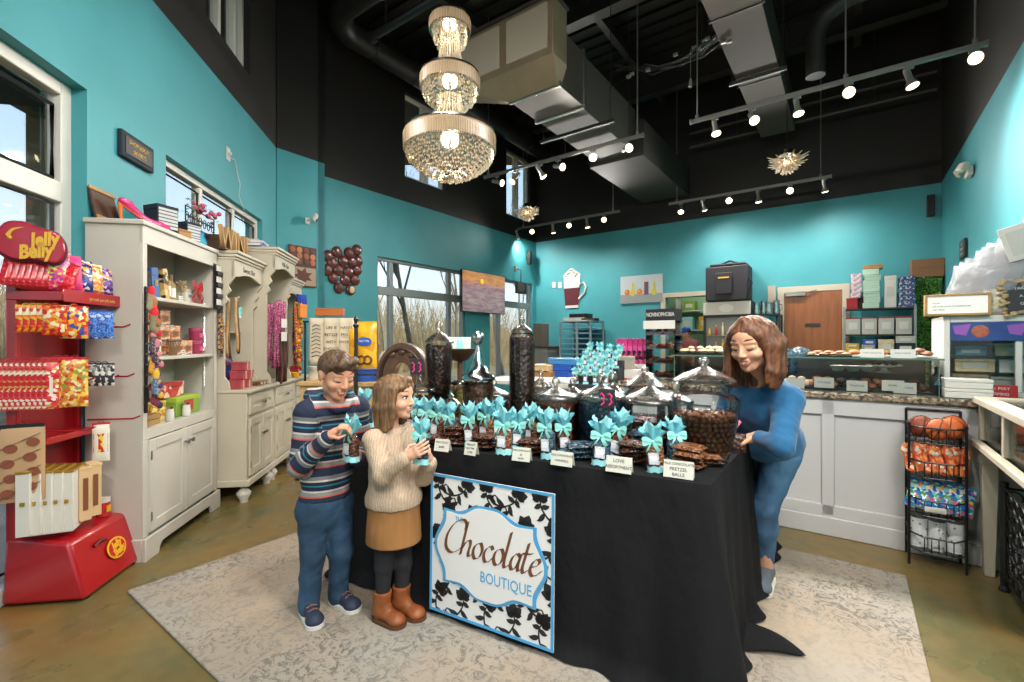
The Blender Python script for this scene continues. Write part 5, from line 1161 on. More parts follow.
# socks on a clip strip, bookcase left front
def make_sock(m1,m2):
    t = thing('sock','-','sock'); pos = [(cap_((0,0,0),(0,0,-.1),.024,.022),0),(cap_((0,0,-.1),(.045,0,-.125),.024,.02),.01)]
    fl = [(('c',Vector(p[1]),Vector(p[2]),p[3],p[4]),k_) for p,k_ in pos]
    o = sdf_obj('knit_body',fl,m1,t,h=.006,sm=1); o.scale = (1,.4,1)
    tp = sdf_obj('toe_cap',[(cap_((.04,0,-.123),(.05,0,-.128),.0215,.021),0)],m2,t,h=.006); tp.scale = (1,.42,1); c = sdf_obj('cuff',[(cap_((0,0,.0),(0,0,-.015),.0255,.025),0)],m2,t,h=.006); c.scale = (1,.45,1); return t
SK = [('olive sock with red toe','#7d8a6a','#c5202a'),('orange-red sock with tan toe','#c8402c','#9a6a45'),('green sock with red toe','#67785a','#c5202a'),('rust sock with brown toe','#b5532f','#7a5038'),('grey sock with pink cuff','#3a3d44','#c97f86'),('charcoal sock with pink cuff','#33363d','#b5747c'),('mustard sock with purple toe','#c58a2a','#4d2a5c'),('gold sock with plum toe','#cf9d35','#552d63'),('denim blue sock with mustard toe','#35618a','#c9a035'),('burgundy sock with navy toe','#7a2a3c','#2a2f45')]
sp = thing('clip_strip','black clip strip holding the socks on the left front edge of the bookcase','clip strip',HB(-.005,.316,.95),RZL); mb = MB().box(-.008,.008,-.006,.006,-.1,.62); obj('strip',mb,BLK,sp)
for i in range(10): mb = MB().box(-.012,.012,-.018,-.006,.59 - .06 * i,.6 - .06 * i); obj('clip',mb,KNOB,sp)
for i,(lb,c1,c2) in enumerate(SK):
    t = make_sock(printed('sock_%d' % i,[c1,c1,c1,c1,c1,c2],170,.9),mat('sock_toe_%d' % i,c2,.9)); tag(t,lb + ' hanging from the clip strip on the bookcase','sock','socks on the bookcase clip strip'); t.location = HB(-.005 + .012 * (i % 2) + .003 * i,.345 + .006 * (i % 3),1.55 - .06 * i); t.rotation_euler = (0,R(6),RZL - R(25)); t.scale = (.78,.8,.95)
def hanging_cloth(name,label,cat,loc,rz,w,L,m,n=4,group=None,seed=1,tip=.7,top=KNOB):
    """strips of knit or ribbon hanging from a hook"""
    t = thing(name,label,cat,loc,rz,group); g = random.Random(seed)
    for i in range(n):
        x = (i - (n - 1) / 2) * w / n; l = L * g.uniform(.8,1); ph = g.uniform(0,6)
        mb = MB().sheet(lambda a,b: (x + (a - .5) * w / n * 1.15 * (1 - (1 - tip) * b) + .006 * math.sin(b * 7 + ph),-.012 * math.sin(PI * a) - .006 * i % 3 * .01 + .008 * math.sin(b * 5 + ph),-l * b),4,12); o = obj('strip',mb,m[i % len(m)],t,smooth=180); sm = o.modifiers.new('t','SOLIDIFY'); sm.thickness = .004
    mb = MB().tube([(0,.03,.01),(0,-.01,.012),(0,-.02,0)],.003,6); obj('hook',mb,top,t); return t
NO = printed('navy_orange',['#1d2a44','#22304d','#c98a34','#1d2a44','#d9a04a'],90,.9,(1,1,2.5))
hanging_cloth('scarf','navy and orange patterned scarf hanging at the right end of the bookcase','scarf',HB(.93,.31,1.47),RZL,.09,.34,[NO],3,tip=.8)

# on top of the bookcase
zh = 1.954
bd = thing('wooden_board','brown wooden board leaning on the wall behind the high-heeled shoe','board',HB(.12,.06,zh),RZL,rot=(R(-14),0,RZL)); mb = MB().box(-.1,.1,0,.016,0,.19); obj('plank',mb,WOODD,bd,bevel=.003); 
for z in (0,.172): mb = MB().box(-.11,.11,-.006,0,z,z + .022); obj('batten',mb,WOOD,bd)
# high heel
sh = thing('high_heel_shoe','glossy pink and orange high-heeled shoe on top of the white bookcase','shoe',HB(.19,.2,zh),RZL - R(55))
SHM = mat('shoe_pink','#c42a6a',.15,var=.3,vs=12,coat=.8); SHO = mat('shoe_orange','#e0792f',.2,coat=.6)
foot = [(-.1,0,.135),(-.075,0,.12),(-.03,0,.07),(.03,0,.025),(.075,0,.016),(.115,0,.012)]
pos = [(c,.008) for c in chain(foot,[.026,.027,.022,.024,.026,.014])]
sdf_obj('upper',pos,SHM,sh,[ell((-.06,0,.17),(.06,.02,.055)),cap_((-.08,0,.14),(.02,0,.06),.017,.012)],h=.004,planes=[((0,0,-1),-.001)])
mb = MB().tube([(-.112,0,.125),(-.112,0,.07),(-.106,0,0)],[.016,.01,.006],8); obj('heel',mb,SHO,sh); mb = MB().sheet(lambda a,b: (-.105 + .22 * a,(b - .5) * .045 * (1 - .3 * abs(a - .5)),.11 * (1 - a) ** 1.7 + .001),14,3); o = obj('sole',mb,SHO,sh,smooth=180); o.modifiers.new('t','SOLIDIFY').thickness = .004
GRID = stripes('brick_print',['#b9bcbd','#c4c7c7','#a9adae','#23282e'],45,'Z',.5)
def gift_box(label,s,d,z,w,dp,h,rz=0): return carton(label,'box',HB(s,d,z),RZL + rz,w,dp,h,NAVY,NAVY,GRID,'navy gift boxes',lid=.2,lab=(.9,.75),name='gift_box')
gift_box('largest navy brick-print box next to the high-heeled shoe',.36,.2,zh,.13,.13,.17,-.5); gift_box('navy brick-print box behind the largest one',.5,.11,zh,.12,.1,.18,-.3)
carton('tan parcel box with blue base between the navy gift boxes','box',HB(.52,.24,zh),RZL - .3,.1,.06,.06,KRAFT,KRAFT,None)
gift_box('small flat navy box at the bookcase top front edge',.6,.26,zh,.1,.06,.035,-.3); gift_box('upright navy brick-print box toward the right end of the bookcase top',.75,.17,zh,.11,.1,.16,-.4)
v = thing('blue_vase','small blue glass vase at the right end of the bookcase top','vase',HB(.86,.2,zh)); mb = MB().lathe([(.001,0),(.03,0),(.045,.04),(.03,.08),(.022,.1),(.028,.115)],20); obj('body',mb,mat('blue_glass','#3aa0c4',.08,coat=.6),v,smooth=60); mb = MB().tube([(.028 * math.cos(a),.028 * math.sin(a),.115) for a in np.linspace(0,6.28,14)[:-1]],.003,5,closed=True); obj('rim',mb,mat('blue_glass','#3aa0c4'),v)

# wall plaque, outlet, camera, poster, decal
p = left(134,152); q = thing('wall_plaque','dark framed plaque with gold lettering on the teal wall above the bookcase','plaque',p,RZL); a_ = left(120,150); b_ = left(150,150); w_ = (b_ - a_).length
mb = MB().box(-w_/2,w_/2,-.03,0,-.085,.085); obj('frame',mb,NAVY,q,bevel=.008); mb = MB().box(-w_/2 + .03,w_/2 - .03,-.034,-.03,-.055,.055); obj('panel',mb,mat('plaque_dark','#2b2a26',.5),q)
text('SHOP LOCAL',.036,GOLD,q,(0,-.0355,.025)); text('SWEETS',.036,GOLD,q,(0,-.0355,-.025))
p = left(228,154); q = thing('wall_outlet','white outlet plate with plug on the left wall, trailing a white cord','outlet',p,RZL); mb = MB().box(-.04,.04,-.006,0,-.06,.06); obj('plate',mb,WLAB,q,bevel=.003); mb = MB().box(-.015,.015,-.03,-.006,-.01,.02); obj('plug',mb,WLAB,q,bevel=.004)
e = [left(229,157,.03),left(235,160,.03),left(237,172,.02),left(240,184,.02),left(239,196,.02),left(244,210,.02)]; c_ = MB(); c_.tube([(x - p) for x in e],.004,6); o = obj('power_cord',c_,WLAB,loc=p,smooth=60); tag(o,'thin white power cord running down the teal wall from the outlet','cord')
def wall_camera(label,p,rz,name='security_camera'):
    q = thing(name,label,'camera',p,rz); mb = MB().box(-.03,.03,-.015,0,-.04,.04); obj('bracket',mb,WLAB,q,bevel=.005); mb = MB().tube([(0,-.015,0),(0,-.06,.01),(.02,-.09,.02)],.012,8); obj('arm',mb,WLAB,q)
    mb = MB(); mb.M = Matrix.Translation((.03,-.12,.03)) @ Matrix.Rotation(R(30),4,'Y'); mb.lathe([(.001,-.05),(.03,-.045),(.034,.04),(.025,.055),(.001,.056)],14); b = obj('housing',mb,WLAB,q); mb = MB().ball((.05,-.135,.0),.014,8); obj('lens',mb,BLK,b); return q
wall_camera('small white security camera on the teal pier by the poster',hit(307,221,W,-5.66),RZW)
p0,p1_ = hit(288,244,W,-5.66),hit(316,288,W,-5.66); pw = (Vector((p1_.x,p1_.y)) - Vector((p0.x,p0.y))).length; pz = p0.z - p1_.z
q = thing('poster','poster of assorted chocolates and a brown leaf on the teal pier','poster',((p0 + p1_) / 2),RZW); mb = MB().box(-pw/2,pw/2,-.012,0,-pz/2,pz/2); obj('backing',mb,mat('poster_brown','#4a2a22',.5,var=.3,vs=8),q)
g = random.Random(6); PCOL = [mat('poster_c%d' % i,c,.5) for i,c in enumerate(['#a0522f','#c07a45','#7a3a2a','#5a2a20','#b5623a'])]
for i in range(3):
    for j in range(4): mb = MB().lathe([(.001,0),(pw * .1,.0),(pw * .1,.004),(.001,.006)],12); o = obj('printed_chocolate',mb,PCOL[(i * 3 + j) % 5],q,loc=(-pw/2 + pw * (.14 + .24 * j),-.012,pz/2 - pz * (.1 + .14 * i)),rot=(R(90),0,0))
mb = MB().box(-pw/2 + .01,pw/2 - .01,-.014,-.012,-pz * .47,-pz * .02); obj('print_ground',mb,mat('poster_tan','#a88f78',.5),q)
mb = MB(); pts = [(.36 * pw * (1 if i % 2 else .55) * math.cos(i * PI / 7),-pz * .24 + .3 * pw * (1 if i % 2 else .55) * math.sin(i * PI / 7)) for i in range(14)]; mb.prism(pts,.004,o=-.018); obj('printed_leaf',mb,mat('poster_leaf','#5a2d22',.5),q)
# chocolate balls on the wall
cb = hit(346,272,W,-6.09); q = thing('wall_decoration','cluster of round brown chocolate balls on the teal wall left of the windows','wall decoration',cb,RZW)
def bl(px,py): v_ = hit(px,py,W,-6.09) - cb; return (v_.dot(U),v_.z)
BR = mat('choc_ball','#5f2a24',.25,var=.15,vs=10,coat=.4)
for i,(px,py) in enumerate([(328,256),(327,270),(337,252),(349,253),(357,250),(332,263),(343,261),(352,262),(358,261),(338,270),(348,272),(357,270),(333,278),(345,280),(355,280),(339,288),(351,270)][:16]):
    x,z = bl(px,py); mb = MB().ball((x,0,z),.088,16,sc=(1,.45,1)); obj('chocolate_ball',mb,BR,q,smooth=180)
x,z = bl(350,290); mb = MB().ball((x,-.01,z),.085,16,sc=(1,.4,1)); o = obj('cut_chocolate',mb,BR,q,smooth=180); mb = MB().ball((x,-.05,z),.06,12,sc=(.8,.2,.9)); obj('nut_filling',mb,mat('nut_cream','#d9b98a',.5),o,smooth=180)

# three sideboards with hutches
def sideboard(s0,s1,dl,zt,du,zu,label,header,drawers=1,sign=None):
    w = s1 - s0; t = thing('sideboard',label,'sideboard',LM((s0 + s1) / 2,0,0),RZL); a,b = -w/2 + .003,w/2 - .003
    mb = MB().box(a,b,-dl,-.01,.14,zt - .03); obj('carcass',mb,CREAM,t,bevel=.004)
    mb = MB().box(a - .004,b + .004,-dl - .03,-.005,zt - .03,zt); obj('worktop',mb,CREAM,t,bevel=.008)
    mb = MB().box(a - .004,b + .004,-dl - .02,-dl,.13,.18); mb.box(a - .01,a,-dl - .02,-.01,.13,.18); obj('base_moulding',mb,CREAM,t,bevel=.006)
    n = drawers
    for i in range(n):
        x0,x1 = a + .03 + i * (w - .06) / n,a + .03 + (i + 1) * (w - .06) / n - .02
        panel_door(t,x0,x1,zt - .2,zt - .05,-dl,CREAM,((x0 + x1) / 2,zt - .125),name='drawer'); 
    for i in range(2):
        x0,x1 = (a + .03,-.004) if i == 0 else (.004,b - .03); panel_door(t,x0,x1,.2,zt - .23,-dl,CREAM,(-.03 if i == 0 else .03,.5),x0 + .004 if i == 0 else None)
    for x in (a + .05,b - .05):
        for y in (-dl + .04,-.07): mb = MB().lathe([(.02,.13),(.034,.125),(.02,.11),(.05,.075),(.052,.055),(.028,.015),(.03,0)],16,c=(x,y,0)); obj('bun_foot',mb,WH,t,smooth=60)
    mb = MB(); 
    # scalloped sides reaching forward at the top
    for x in (a,b - .022):
        e = -du + .07; pr = [(e - .04,zt),(e - .03,zt + .06),(e,zt + .1),(e,zu - .42),(e - .03,zu - .39),(e - .01,zu - .35),(e - .045,zu - .31),(e - .025,zu - .27),(-du,zu - .21),(-du,zu - .05),(-.02,zu - .05),(-.02,zt)]; mb.prism(pr,.022,axis='x',o=x)
    obj('hutch_side',mb,CREAM,t,bevel=.002)
    mb = MB().box(a + .022,b - .022,-.025,-.01,zt,zu - .06); obj('hutch_back',mb,mat('panel_pale','#dfe6dc',.35),t)
    mb = MB().box(a - .02,b + .02,-du - .04,0,zu - .025,zu); mb.box(a - .012,b + .012,-du - .025,-.005,zu - .05,zu - .025); mb.box(a - .005,b + .005,-du - .012,-.01,zu - .07,zu - .05); obj('cornice',mb,CREAM,t,bevel=.006)
    hd_ = MB(); hd_.prism([(a,zu - .07),(b,zu - .07),(b,zu - .2),(b - .1,zu - .19),(.1,zu - .17),(0,zu - .16),(-.1,zu - .17),(a + .1,zu - .19),(a,zu - .2)],.02,o=-du); o = obj('header_board',hd_,CREAM,t,bevel=.002)
    mb = MB().box(a + .022,b - .022,-du + .02,-.025,zu - .075,zu - .07); obj('hutch_ceiling',mb,CREAM,t)
    if header: text(header,.06,INK,o,(0,-du - .001,zu - .125),name='lettering')
    return t
sideboard(3.885,4.475,.49,.88,.40,1.96,'cream sideboard and hutch next to the white bookcase','Sweet Bar',1)
sideboard(4.485,5.085,.49,.88,.50,2.11,'tallest cream sideboard hutch, in the middle of the three','Milk Bar',1)
sideboard(5.095,5.7,.49,.88,.40,1.94,'cream sideboard and hutch farthest along the left wall',None,1)
# WINE letters on the first hutch
wn = thing('letter_sign','wooden WINE letters standing on the first hutch','sign',LM(4.12,.33,1.962),RZL); 
for i,c in enumerate('WINE'):
    o = text(c,.25,WOOD,wn,(-.2 + (0,.145,.255,.39)[i],0,.09),ext=.015,name='letter',sx=.85); o.location.z = .087
mb = MB().box(-.28,.26,-.03,.03,-.001,.012); obj('base',mb,WOODD,wn)
carton('dark brown wooden box behind the WINE letters','box',LM(4.3,.12,1.962),RZL,.36,.16,.17,WOODD,WOODD,None)
# wire rack with flowers
fl_ = thing('flower_rack','black scroll-wire bottle rack with pink flowers by the high window','wire rack',LM(3.98,.12,1.962),RZL); mb = MB(); g = random.Random(2)
for x in (-.22,.22): mb.tube([(x,0,0),(x,0,.3)],.006,6)
for z in (.02,.16,.3): mb.tube([(-.22,0,z),(.22,0,z)],.005,6)
for i in range(7): x = -.2 + i * .066; mb.tube([(x + .03 * math.cos(a) * (1 - a / 14),0,.22 + .045 * math.sin(a) * (1 - a / 14)) for a in np.linspace(0,9,22)],.004,5); mb.tube([(x + .03 * math.cos(a),0,.09 + .05 * math.sin(a)) for a in np.linspace(0,6.28,12)],.004,5)
obj('scroll_wire',mb,BLK,fl_); mb = MB()
for i in range(16): mb.ball((g.uniform(-.22,.24),g.uniform(-.05,.02),.3 + g.uniform(-.03,.08)),g.uniform(.012,.022),7)
o = obj('flower',mb,mat('flower_pink','#b5566a',.7,var=.3,vs=30),fl_); o['kind'] = 'stuff'; mb = MB()
for i in range(26): p = Vector((g.uniform(-.24,.26),g.uniform(-.05,.02),.3 + g.uniform(-.05,.06))); d = Vector((g.uniform(-1,1),g.uniform(-1,1),g.uniform(-.3,1))).normalized() * .035; s_ = d.cross(Vector((0,0,1))).normalized() * .01; mb.add([p,p + d * .5 + s_,p + d,p + d * .5 - s_],[(0,1,2,3)])
o = obj('leaf',mb,mat('leaf_green','#55703a',.7),fl_); o['kind'] = 'stuff'
for i,(s,d,h,m,lb) in enumerate(((4.56,.32,.03,BLUE,'blue book lying flat on the tallest hutch, under the white one'),(4.57,.32,.02,WLAB,'white book on the blue one on the tallest hutch'),(4.75,.35,.035,NAVY,'navy book lying flat at the front of the tallest hutch'))):
    t = thing('book',lb,'book',LM(s,d,2.112 + (.031 if i == 1 else 0)),RZL + .1 * i); mb = MB().box(-.1,.1,-.07,.07,.003,h - .003); obj('pages',mb,WLAB,t); mb = MB().box(-.105,.105,-.075,.072,0,.003); mb.box(-.105,.105,-.075,.072,h - .003,h); mb.box(-.105,.105,-.075,-.072,0,h); obj('cover',mb,m,t)
cr = thing('wooden_crate','whitewashed slatted crate on the tallest hutch','crate',LM(4.85,.22,2.112),RZL)
for i in range(7): mb = MB().box(-.15 + i * .043,-.15 + i * .043 + .036,-.06,-.05,0,.11); obj('slat',mb,mat('whitewash','#c9bfae',.7),cr,bevel=.002)
mb = MB().box(-.15,.15,-.05,.06,0,.012); mb.box(-.15,-.14,-.05,.06,.012,.11); mb.box(.14,.15,-.05,.06,.012,.11); mb.box(-.14,.14,.05,.06,.012,.11); obj('box_body',mb,mat('whitewash','#c9bfae'),cr)
bottle('teal bottle with white cap standing on the farthest hutch',LM(5.2,.36,1.942),.035,.24,mat('teal_glass','#3a8f84',.15,coat=.4),WLAB,WLAB)
# contents of the first hutch
zs = .882
RBX = printed('rose_box',['#9c3a44','#a8444c','#8c323e','#c98a7e'],16,.5)
for i,(s,z) in enumerate(((3.98,0),(4.1,0),(4.03,.07),(4.14,.07),(4.06,.14))): carton('rose-red ribboned box, %s of the pyramid on the first sideboard' % ['bottom left','bottom right','middle left','middle right','top'][i],'box',LM(s,.38,zs + z),RZL,.1,.1,.068,RBX,RBX,mat('tan_panel','#d4a98a',.5),'rose-red boxes on the first sideboard',lab=(.25,.95))
PLA = printed('plaid_pack',['#8c2030','#2a3a7a','#b03040','#3f57b5','#571a2a'],60,.3)
for i,(s,d) in enumerate(((4.08,.2),(4.22,.22),(4.17,.12),(4.3,.14))): packet('red and blue plaid packet, %s behind the rose-red boxes' % nth(i,4),'packet',LM(s,d,zs),RZL,.12,.26 - .02 * (i % 2),.06,PLA,mat('packet_blue','#2d4f9c',.3),None,'plaid packets on the first sideboard')
sf = thing('glass_shelf','small corner shelf inside the first hutch carrying little ornaments','shelf',LM(4.3,.14,1.33),RZL); mb = MB().prism([(-.13,.1),(.14,.1),(.14,-.1),(.0,-.1),(-.1,-.02)],.012,axis='z'); obj('board',mb,CREAM,sf,bevel=.003); mb = MB().bar((0,.09,0),(0,.0,-.0),.01); mb.bar((0,.09,-.08),(0,-.04,0),.01); obj('bracket',mb,CREAM,sf)
for i in range(3):
    o = thing('ornament','little tan ornament, %s on the corner shelf of the first hutch' % nth(i,3),'ornament',LM(4.24 + .06 * i,.17,1.343),RZL,'ornaments on the corner shelf'); mb = MB().lathe([(.001,0),(.02,0),(.024,.015),(.012,.03),(.016,.042),(.001,.055)],12); obj('body',mb,mat('ornament_tan','#b08a62',.5),o); mb = MB().ball((0,0,.056),.007,8); obj('tip',mb,WLAB,o)
for i in range(2): hanging_cloth('wood_garland','tan wooden tag garland hanging in the first hutch, %s one' % ('left','right')[i],'garland',LM(3.93 + .09 * i,.4 - .1 * i,1.6),RZL,.05,.5,[WOOD,WOODD],2,seed=4 + i,tip=1)
o = thing('teal_bow','small teal ribbon bow hanging at the left of the first hutch','bow',LM(4.02,.36,1.5),RZL); obj('loops',bow(1.3),TEAL,o,smooth=180); mb = MB().ball((0,-.03,-.05),.014,8); obj('bell',mb,WLAB,o)
# hanging belts in the second, hanging knits in the third
MAG = printed('magenta_knit',['#8a2c55','#b5487a','#6b2444','#d08aa5','#7a3350'],110,.9,(1,1,2)); BRN = stripes('belt_brown',['#2e1a14','#4a2a1e','#2e1a14','#6b4030'],30,'X',.6)
def price_tag(label,loc): 
    t = thing('price_tag',label,'tag',loc,RZL - R(30)); mb = MB().box(-.03,.03,0,.002,-.04,.04); obj('card',mb,WLAB,t); mb = MB().tube([(0,0,.04),(0,.004,.07)],.0015,4); obj('string',mb,INK,t)
for i in range(3): hanging_cloth('scarf','magenta and plum patterned scarf, %s in the tallest hutch' % nth(i,3),'scarf',LM(4.52 + .1 * i,.53 - .12 * i,1.62 - .02 * i),RZL - R(20),.14,.62,[MAG],4,'magenta scarves in the tallest hutch',seed=20 + i)
for i in range(3): hanging_cloth('belt','dark brown striped ribbon bundle, %s below the magenta scarves' % nth(i,3),'ribbon bundle',LM(4.5 + .09 * i,.57 - .05 * i,1.33 - .03 * i),RZL - R(20),.1,.5,[BRN],4,'brown ribbon bundles in the tallest hutch',seed=30 + i)
price_tag('white price tag beside the magenta scarves',LM(4.47,.585,1.42)); price_tag('white price tag beside the brown ribbon bundles',LM(4.42,.6,1.3))
KN = [('#b5532f','#d9a04a'),('#2a3fa0','#d9a520'),('#7a2a55','#c84a6a'),('#2c2f3a','#c53a3a'),('#1f6a4a','#d9a520'),('#c5302a','#e0b83a')]
for i,(c1,c2) in enumerate(KN):
    s = 5.12 + .09 * i; d = .52 - .03 * i; t = hanging_cloth('knit_garland',['rust and gold','royal blue and gold','plum and rose','black and red','green and gold','red and yellow'][i] + ' pompom garland hanging in front of the farthest hutch','garland',LM(s,d,1.66 - .05 * (i % 3)),RZL - R(25),.1,.62 - .05 * (i % 2),[printed('knit_%d' % i,[c1,c1,c2,'#2a2a30'],90,.9)],3,'pompom garlands at the farthest hutch',seed=50 + i)
    mb = MB(); g = random.Random(i)
    for j in range(6): mb.ball((g.uniform(-.05,.05),-.02,-.1 - .1 * j),.022,8)
    o = obj('pompom',mb,mat('pompom_%d' % i,['#d9a520','#d9a520','#c5302a','#c53a3a','#e0b83a','#e0b83a'][i],.95),t); o['kind'] = 'stuff'
carton('orange greeting box clipped above the garlands','box',LM(5.1,.57,1.5),RZL - R(25),.1,.03,.14,mat('orange_card','#d9812a',.5),None,None)
packet('royal blue plush packet at the top of the farthest hutch','packet',LM(5.5,.45,1.56),RZL - R(30),.14,.22,.07,printed('blue_plush',['#1f3a9c','#2848b8','#1a2f80'],60,.9),None,None)
for i in range(3): tin('small yellow round tin, %s along the farthest sideboard edge' % nth(i,3),LM(5.12 + .05 * i,.5 - .03 * i,.882 + (.0 if i else 0)),.03,.05,YEL,YEL,group='yellow tins on the farthest sideboard')
for i,c in enumerate(((5.3,.44),(5.42,.42))): carton(['dark red box at the front of the farthest sideboard','small brown carton behind the dark red box on the farthest sideboard'][i],'box',LM(c[0],c[1],.882),RZL,.09,.08,.11,[REDM,KRAFT][i],None,WLAB)
for i in range(3): carton('brown patterned box, %s at the right of the first sideboard' % nth(i,3),'box',LM(4.25 + .07 * i,.44,.882),RZL,.065,.06,.035,printed('brown_pat',['#7a5232','#5a3a24','#a5794a'],50),None,WLAB,'small brown boxes on the first sideboard')
# RED CANDY RACK
rk = thing('candy_rack','tall glossy red metal candy rack with bean-shaped sign beside the big left window','rack',LM(2.755,0,0),RZL); hw = .205
mb = MB(); mb.add([(-hw - .02,-.28,.012),(hw + .02,-.28,.012),(hw + .02,.07,.012),(-hw - .02,.07,.012),(-hw,-.2,.285),(hw,-.2,.285),(hw,.07,.33),(-hw,.07,.33)],[(3,2,1,0),(4,5,6,7),(0,1,5,4),(1,2,6,5),(2,3,7,6),(3,0,4,7)]); bn_ = obj('base_bin',mb,RED,rk,bevel=.018)
mb = MB().tube([(-.09 + .045 * 2 * i / 6 - .0,-.232,.215 + .012 * math.sin(PI * i / 6)) for i in range(7)],.008,6); obj('handle_slot',mb,mat('rack_dark','#5a0a10',.4),bn_)
mb = MB()
for x in (-.17,.17):
    for y in (-.25,-.03): mb.cyl((x,y,0),(x,y,.014),.016,n=10)
obj('foot',mb,BLK,rk)
# bean mark on the bin front
mk = Matrix.Translation((.05,-.248,.15)) @ Matrix.Rotation(R(-16),4,'X')
mb = MB(mk); mb.prism([(.07 * math.cos(a),.055 * math.sin(a)) for a in np.linspace(0,2 * PI,24)[:-1]],.003,o=-.004); em = obj('emblem',mb,YEL,rk); mb = MB(mk); mb.prism([(.06 * math.cos(a),.046 * math.sin(a)) for a in np.linspace(0,2 * PI,24)[:-1]],.003,o=-.006); obj('emblem_field',mb,REDB,em)
for i,s_ in enumerate(('Jelly','Belly')): o = text(s_,.05,YEL,em,mk @ Vector((.008 * i - .004,-.0085,.019 - .037 * i)),rot=(R(90 - 16),R(-12),0),shear=.2,sx=.8,bold=.002)
mb = MB().box(-hw,hw,.045,.062,.3,1.62); obj('back_panel',mb,RED,rk,bevel=.003)
for x in (-hw,hw - .025): mb = MB().box(x,x + .025,.02,.065,.3,1.66); obj('upright',mb,RED,rk,bevel=.004)
for z,d in ((1.5,.175),(.78,.1)): mb = MB().box(-hw - .005,hw - .01,-d,.062,z - .045 if z > 1 else z - .02,z); mb.box(-hw - .005,hw - .01,-d - .006,-d,z - .05 if z > 1 else z - .02,z + .012); obj('shelf',mb,RED,rk,bevel=.004)
text('get real. get jelly belly',.022,mat('sign_gold','#d8a05a',.5),rk,(.05,-.183,1.477),name='lettering')
for z,dd in ((1.34,.2),(1.06,.22),(.82,.25)):
    for x in (-.12,.06,.19) if z > .9 else (-.16,.19): mb = MB().tube([(x,-.02,z),(x,-dd,z),(x,-dd - .035,z + .015)],.0045,6); obj('peg_hook',mb,RED,rk)
# bean sign
sg = thing('bean_sign','red jelly-bean-shaped sign with yellow lettering on top of the candy rack','sign',at(33,262,2.19),R(37)); sg.scale = (.86,1,.98)
pts = crv([(-.135,.06),(-.14,.11),(-.1,.175),(-.03,.185),(.03,.165),(.09,.15),(.125,.1),(.125,.04),(.09,.0),(0,.01),(-.07,.005),(-.12,.03),(-.135,.06)],5)
mb = MB().prism([(p.x,p.y) for p in pts[:-1]],.03,o=-.015); sgb = obj('bean_board',mb,mat('bean_red','#a8182f',.2,var=.15,vs=4,coat=.6),sg,bevel=.008)
mb = MB().prism([(p.x * 1.06,(p.y - .09) * 1.08 + .09) for p in pts[:-1]],.008,o=.012); obj('rim_board',mb,mat('bean_plum','#5b2040',.4),sg)
for i,s_ in enumerate(('Jelly','Belly')): text(s_,.088,YEL,sg,(.045 - .035 * i,-.018,.108 - .06 * i),rot=(R(90),R(-10),0),shear=.25,sx=.78,bold=.004,ext=.003)
mb = MB().prism([(p.x,p.y) for p in crv([(-.1,.12),(-.075,.15),(-.03,.16),(-.07,.14),(-.09,.1)],4)],.004,o=-.019); mb.ball((-.085,-.016,.105),.01,8); obj('highlight_mark',mb,YEL,sg)
# bags on the top shelf
RIBP = printed('red_foil',['#c01a26','#d12a33','#a0141f','#c01a26','#e8505a'],99,.2)
n = 9
for i in range(n): packet('shiny red foil candy bag, %s on the top rack shelf' % nth(i,n),'candy bag',LM(2.5 + .012 * i,.0 + .017 * i,1.513),RZL - R(40),.1,.155 - .01 * (i % 3),.035,RIBP,mat('foil_edge','#8d1119',.3),None,'red foil bags on the rack shelf',rot=(R(-8),R(12),RZL - R(40)))
SP = [('magenta',printed('magenta_print',['#c22a5a','#8a2f8f','#e05a80','#d9c04a','#c22a5a'],77,.25)),('pink',printed('pink_print',['#d83a60','#e86a8a','#c22048','#e8b04a'],77,.25)),('navy',printed('navy_print',['#1f2f70','#2a3f9c','#e0a030','#d9d2c8','#1f2f70'],66,.25)),('orange-fronted',printed('orange_print',['#d9a04a','#c9652a','#e8c27a','#f0ead8'],66,.25)),('purple',printed('purple_print',['#4a2a7a','#6a3f9c','#d9c0e0','#e0a040'],66,.25))]
for i,(nm,m) in enumerate(SP): packet(nm + ' candy bag at the right of the top rack shelf','candy bag',LM(2.6 + .075 * i,.13,1.513),RZL - R(30),.095,.185 - .01 * i,.05,m,m,None,'coloured candy bags on the rack shelf',rot=(R(-6),0,RZL - R(25)))
RO = printed('red_orange',['#c8241c','#e0601f','#d9a02a','#b5181a','#e8d8b0'],66,.3); CW = mat('clear_white','#d9cfc6',.25)
def hung(label,px,py,Z,w,h,m,hm,group,rz=R(48),lm=None,lab=(.55,.35,.5)): return packet(label,'candy bag',at(px,py,Z) - Vector((0,0,h)),rz,w,h,.022,m,hm,lm,group,hang=True,lab=lab)
for i,px in enumerate((26,33,40,47)): hung('small red and orange bag, %s on the upper peg' % nth(i,4),px,306,2.2 + .012 * i,.075,.125,RO,YEL,'red-orange bags on the upper peg',R(62),CW)
hung('red and orange bag, front one on the upper peg',55,306,2.235,.09,.14,RO,RO,None,R(35)); hung('larger red and yellow bag hanging alone right of the upper peg row',74,307,2.3,.11,.155,printed('red_yellow',['#c8241c','#e8b83a','#e0601f','#f0e0b0','#2a4fa0'],61,.3),RO,None,R(35))
for i,px in enumerate((88,95,103)): hung('blue swirl candy bag, %s on the right peg' % nth(i,3),px,312,2.42 + .02 * i,.09,.14,printed('blue_swirl',['#2a5ab5','#5a8ad8','#1f3f8f','#8fb0e8'],48,.3,kind='NOISE'),BLUE,'blue bags on the right peg',R(40))
TALL = printed('tall_red',['#c01a22','#d9414a','#e8d8c8','#c9a04a','#c01a22'],57,.3,(1,1,1.6))
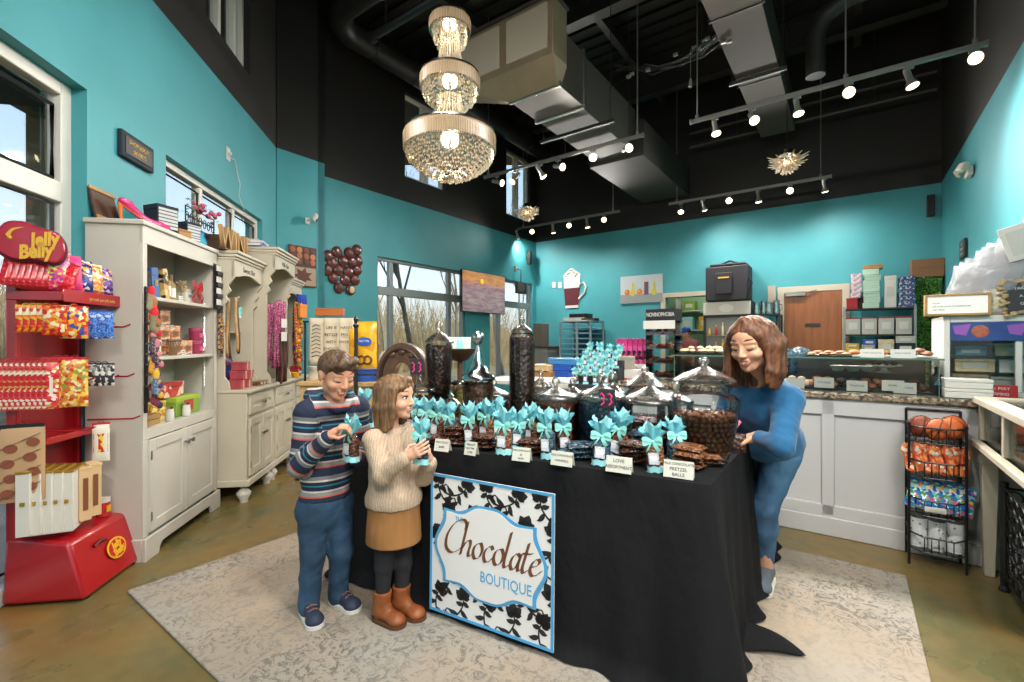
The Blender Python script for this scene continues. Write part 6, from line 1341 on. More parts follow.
for i in range(9): hung('tall red and white candy tube bag, %s in the middle row' % nth(i,9),6 + 5.6 * i,362,2.17 + .007 * i,.06,.225,TALL,RED,'tall red bags in the middle row',R(50),CW)
GUM = printed('gummy_print',['#d9832a','#e8c04a','#c0392a','#e8d0a8','#8a9a3a','#c86a2a'],70,.3)
for i,px in enumerate((57,65,74)): hung('gummy candy bag with orange print, %s beside the tall red bags' % nth(i,3),px,359,2.26 + .015 * i,.11,.235,GUM,REDB,'gummy bags in the middle row',R(36))
BWP = printed('black_white',['#2a2a2c','#d0cdc8','#8a8a8a','#2a2a2c'],66,.3)
for i,px in enumerate((92,98,105)): hung('black and silver candy bag, %s on the lower right peg' % nth(i,3),px,364,2.42 + .02 * i,.08,.115,BWP,BLK,'black bags on the lower right peg',R(40))
ck = packet('large clear pack of printed cookies on the lowest peg','candy bag',at(21,427,2.15) - Vector((0,0,.345)),R(30),.165,.345,.03,mat('cookie_tan','#c09a72',.35),BLK,None,hang=True,crimp=0)
for r_ in range(4):
    for c_ in range(2): mb = MB(); x,z = -.04 + .075 * c_ + .01 * (r_ % 2),.045 + .068 * r_ + .025 * c_; mb.prism([(x + .024 * math.cos(a),z + .021 * math.sin(a)) for a in np.linspace(0,6.28,13)[:-1]],.003,o=-.0185); obj('printed_cookie',mb,mat('cookie_brown','#8a4a35',.6),ck)
mb = MB()
for r_ in range(4): mb.bar((-.07,-.0165,.02 + .075 * r_),(.07,-.0165,.09 + .075 * r_),.006,.002)
obj('printed_stripe',mb,mat('cookie_stripe','#5a3f30',.6),ck)
hung('red and white snack bag hanging alone on the long peg beside the bookcase',101,424,2.5,.075,.2,mat('snack_white','#e0dccc',.35),REDB,None,R(35),lab=(.8,.5,.5),lm=printed('snack_label',['#c8241c','#e8c84a','#c8241c'],48))
IV = mat('ivory_box','#d6d2c8',.5)
for i in range(5): carton('tall ivory gift box, %s of the row on the rack base' % nth(i,5),'box',at(31 + 10.5 * i,531 - 1.2 * i,2.2 + .035 * i) * 1.0,R(26),.05,.16,.3,IV,GOLD,GOLD,'ivory boxes on the rack base',lid=.04,lab=(.35,.06),name='gift_box')
for i in range(2): carton('tan box with long brown window, %s on the rack base' % nth(i,2),'box',at(82 + 10 * i,519 - 5 * i,2.38 + .05 * i),R(60),.05,.09,.27,mat('tan_box','#cfae80',.55),None,mat('window_brown','#7a4a30',.4),'tan windowed boxes on the rack base',lab=(.4,.6),lid=.05)
tin('small red cup with white lid at the right end of the rack base',at(103,516,2.56),.03,.1,REDB,WLAB,'cup',labm=YEL)
# BACK OF THE SHOP
def B(u,w,z=0): return RM(u,w,z)
def wu(px,u): r = ray(px); return u / (r * .5878 + .809) * (r * .809 - .5878)
def zu(px,py,u): return EYE + (341 - py) / FPX * u / (ray(px) * .5878 + .809)
# doorway to the kitchen with trim, and the shut brown door
tr = MB(); a,b,t = PASS[0],PASS[1],PASS[3]
for x in (a - .09,b): tr.box(x,x + .09,-.03,0,0,t + .09)
tr.box(a,b,-.03,0,t,t + .09); o = struct(obj('trim_1',tr,CREAM,loc=OB,rz=RZB,bevel=.004))
DW0,DW1,DZ = -.93,-.1,2.1
tr = MB()
for x in (DW0 - .1,DW1): tr.box(x,x + .1,-.035,0,0,DZ + .1)
tr.box(DW0,DW1,-.035,0,DZ,DZ + .1); struct(obj('trim_2',tr,CREAM,loc=OB,rz=RZB,bevel=.004))
dr = MB(); dr.box(DW0 + .005,DW1 - .005,-.03,-.002,.01,DZ - .005); dr_ = struct(obj('door_1',dr,mat('door_varnish','#8a4f22',.35,var=.22,vs=3,stretch=(5,1,.6),coat=.3),loc=OB,rz=RZB,bevel=.003))
mb = MB().box(-.62,-.4,-.04,-.03,1.5,1.56); obj('name_plate',mb,BLK,dr_,bevel=.003); mb = MB().box(-.9,-.62,-.09,-.035,2.03,2.09); mb.bar((-.7,-.09,2.06),(-.45,-.05,2.12),.02); obj('door_closer',mb,KNOB,dr_,bevel=.003); mb = MB(); mb.M = Matrix.Translation((DW1 - .08,-.03,1.0)) @ Matrix.Rotation(R(90),4,'X'); mb.lathe([(.001,0),(.03,0),(.012,.02),(.012,.04),(.028,.06),(.001,.07)],14); obj('door_knob',mb,BRASS,dr_)
# kitchen beyond
KG = mat('kitchen_green','#93b894',.6)
mb = MB().box(-4.6,-1.2,2.2,2.3,0,2.8); struct(obj('wall_kitchen',mb,KG,loc=OB,rz=RZB,smooth=0)); mb = MB().box(-4.7,-4.6,.18,2.3,0,2.8); mb.box(-1.3,-1.2,.18,2.3,0,2.8); struct(obj('wall_kitchen_sides',mb,KG,loc=OB,rz=RZB,smooth=0)); mb = MB().box(-4.7,-1.2,.18,2.3,2.8,2.9); struct(obj('ceiling_kitchen',mb,WLAB,loc=OB,rz=RZB,smooth=0))
lp = thing('ceiling_lamp','round kitchen ceiling lamp beyond the far doorway','lamp',B(10.6,-2.7,2.72)); mb = MB().lathe([(.001,0),(.12,.01),(.15,.05),(.15,.08)],20); obj('diffuser',mb,emis('kitchen_lamp','#fff3df',6),lp); mb = MB().lathe([(.16,.05),(.17,.07),(.16,.08)],20); obj('rim',mb,CHROME,lp); light_pt(lp,-.08,45,(1,.95,.88),.1)
ks = thing('kitchen_shelf','white kitchen shelf with coloured boxes seen through the doorway','shelf',B(11.4,-2.6),RZB); mb = MB()
for x in (-.75,.72): mb = MB().box(x,x + .03,-.18,.15,0,2.25); obj('side',mb,WLAB,ks)
for z in (.5,1.0,1.5,1.95): mb = MB().box(-.72,.72,-.18,.15,z,z + .025); obj('shelf_board',mb,WLAB,ks)
for i,(x,z,m,lb) in enumerate(((-.5,1.525,TEAL2,'aqua carton on the kitchen shelf beyond the doorway'),(-.1,1.525,YEL,'yellow carton on the kitchen shelf beyond the doorway'),(.2,1.525,mat('orange_card','#d9812a'),'orange carton on the kitchen shelf beyond the doorway'),(-.45,1.975,GREEN,'green carton on the top kitchen shelf beyond the doorway'),(.1,1.975,TEAL2,'aqua carton on the top kitchen shelf beyond the doorway'))): carton(lb,'box',B(11.38,-2.6 + x,z),RZB,.26,.24,.3 if z < 1.9 else .22,m,m,WLAB)
def build_baker():
    c = back(686,333,9.95); f = Vector((-.75,-.6,0)); nk = c + Vector((.05,.02,-.15)); pel = Vector((nk.x + .12,nk.y + .05,.85)); Bm = frame((0,0,0),f); rg = Bm.to_3x3().col[0]; HM = frame(c,Vector((-.8,-.5,-.35)),(0,0,1),.225)
    sR,sL = nk + rg * .17 + Vector((0,0,-.07)),nk - rg * .17 + Vector((0,0,-.07)); eR,eL = sR + Vector((-.02,.0,-.28)),sL + Vector((-.02,0,-.28)); wR,wL = eR + Vector((-.2,-.1,.0)),eL + Vector((-.2,-.1,0))
    body = head_prims(HM) + [(cap_(nk,c,.055,.05),.02),(ellM(nk.lerp(pel,.4),(.16,.11,.2),Bm),.03),(ellM(pel,(.15,.12,.15),Bm),.05)]
    for s,e,w in ((sR,eR,wR),(sL,eL,wL)): body += [(cap_(s,e,.05,.04),.02),(cap_(e,w,.038,.028),.01)] + hand_prims(w,w - e,(0,0,-1),.17,1)
    ft = [pel + rg * s * .09 + Vector((0,0,-pel.z)) for s in (1,-1)]
    for q,s in zip(ft,(1,-1)): body += [(cap_(pel + rg * s * .08,q + Vector((0,0,.45)),.085,.06),.03),(cap_(q + Vector((0,0,.45)),q + Vector((0,0,.06)),.055,.04),.02)]
    p = sdf_obj('person',body,SK_B,h=.007); tag(p,'person in a pink shirt and blue cap working in the kitchen beyond the doorway','person')
    sdf_obj('pink_shirt',[(ellM(nk.lerp(pel,.4),(.175,.125,.22),Bm),0),(cap_(sR,sL,.07),.03),(ellM(pel,(.17,.135,.14),Bm),.04)] + [(cap_(s,s.lerp(e,.7),.062,.056),.02) for s,e in ((sR,eR),(sL,eL))],mat('shirt_pink','#b5666a',.85),p,h=.008)
    sdf_obj('trousers',[(ellM(pel + Vector((0,0,-.08)),(.165,.135,.12),Bm),0)] + [(cap_(pel + rg * s * .08,q + Vector((0,0,.12)),.1,.06),.03) for q,s in zip(ft,(1,-1))],BLK,p,h=.008)
    sdf_obj('blue_cap',xf([ell((0,-.05,.26),(.38,.46,.3)),],HM) + xf([cap_((-.12,.4,.22),(.12,.4,.22),.08)],HM),BLUE,p,xf([ell((0,.1,-.25),(.6,.8,.4))],HM),h=.006)
    sdf_obj('hair',xf([ell((0,-.12,.1),(.37,.42,.4))],HM),hairm('hair_baker','#17110e','#2e231c'),p,xf([ell((0,.4,-.1),(.4,.35,.5))],HM),h=.006)
    for i,q in enumerate(ft): sdf_obj('shoe',shoe_prims(q + Vector((0,0,.005)),q + f * .2,.22,.045),BLK,p,h=.007)
build_baker()

# wall pictures and fittings
mg = back(572,290,9.385); q = thing('mug_decoration','tall glass mug of hot chocolate with cream shown as a cut-out on the back wall','wall decoration',(mg.x,mg.y,0),RZB); zb_,zt_ = zu(572,308,9.38),zu(572,268,9.38); H_ = zt_ - zb_
mb = MB().prism([(-.17,zb_ + .06),(.17,zb_ + .06),(.2,zb_ + H_ * .5),(-.2,zb_ + H_ * .5)],.012,o=-.016); obj('chocolate',mb,mat('cocoa','#5b2a30',.4),q)
mb = MB().prism([(-.2,zb_ + H_ * .5),(.2,zb_ + H_ * .5),(.21,zb_ + H_ * .75),(-.21,zb_ + H_ * .75)],.012,o=-.016); obj('milk_foam',mb,mat('foam','#c3c9c6',.5),q)
mb = MB().prism([(p.x,p.y) for p in crv([(-.2,zb_ + H_ * .75),(-.22,zb_ + H_ * .82),(-.12,zb_ + H_ * .93),(0,zb_ + H_),(.1,zb_ + H_ * .93),(.22,zb_ + H_ * .83),(.2,zb_ + H_ * .75)],4)],.014,o=-.018); cr_ = obj('whipped_cream',mb,mat('foam','#c3c9c6'),q); mb = MB()
for x,z,a in ((-.08,.86,.4),(.06,.88,-.5),(0,.94,.2),(.12,.81,.9),(-.14,.8,-.3)): mb.bar((x - .05 * math.cos(a),-.021,zb_ + H_ * z - .05 * math.sin(a)),(x + .05 * math.cos(a),-.021,zb_ + H_ * z + .05 * math.sin(a)),.03,.008)
obj('chocolate_shaving',mb,mat('cocoa','#5b2a30'),cr_); mb = MB().prism([(-.17,zb_),(.17,zb_),(.16,zb_ + .06),(-.16,zb_ + .06)],.012,o=-.016); obj('glass_base',mb,WLAB,q); mb = MB().tube([(.19,-.014,zb_ + H_ * .58),(.3,-.014,zb_ + H_ * .62),(.36,-.014,zb_ + H_ * .5),(.33,-.014,zb_ + H_ * .36),(.18,-.014,zb_ + H_ * .22)],.022,8); obj('handle',mb,WLAB,q)
p0 = back(621,276,9.385); p1 = back(663,303,9.385); pw = (Vector((p1.x,p1.y)) - Vector((p0.x,p0.y))).length; ph = p0.z - p1.z - .05; c = (p0 + p1) / 2
q = thing('picture','frameless still-life picture of fruit and a chocolate bar on the back wall','picture',c,RZB); mb = MB().box(-pw/2,pw/2,-.03,0,-ph/2,ph/2); obj('canvas',mb,mat('canvas_grey','#b3bcc0',.7),q); mb = MB().box(-pw/2,pw/2,-.032,-.03,-ph/2,-ph * .18); obj('painted_table',mb,mat('canvas_dark','#8d9294',.7),q)
def blob(nm,x,z,w,h,m,par=q,y=-.034): mb = MB().prism([(x + w * math.cos(a),z + h * math.sin(a)) for a in np.linspace(0,6.28,17)[:-1]],.004,o=y); return obj(nm,mb,m,par)
ORA = mat('paint_orange','#c8722e',.6); YG = mat('paint_yellowgreen','#c0b83a',.6)
for x in (-.33,-.03): blob('painted_apple',x * pw,-.1 * ph,.065 * pw,.11 * ph,ORA); blob('painted_highlight',(x - .02) * pw,-.07 * ph,.02 * pw,.04 * ph,YEL,y=-.037)
for x in (-.2,.31): blob('painted_pear',x * pw,-.12 * ph,.06 * pw,.13 * ph,YG); blob('painted_pear_neck',(x + .01) * pw,.1 * ph,.03 * pw,.16 * ph,YG)
mb = MB().box(.08 * pw,.18 * pw,-.036,-.032,-.22 * ph,.25 * ph); obj('painted_bar',mb,mat('paint_choc','#6b4450',.6),q)
for px in (554,560): p = back(px,285,9.385); t = thing('switch_plate',['white switch plate left of the mug cut-out','white switch plate nearer the mug cut-out'][px > 555],'switch',p,RZB); mb = MB().box(-.045,.045,-.008,0,-.07,.07); obj('plate',mb,WLAB,t,bevel=.003); mb = MB().box(-.014,.014,-.014,-.008,-.03,.03); obj('rocker',mb,WLAB,t,bevel=.002)
def speaker(label,p,rz): t = thing('wall_speaker',label,'speaker',p,rz); mb = MB().box(-.045,.045,-.1,-.02,-.16,.16); obj('cabinet',mb,BLK,t,bevel=.012); mb = MB().box(-.038,.038,-.106,-.1,-.145,.145); obj('grille',mb,mat('grille','#2a2a2a',.8),t,bevel=.004); mb = MB().box(-.03,.03,-.03,0,-.05,.05); obj('bracket',mb,STEEL,t)
speaker('black loudspeaker on the back wall in the right corner',B(9.39,.98,zu(941,204,9.3)),RZB); speaker('black loudspeaker on the window wall by the far left corner',W * -6.1 + U * 9.0 + Vector((0,0,hit(529,258,W,-6.05).z)),RZW)
em_ = side(972,172,1.1); t = thing('emergency_light','white twin-head emergency light on the right wall','emergency light',em_,RZR); mb = MB().box(-.09,.09,-.05,0,-.05,.05); obj('housing',mb,WLAB,t,bevel=.008)
for s in (-1,1): mb = MB(); mb.M = Matrix.Translation((s * .08,-.09,.05)) @ Matrix.Rotation(R(60),4,'X') @ Matrix.Rotation(R(20 * s),4,'Y'); mb.box(-.06,.06,-.05,.05,-.03,.02); mb.box(-.05,.05,-.04,.04,.02,.03); obj('lamp_head',mb,mat('lamp_cream','#d8d2c4',.3),t,bevel=.01)
# television and small screen
TVM = 'tv'; v0 = hit(462,290,W,-5.93); v1 = hit(505,290,W,-5.93); tw = (v1 - v0).dot(U); zt1,zb1 = hit(462,268,W,-5.93).z,hit(462,312,W,-5.93).z
tv = thing('television','flat television showing an orange sunset over water, mounted between the side windows','television',(v0 + v1) / 2,RZW); tv.location.z = (zt1 + zb1) / 2; th = zt1 - zb1 - .02
mb = MB().box(-tw/2,tw/2,0,.05,-th/2,th/2); obj('casing',mb,BLK,tv,bevel=.006); mb = MB().box(-.2,.2,.05,.17,-.15,.15); obj('wall_mount',mb,STEEL,tv)
def sunset():
    m,nt,b = base('sunset_screen'); vec = coords(nt); s = nn(nt,'SeparateXYZ'); nt.links.new(vec,s.inputs[0]); n = nn(nt,'TexNoise',Scale=5,Detail=5,Distortion=.5); mp = coords(nt,(.8,1,3.5)); nt.links.new(mp,n.inputs['Vector'])
    mr = nn(nt,'MapRange'); mr.inputs['From Min'].default_value = -th/2; mr.inputs['From Max'].default_value = th/2; nt.links.new(s.outputs['Z'],mr.inputs['Value'])
    r = ramp(nt,[(0,'#8f7c80'),(.3,'#a8908f'),(.6,'#a3858a'),(.68,'#b88a7a'),(.82,'#dc9a55'),(1,'#c08d66')]); nt.links.new(mr.outputs['Result'],r.inputs['Fac'])
    r2 = ramp(nt,[(.35,'#5f5560'),(.6,'#ffffff')]); nt.links.new(n.outputs['Fac'],r2.inputs['Fac']); mx = nn(nt,'Mix',data_type='RGBA',blend_type='MULTIPLY'); mx.inputs['Factor'].default_value = .45; nt.links.new(r.outputs['Color'],mx.inputs['A']); nt.links.new(r2.outputs['Color'],mx.inputs['B'])
    nt.links.new(mx.outputs['Result'],b.inputs['Emission Color']); b.inputs['Emission Strength'].default_value = 2.3; b.inputs['Base Color'].default_value = (.01,.01,.01,1); b.inputs['Roughness'].default_value = .2; return m
mb = MB().box(-tw/2 + .015,tw/2 - .015,-.004,0,-th/2 + .015,th/2 - .015); sc_ = obj('screen',mb,sunset(),tv,smooth=0); mb = MB().prism([(-.09 + .05 * math.cos(a),th * .27 + .05 * math.sin(a)) for a in np.linspace(0,6.28,17)[:-1]],.002,o=-.006); obj('sun_disc',mb,emis('sun_disc','#ffd23a',1.6),sc_)
p = hit(521,288,W,-5.9); t = thing('tablet_screen','small dark screen hanging in front of the far side window','screen',p,RZW); mb = MB().box(-.2,.2,-.02,.02,-.13,.13); obj('casing',mb,BLK,t,bevel=.006); mb = MB().box(-.18,.18,-.023,-.02,-.11,.11); obj('glass_front',mb,mat('screen_black','#0d0f12',.1),t); mb = MB().tube([(0,0,.13),(0,0,.4),(0,.17,.45)],.012,6); obj('bracket_arm',mb,STEEL,t); mb = MB().box(-.03,.03,.12,.18,.38,.5); obj('wall_bracket',mb,WLAB,t)

# service counter with glass case
CW_ = mat('counter_white','#bcbbba',.45); U0 = 3.66
ct = thing('service_counter','long white panelled service counter with granite edge in front of the back wall','counter',B(U0,-.4),RZB); a,b = -1.14,1.48
mb = MB().box(a,b,0,.75,0,.885); obj('body',mb,CW_,ct)
mb = MB(); x = a + .03
while x < b - .1:
    x2 = min(x + .68,b)
    mb.box(x,x + .07,-.02,0,.13,.885); x = x2 - .0
mb.box(b - .07,b,-.02,0,.13,.885); mb.box(a,b,-.02,0,.78,.885); mb.box(a,b,-.02,0,.1,.2); mb.box(a,b,-.028,0,0,.12); obj('front_panelling',mb,CW_,ct,bevel=.006)
def granite():
    m,nt,bb = base('granite'); vec = coords(nt); v = nn(nt,'TexVoronoi',Scale=70); n = nn(nt,'TexNoise',Scale=28,Detail=6); nt.links.new(vec,v.inputs['Vector']); nt.links.new(vec,n.inputs['Vector']); s = nn(nt,'SeparateColor'); nt.links.new(v.outputs['Color'],s.inputs[0]); ad = nn(nt,'Math',operation='ADD'); nt.links.new(s.outputs[0],ad.inputs[0]); nt.links.new(n.outputs['Fac'],ad.inputs[1])
    r = ramp(nt,[(.4,'#3c342e'),(.7,'#8b7b66'),(.95,'#b5a58c'),(1,'#6e6152')]); hf = nn(nt,'Math',operation='MULTIPLY'); hf.inputs[1].default_value = .62; nt.links.new(ad.outputs[0],hf.inputs[0]); nt.links.new(hf.outputs[0],r.inputs['Fac']); nt.links.new(r.outputs['Color'],bb.inputs['Base Color']); bb.inputs['Roughness'].default_value = .15; return m
mb = MB().box(a - .02,b,-.04,.78,.885,.93); obj('granite_top',mb,granite(),ct,bevel=.012)
CG = glass('case_glass','#fafcfb',.6,.01); EDGE = mat('glass_edge','#4f7a6a',.1,coat=.5)
cs = thing('glass_case','long glass display case of chocolates on the granite counter','display case',B(U0 + .06,-.4,.93),RZB); c0,c1 = -.72,.83
mb = MB().box(c0,c1,0,.006,0,.215); mb.box(c0,c0 + .006,.006,.55,0,.215); mb.box(c1 - .006,c1,.006,.55,0,.215); obj('glass_panes',mb,CG,cs,smooth=0)
mb = MB().box(c0 - .02,c1 + .02,-.02,.57,.215,.223); obj('glass_top',mb,CG,cs,smooth=0); mb = MB().box(c0 - .021,c1 + .021,-.023,-.02,.214,.224); mb.box(c0 - .001,c0 + .004,-.002,.004,0,.215); mb.box(c1 - .004,c1 + .001,-.002,.004,0,.215); obj('glass_rim',mb,EDGE,cs)
mb = MB().box(c0 + .01,c1 - .01,.25,.54,.11,.118); obj('inner_shelf',mb,CG,cs,smooth=0); mb = MB().box(c0 + .01,c1 - .01,.545,.56,0,.215); obj('back_panel',mb,mat('case_back','#5c5048',.3),cs)
def tray(label,u,w,z,L,D,mt,food,fm,n,r,cat='tray',flabel=None,fcat='chocolates',seed=0,fl=.6,card_=None):
    t = thing('serving_tray',label,cat,B(u,w,z),RZB); mb = MB().box(-L/2,L/2,-D/2,D/2,0,.006); mb.tube([(-L/2,-D/2,.008),(L/2,-D/2,.008),(L/2,D/2,.008),(-L/2,D/2,.008)],.005,5,closed=True); obj('plate',mb,mt,t,bevel=.002)
    g = random.Random(seed); mb = MB(); nx = max(1,int(L / (2 * r))); ny = max(1,int(D / (2 * r)))
    for k_ in range(2):
        for i in range(nx - k_):
            for j in range(ny - k_):
                if g.random() < .93 - .35 * k_: mb.ball((-L/2 + (i + .5 + .5 * k_) * L / nx + g.uniform(-.1,.1) * r,-D/2 + (j + .5 + .5 * k_) * D / ny + g.uniform(-.1,.1) * r,.008 + r * fl + k_ * r * 1.1 * fl),r * g.uniform(.85,1.02),8,sc=(1,1,fl))
    o = obj(food,mb,fm,loc=B(u,w,z),rz=RZB,smooth=60); tag(o,flabel or ('heap of ' + food.replace('_',' ')),fcat,kind='stuff'); return t
TRB = mat('tray_black','#1c1a1a',.3); TRW_ = mat('tray_white','#d9d6cf',.3); DK = mat('truffle_dark','#3f261a',.45,var=.3,vs=40); MK = mat('truffle_milk','#7d4c2e',.5,var=.25,vs=40); PST = mat('pastry','#b5713a',.6,var=.3,vs=30); CRM = mat('pastry_cream','#d9c09a',.6,var=.2,vs=30)
wc = lambda px: wu(px,3.86)
for i,(px,fm,nm,lb) in enumerate(((796,CRM,'cream_cookies','cream cookies'),(822,PST,'golden_cookies','golden cookies'),(848,DK,'dark_truffles','dark truffles'),(872,MK,'milk_truffles','milk chocolate clusters'),(897,DK,'dark_clusters','dark clusters'),(922,DK,'dark_bark','dark bark pieces'))):
    tray('black tray of %s, %s inside the glass case' % (lb,nth(i,6)),3.9,wc(px),.934,.19,.2,TRB,nm,fm,9,.031,fl=.75,flabel='%s heaped on the tray %s inside the glass case' % (lb,nth(i,6)),seed=i)
for i,(px,s) in enumerate(((795,''),(824,'COOKIES'),(857,'TRUFFLES'),(893,'BARK'),(905,'CLUSTERS'))):
    t = thing('price_card','white card, %s inside the front of the glass case' % nth(i,5),'card',B(3.76,wu(px,3.76),.934 + .012 * (i % 2)),RZB,'cards inside the glass case',rot=(R(-8),0,RZB)); mb = MB().box(-.055,.055,0,.002,0,.068); obj('card_face',mb,WLAB,t); mb = MB().box(-.055,.055,.002,.012,0,.003); obj('foot',mb,WLAB,t)
    if s: text(s,.018,INK,t,(0,-.001,.035),ext=.0003)
for i,px in enumerate((838,853,868)):
    t = thing('white_bowl','small white bowl, %s on the inner glass shelf' % nth(i,3),'bowl',B(4.08,wu(px,4.08),1.05),RZB,'bowls on the inner shelf'); mb = MB().lathe([(.001,.0),(.03,0),(.05,.035),(.046,.035),(.028,.008),(.001,.008)],20); obj('bowl_body',mb,TRW_,t,smooth=60); mb = MB().lathe([(.035,.028),(.001,.036)],14); obj('sauce',mb,MK,t)
cs2 = thing('cake_stand','white pedestal plate with dark sweets at the middle of the glass case','cake stand',B(4.0,wu(884,4.0),1.05),RZB); mb = MB().lathe([(.05,0),(.02,.01),(.015,.03),(.1,.045),(.1,.05),(.001,.05)],24); obj('pedestal',mb,TRW_,cs2,smooth=40); mb = MB()
for i in range(9): mb.ball((.06 * math.cos(i * .7),.06 * math.sin(i * .7),.06),.014,8)
o = obj('sweet',mb,DK,cs2); o['kind'] = 'stuff'
zc_ = .93 + .224
tray('black tray of cream pastries on top of the glass case, left end by the woman',U0 + .3,wu(708,3.96),zc_,.42,.24,TRB,'cream_pastries',CRM,9,.032,flabel='cream and golden pastries on the left-hand black tray on the glass case',seed=11,fcat='pastries')
tray('black tray with flat pastries on top of the glass case, right of the woman',U0 + .3,wu(829,3.96),zc_,.26,.24,TRB,'flat_pastries',PST,9,.03,flabel='flat pastries on the right-hand black tray on the glass case',seed=12,fcat='pastries',fl=.35)
tray('white plate of orange pastries on top of the glass case behind the long card',U0 + .35,wu(868,4.0),zc_,.22,.2,TRW_,'orange_pastries',PST,9,.034,flabel='orange pastries on the white plate on the glass case',seed=13,fcat='pastries'); tray('white plate of mixed pastries at the right end of the glass case top',U0 + .3,wu(912,3.96),zc_,.22,.2,TRW_,'mixed_pastries',mat('mixed_pastry','#8a5a40',.6,var=.5,vs=25),9,.03,flabel='mixed pastries at the right end of the glass case top',seed=14,fcat='pastries')
for i,(px,s) in enumerate(((872,'TASTY DELIGHTS'),(903,'FRESH TODAY'))): t = thing('price_card',['long white card on the glass case top in front of the orange pastries','long white card on the glass case top toward the right end'][i],'card',B(3.76,wu(px,3.76),zc_),RZB,rot=(R(-10),0,RZB)); mb = MB().box(-.06,.06,0,.002,0,.055); obj('card_face',mb,WLAB,t); mb = MB().box(-.06,.06,.002,.02,0,.003); obj('foot',mb,WLAB,t); text(s,.012,INK,t,(0,-.001,.03),ext=.0003)
bl_ = sdf_obj('plastic_bag',[(ell((0,0,.07),(.1,.07,.08)),0),(ell((.05,.02,.11),(.06,.05,.06)),.03),(ell((-.06,0,.12),(.05,.04,.05)),.02)],mat('bag_blue','#8fc3dd',.2,var=.15,vs=12,coat=.3),h=.007,wobble=[(.008,9,3),(.004,25,5)],loc=B(4.35,wu(795,4.35),.94)); tag(bl_,'crumpled pale blue plastic bag on the counter behind the woman shoulder','plastic bag'); bl_.scale = (1.3,1.3,1.6)
pb_ = bottle('black squeeze bottle with blue triangle at the right end of the glass case',B(3.82,wu(937,3.82),.933),.035,.17,BLK,BLK,None); mb = MB().prism([(-.018,.06),(.018,.06),(0,.1)],.003,o=-.037); obj('triangle_mark',mb,mat('sky_blue','#5fa8d8',.5),pb_)
for i in range(2): carton(['lower white box on the counter below the freezer','upper white box on the counter below the freezer'][i],'box',B(3.73,.545,.932 + .056 * i),RZB,.2,.14,.055,WLAB,WLAB,None,lid=.35)
t = thing('warning_sign','small red sign with white WARNING lettering at the freezer foot','sign',B(3.81,.65,.932),RZB); mb = MB().box(-.12,.12,0,.006,0,.075); obj('plate',mb,REDM,t); mb = MB().box(-.1,.1,.006,.04,0,.01); obj('foot',mb,REDM,t); text('WARNING: MAY',.024,WLAB,t,(0,-.001,.054),ext=.0003); text('BE HABIT FORMING',.024,WLAB,t,(0,-.001,.022),ext=.0003,sx=.8)

# counter-top freezer, lightbox, bags
fz = thing('display_freezer','white counter-top display freezer with blue cookie banner by the right wall','freezer',B(3.86,.785,.932),RZB); mb = MB()
for x in (-.32,.29): mb.box(x,x + .03,0,.03,.0,.48)
mb.box(-.29,.29,0,.03,.44,.48); mb.box(-.29,.29,0,.03,0,.03); mb.box(-.015,.015,.004,.026,.03,.33); obj('door_frame',mb,WLAB,fz,bevel=.005)
mb = MB().box(-.32,.32,.5,.52,0,.48); mb.box(-.32,-.305,.03,.5,0,.48); mb.box(.305,.32,.03,.5,0,.48); mb.box(-.32,.32,.03,.5,.46,.48); mb.box(-.32,.32,.03,.5,0,.02); obj('cabinet',mb,WLAB,fz)
mb = MB().box(-.29,.29,.012,.018,.03,.33); obj('door_glass',mb,CG,fz,smooth=0)
BN = mat('banner_navy','#24407f',.4,var=.25,vs=9); mb = MB().box(-.29,.29,-.002,.01,.33,.44); bn2 = obj('cookie_banner',mb,BN,fz)
for i,x in enumerate((-.16,.06,.24)): mb = MB().ball((x,0,.385),.043,12,sc=(1,.12,.95)); obj('printed_cookie',mb,mat('cookie_red','#a5583f',.6,var=.3,vs=40),bn2)
for i,x in enumerate((-.25,-.02)): mb = MB().prism([(x - .03,.42),(x + .05,.43),(x + .03,.36),(x - .02,.37)],.002,o=-.004); obj('printed_swirl',mb,mat('banner_violet','#8a4fa5',.5),bn2)
for z in (.13,.23): mb = MB().box(-.3,.3,.05,.48,z,z + .006); obj('shelf',mb,CG,fz,smooth=0)
for i,(x,z,w_,h_,m) in enumerate(((-.2,.022,.16,.1,CRM),(0,.022,.18,.09,WLAB),(.2,.022,.15,.1,WLAB),(-.18,.137,.18,.08,CRM),(.06,.137,.22,.08,WLAB),(-.2,.237,.14,.06,mat('teal_lid','#3f97a5',.5)),(.05,.237,.24,.08,CRM))): carton('%s pack, %s in the display freezer' % (['tan','white','white','tan','wide white','teal-lidded','wide tan'][i],['bottom left','bottom middle','bottom right','middle left','middle right','top left','top right'][i]),'pack',B(4.1,.785 + x * .9,.932 + z),RZB,w_,.2,h_,m,m,WLAB,lid=.2)
lb_ = thing('lightbox_sign','wooden-framed lightbox sign with small black lettering on the freezer corner','sign',B(3.84,.52,1.414),RZB); mb = MB()
for x in (-.145,.133): mb.box(x,x + .012,-.02,.05,0,.13)
mb.box(-.133,.133,-.02,.05,0,.012); mb.box(-.133,.133,-.02,.05,.118,.13); mb.box(-.133,.133,.04,.05,.012,.118); obj('frame',mb,WOOD,lb_,bevel=.002); mb = MB().box(-.133,.133,-.01,.04,.012,.118); obj('lit_panel',mb,mat('lightbox','#e8e6e0',.5,emit=.35),lb_,smooth=0)
for i,s in enumerate(('WE SELL','LIFE IS LIKE A BOX OF CHOCOLATES','AND SMILES')): text(s,.013,INK,lb_,(-.11,-.011,.075 - .02 * i),align='LEFT',ext=.0003,sx=.8)
CLB = glass('clear_bag','#eceef0',1.6,.12); 
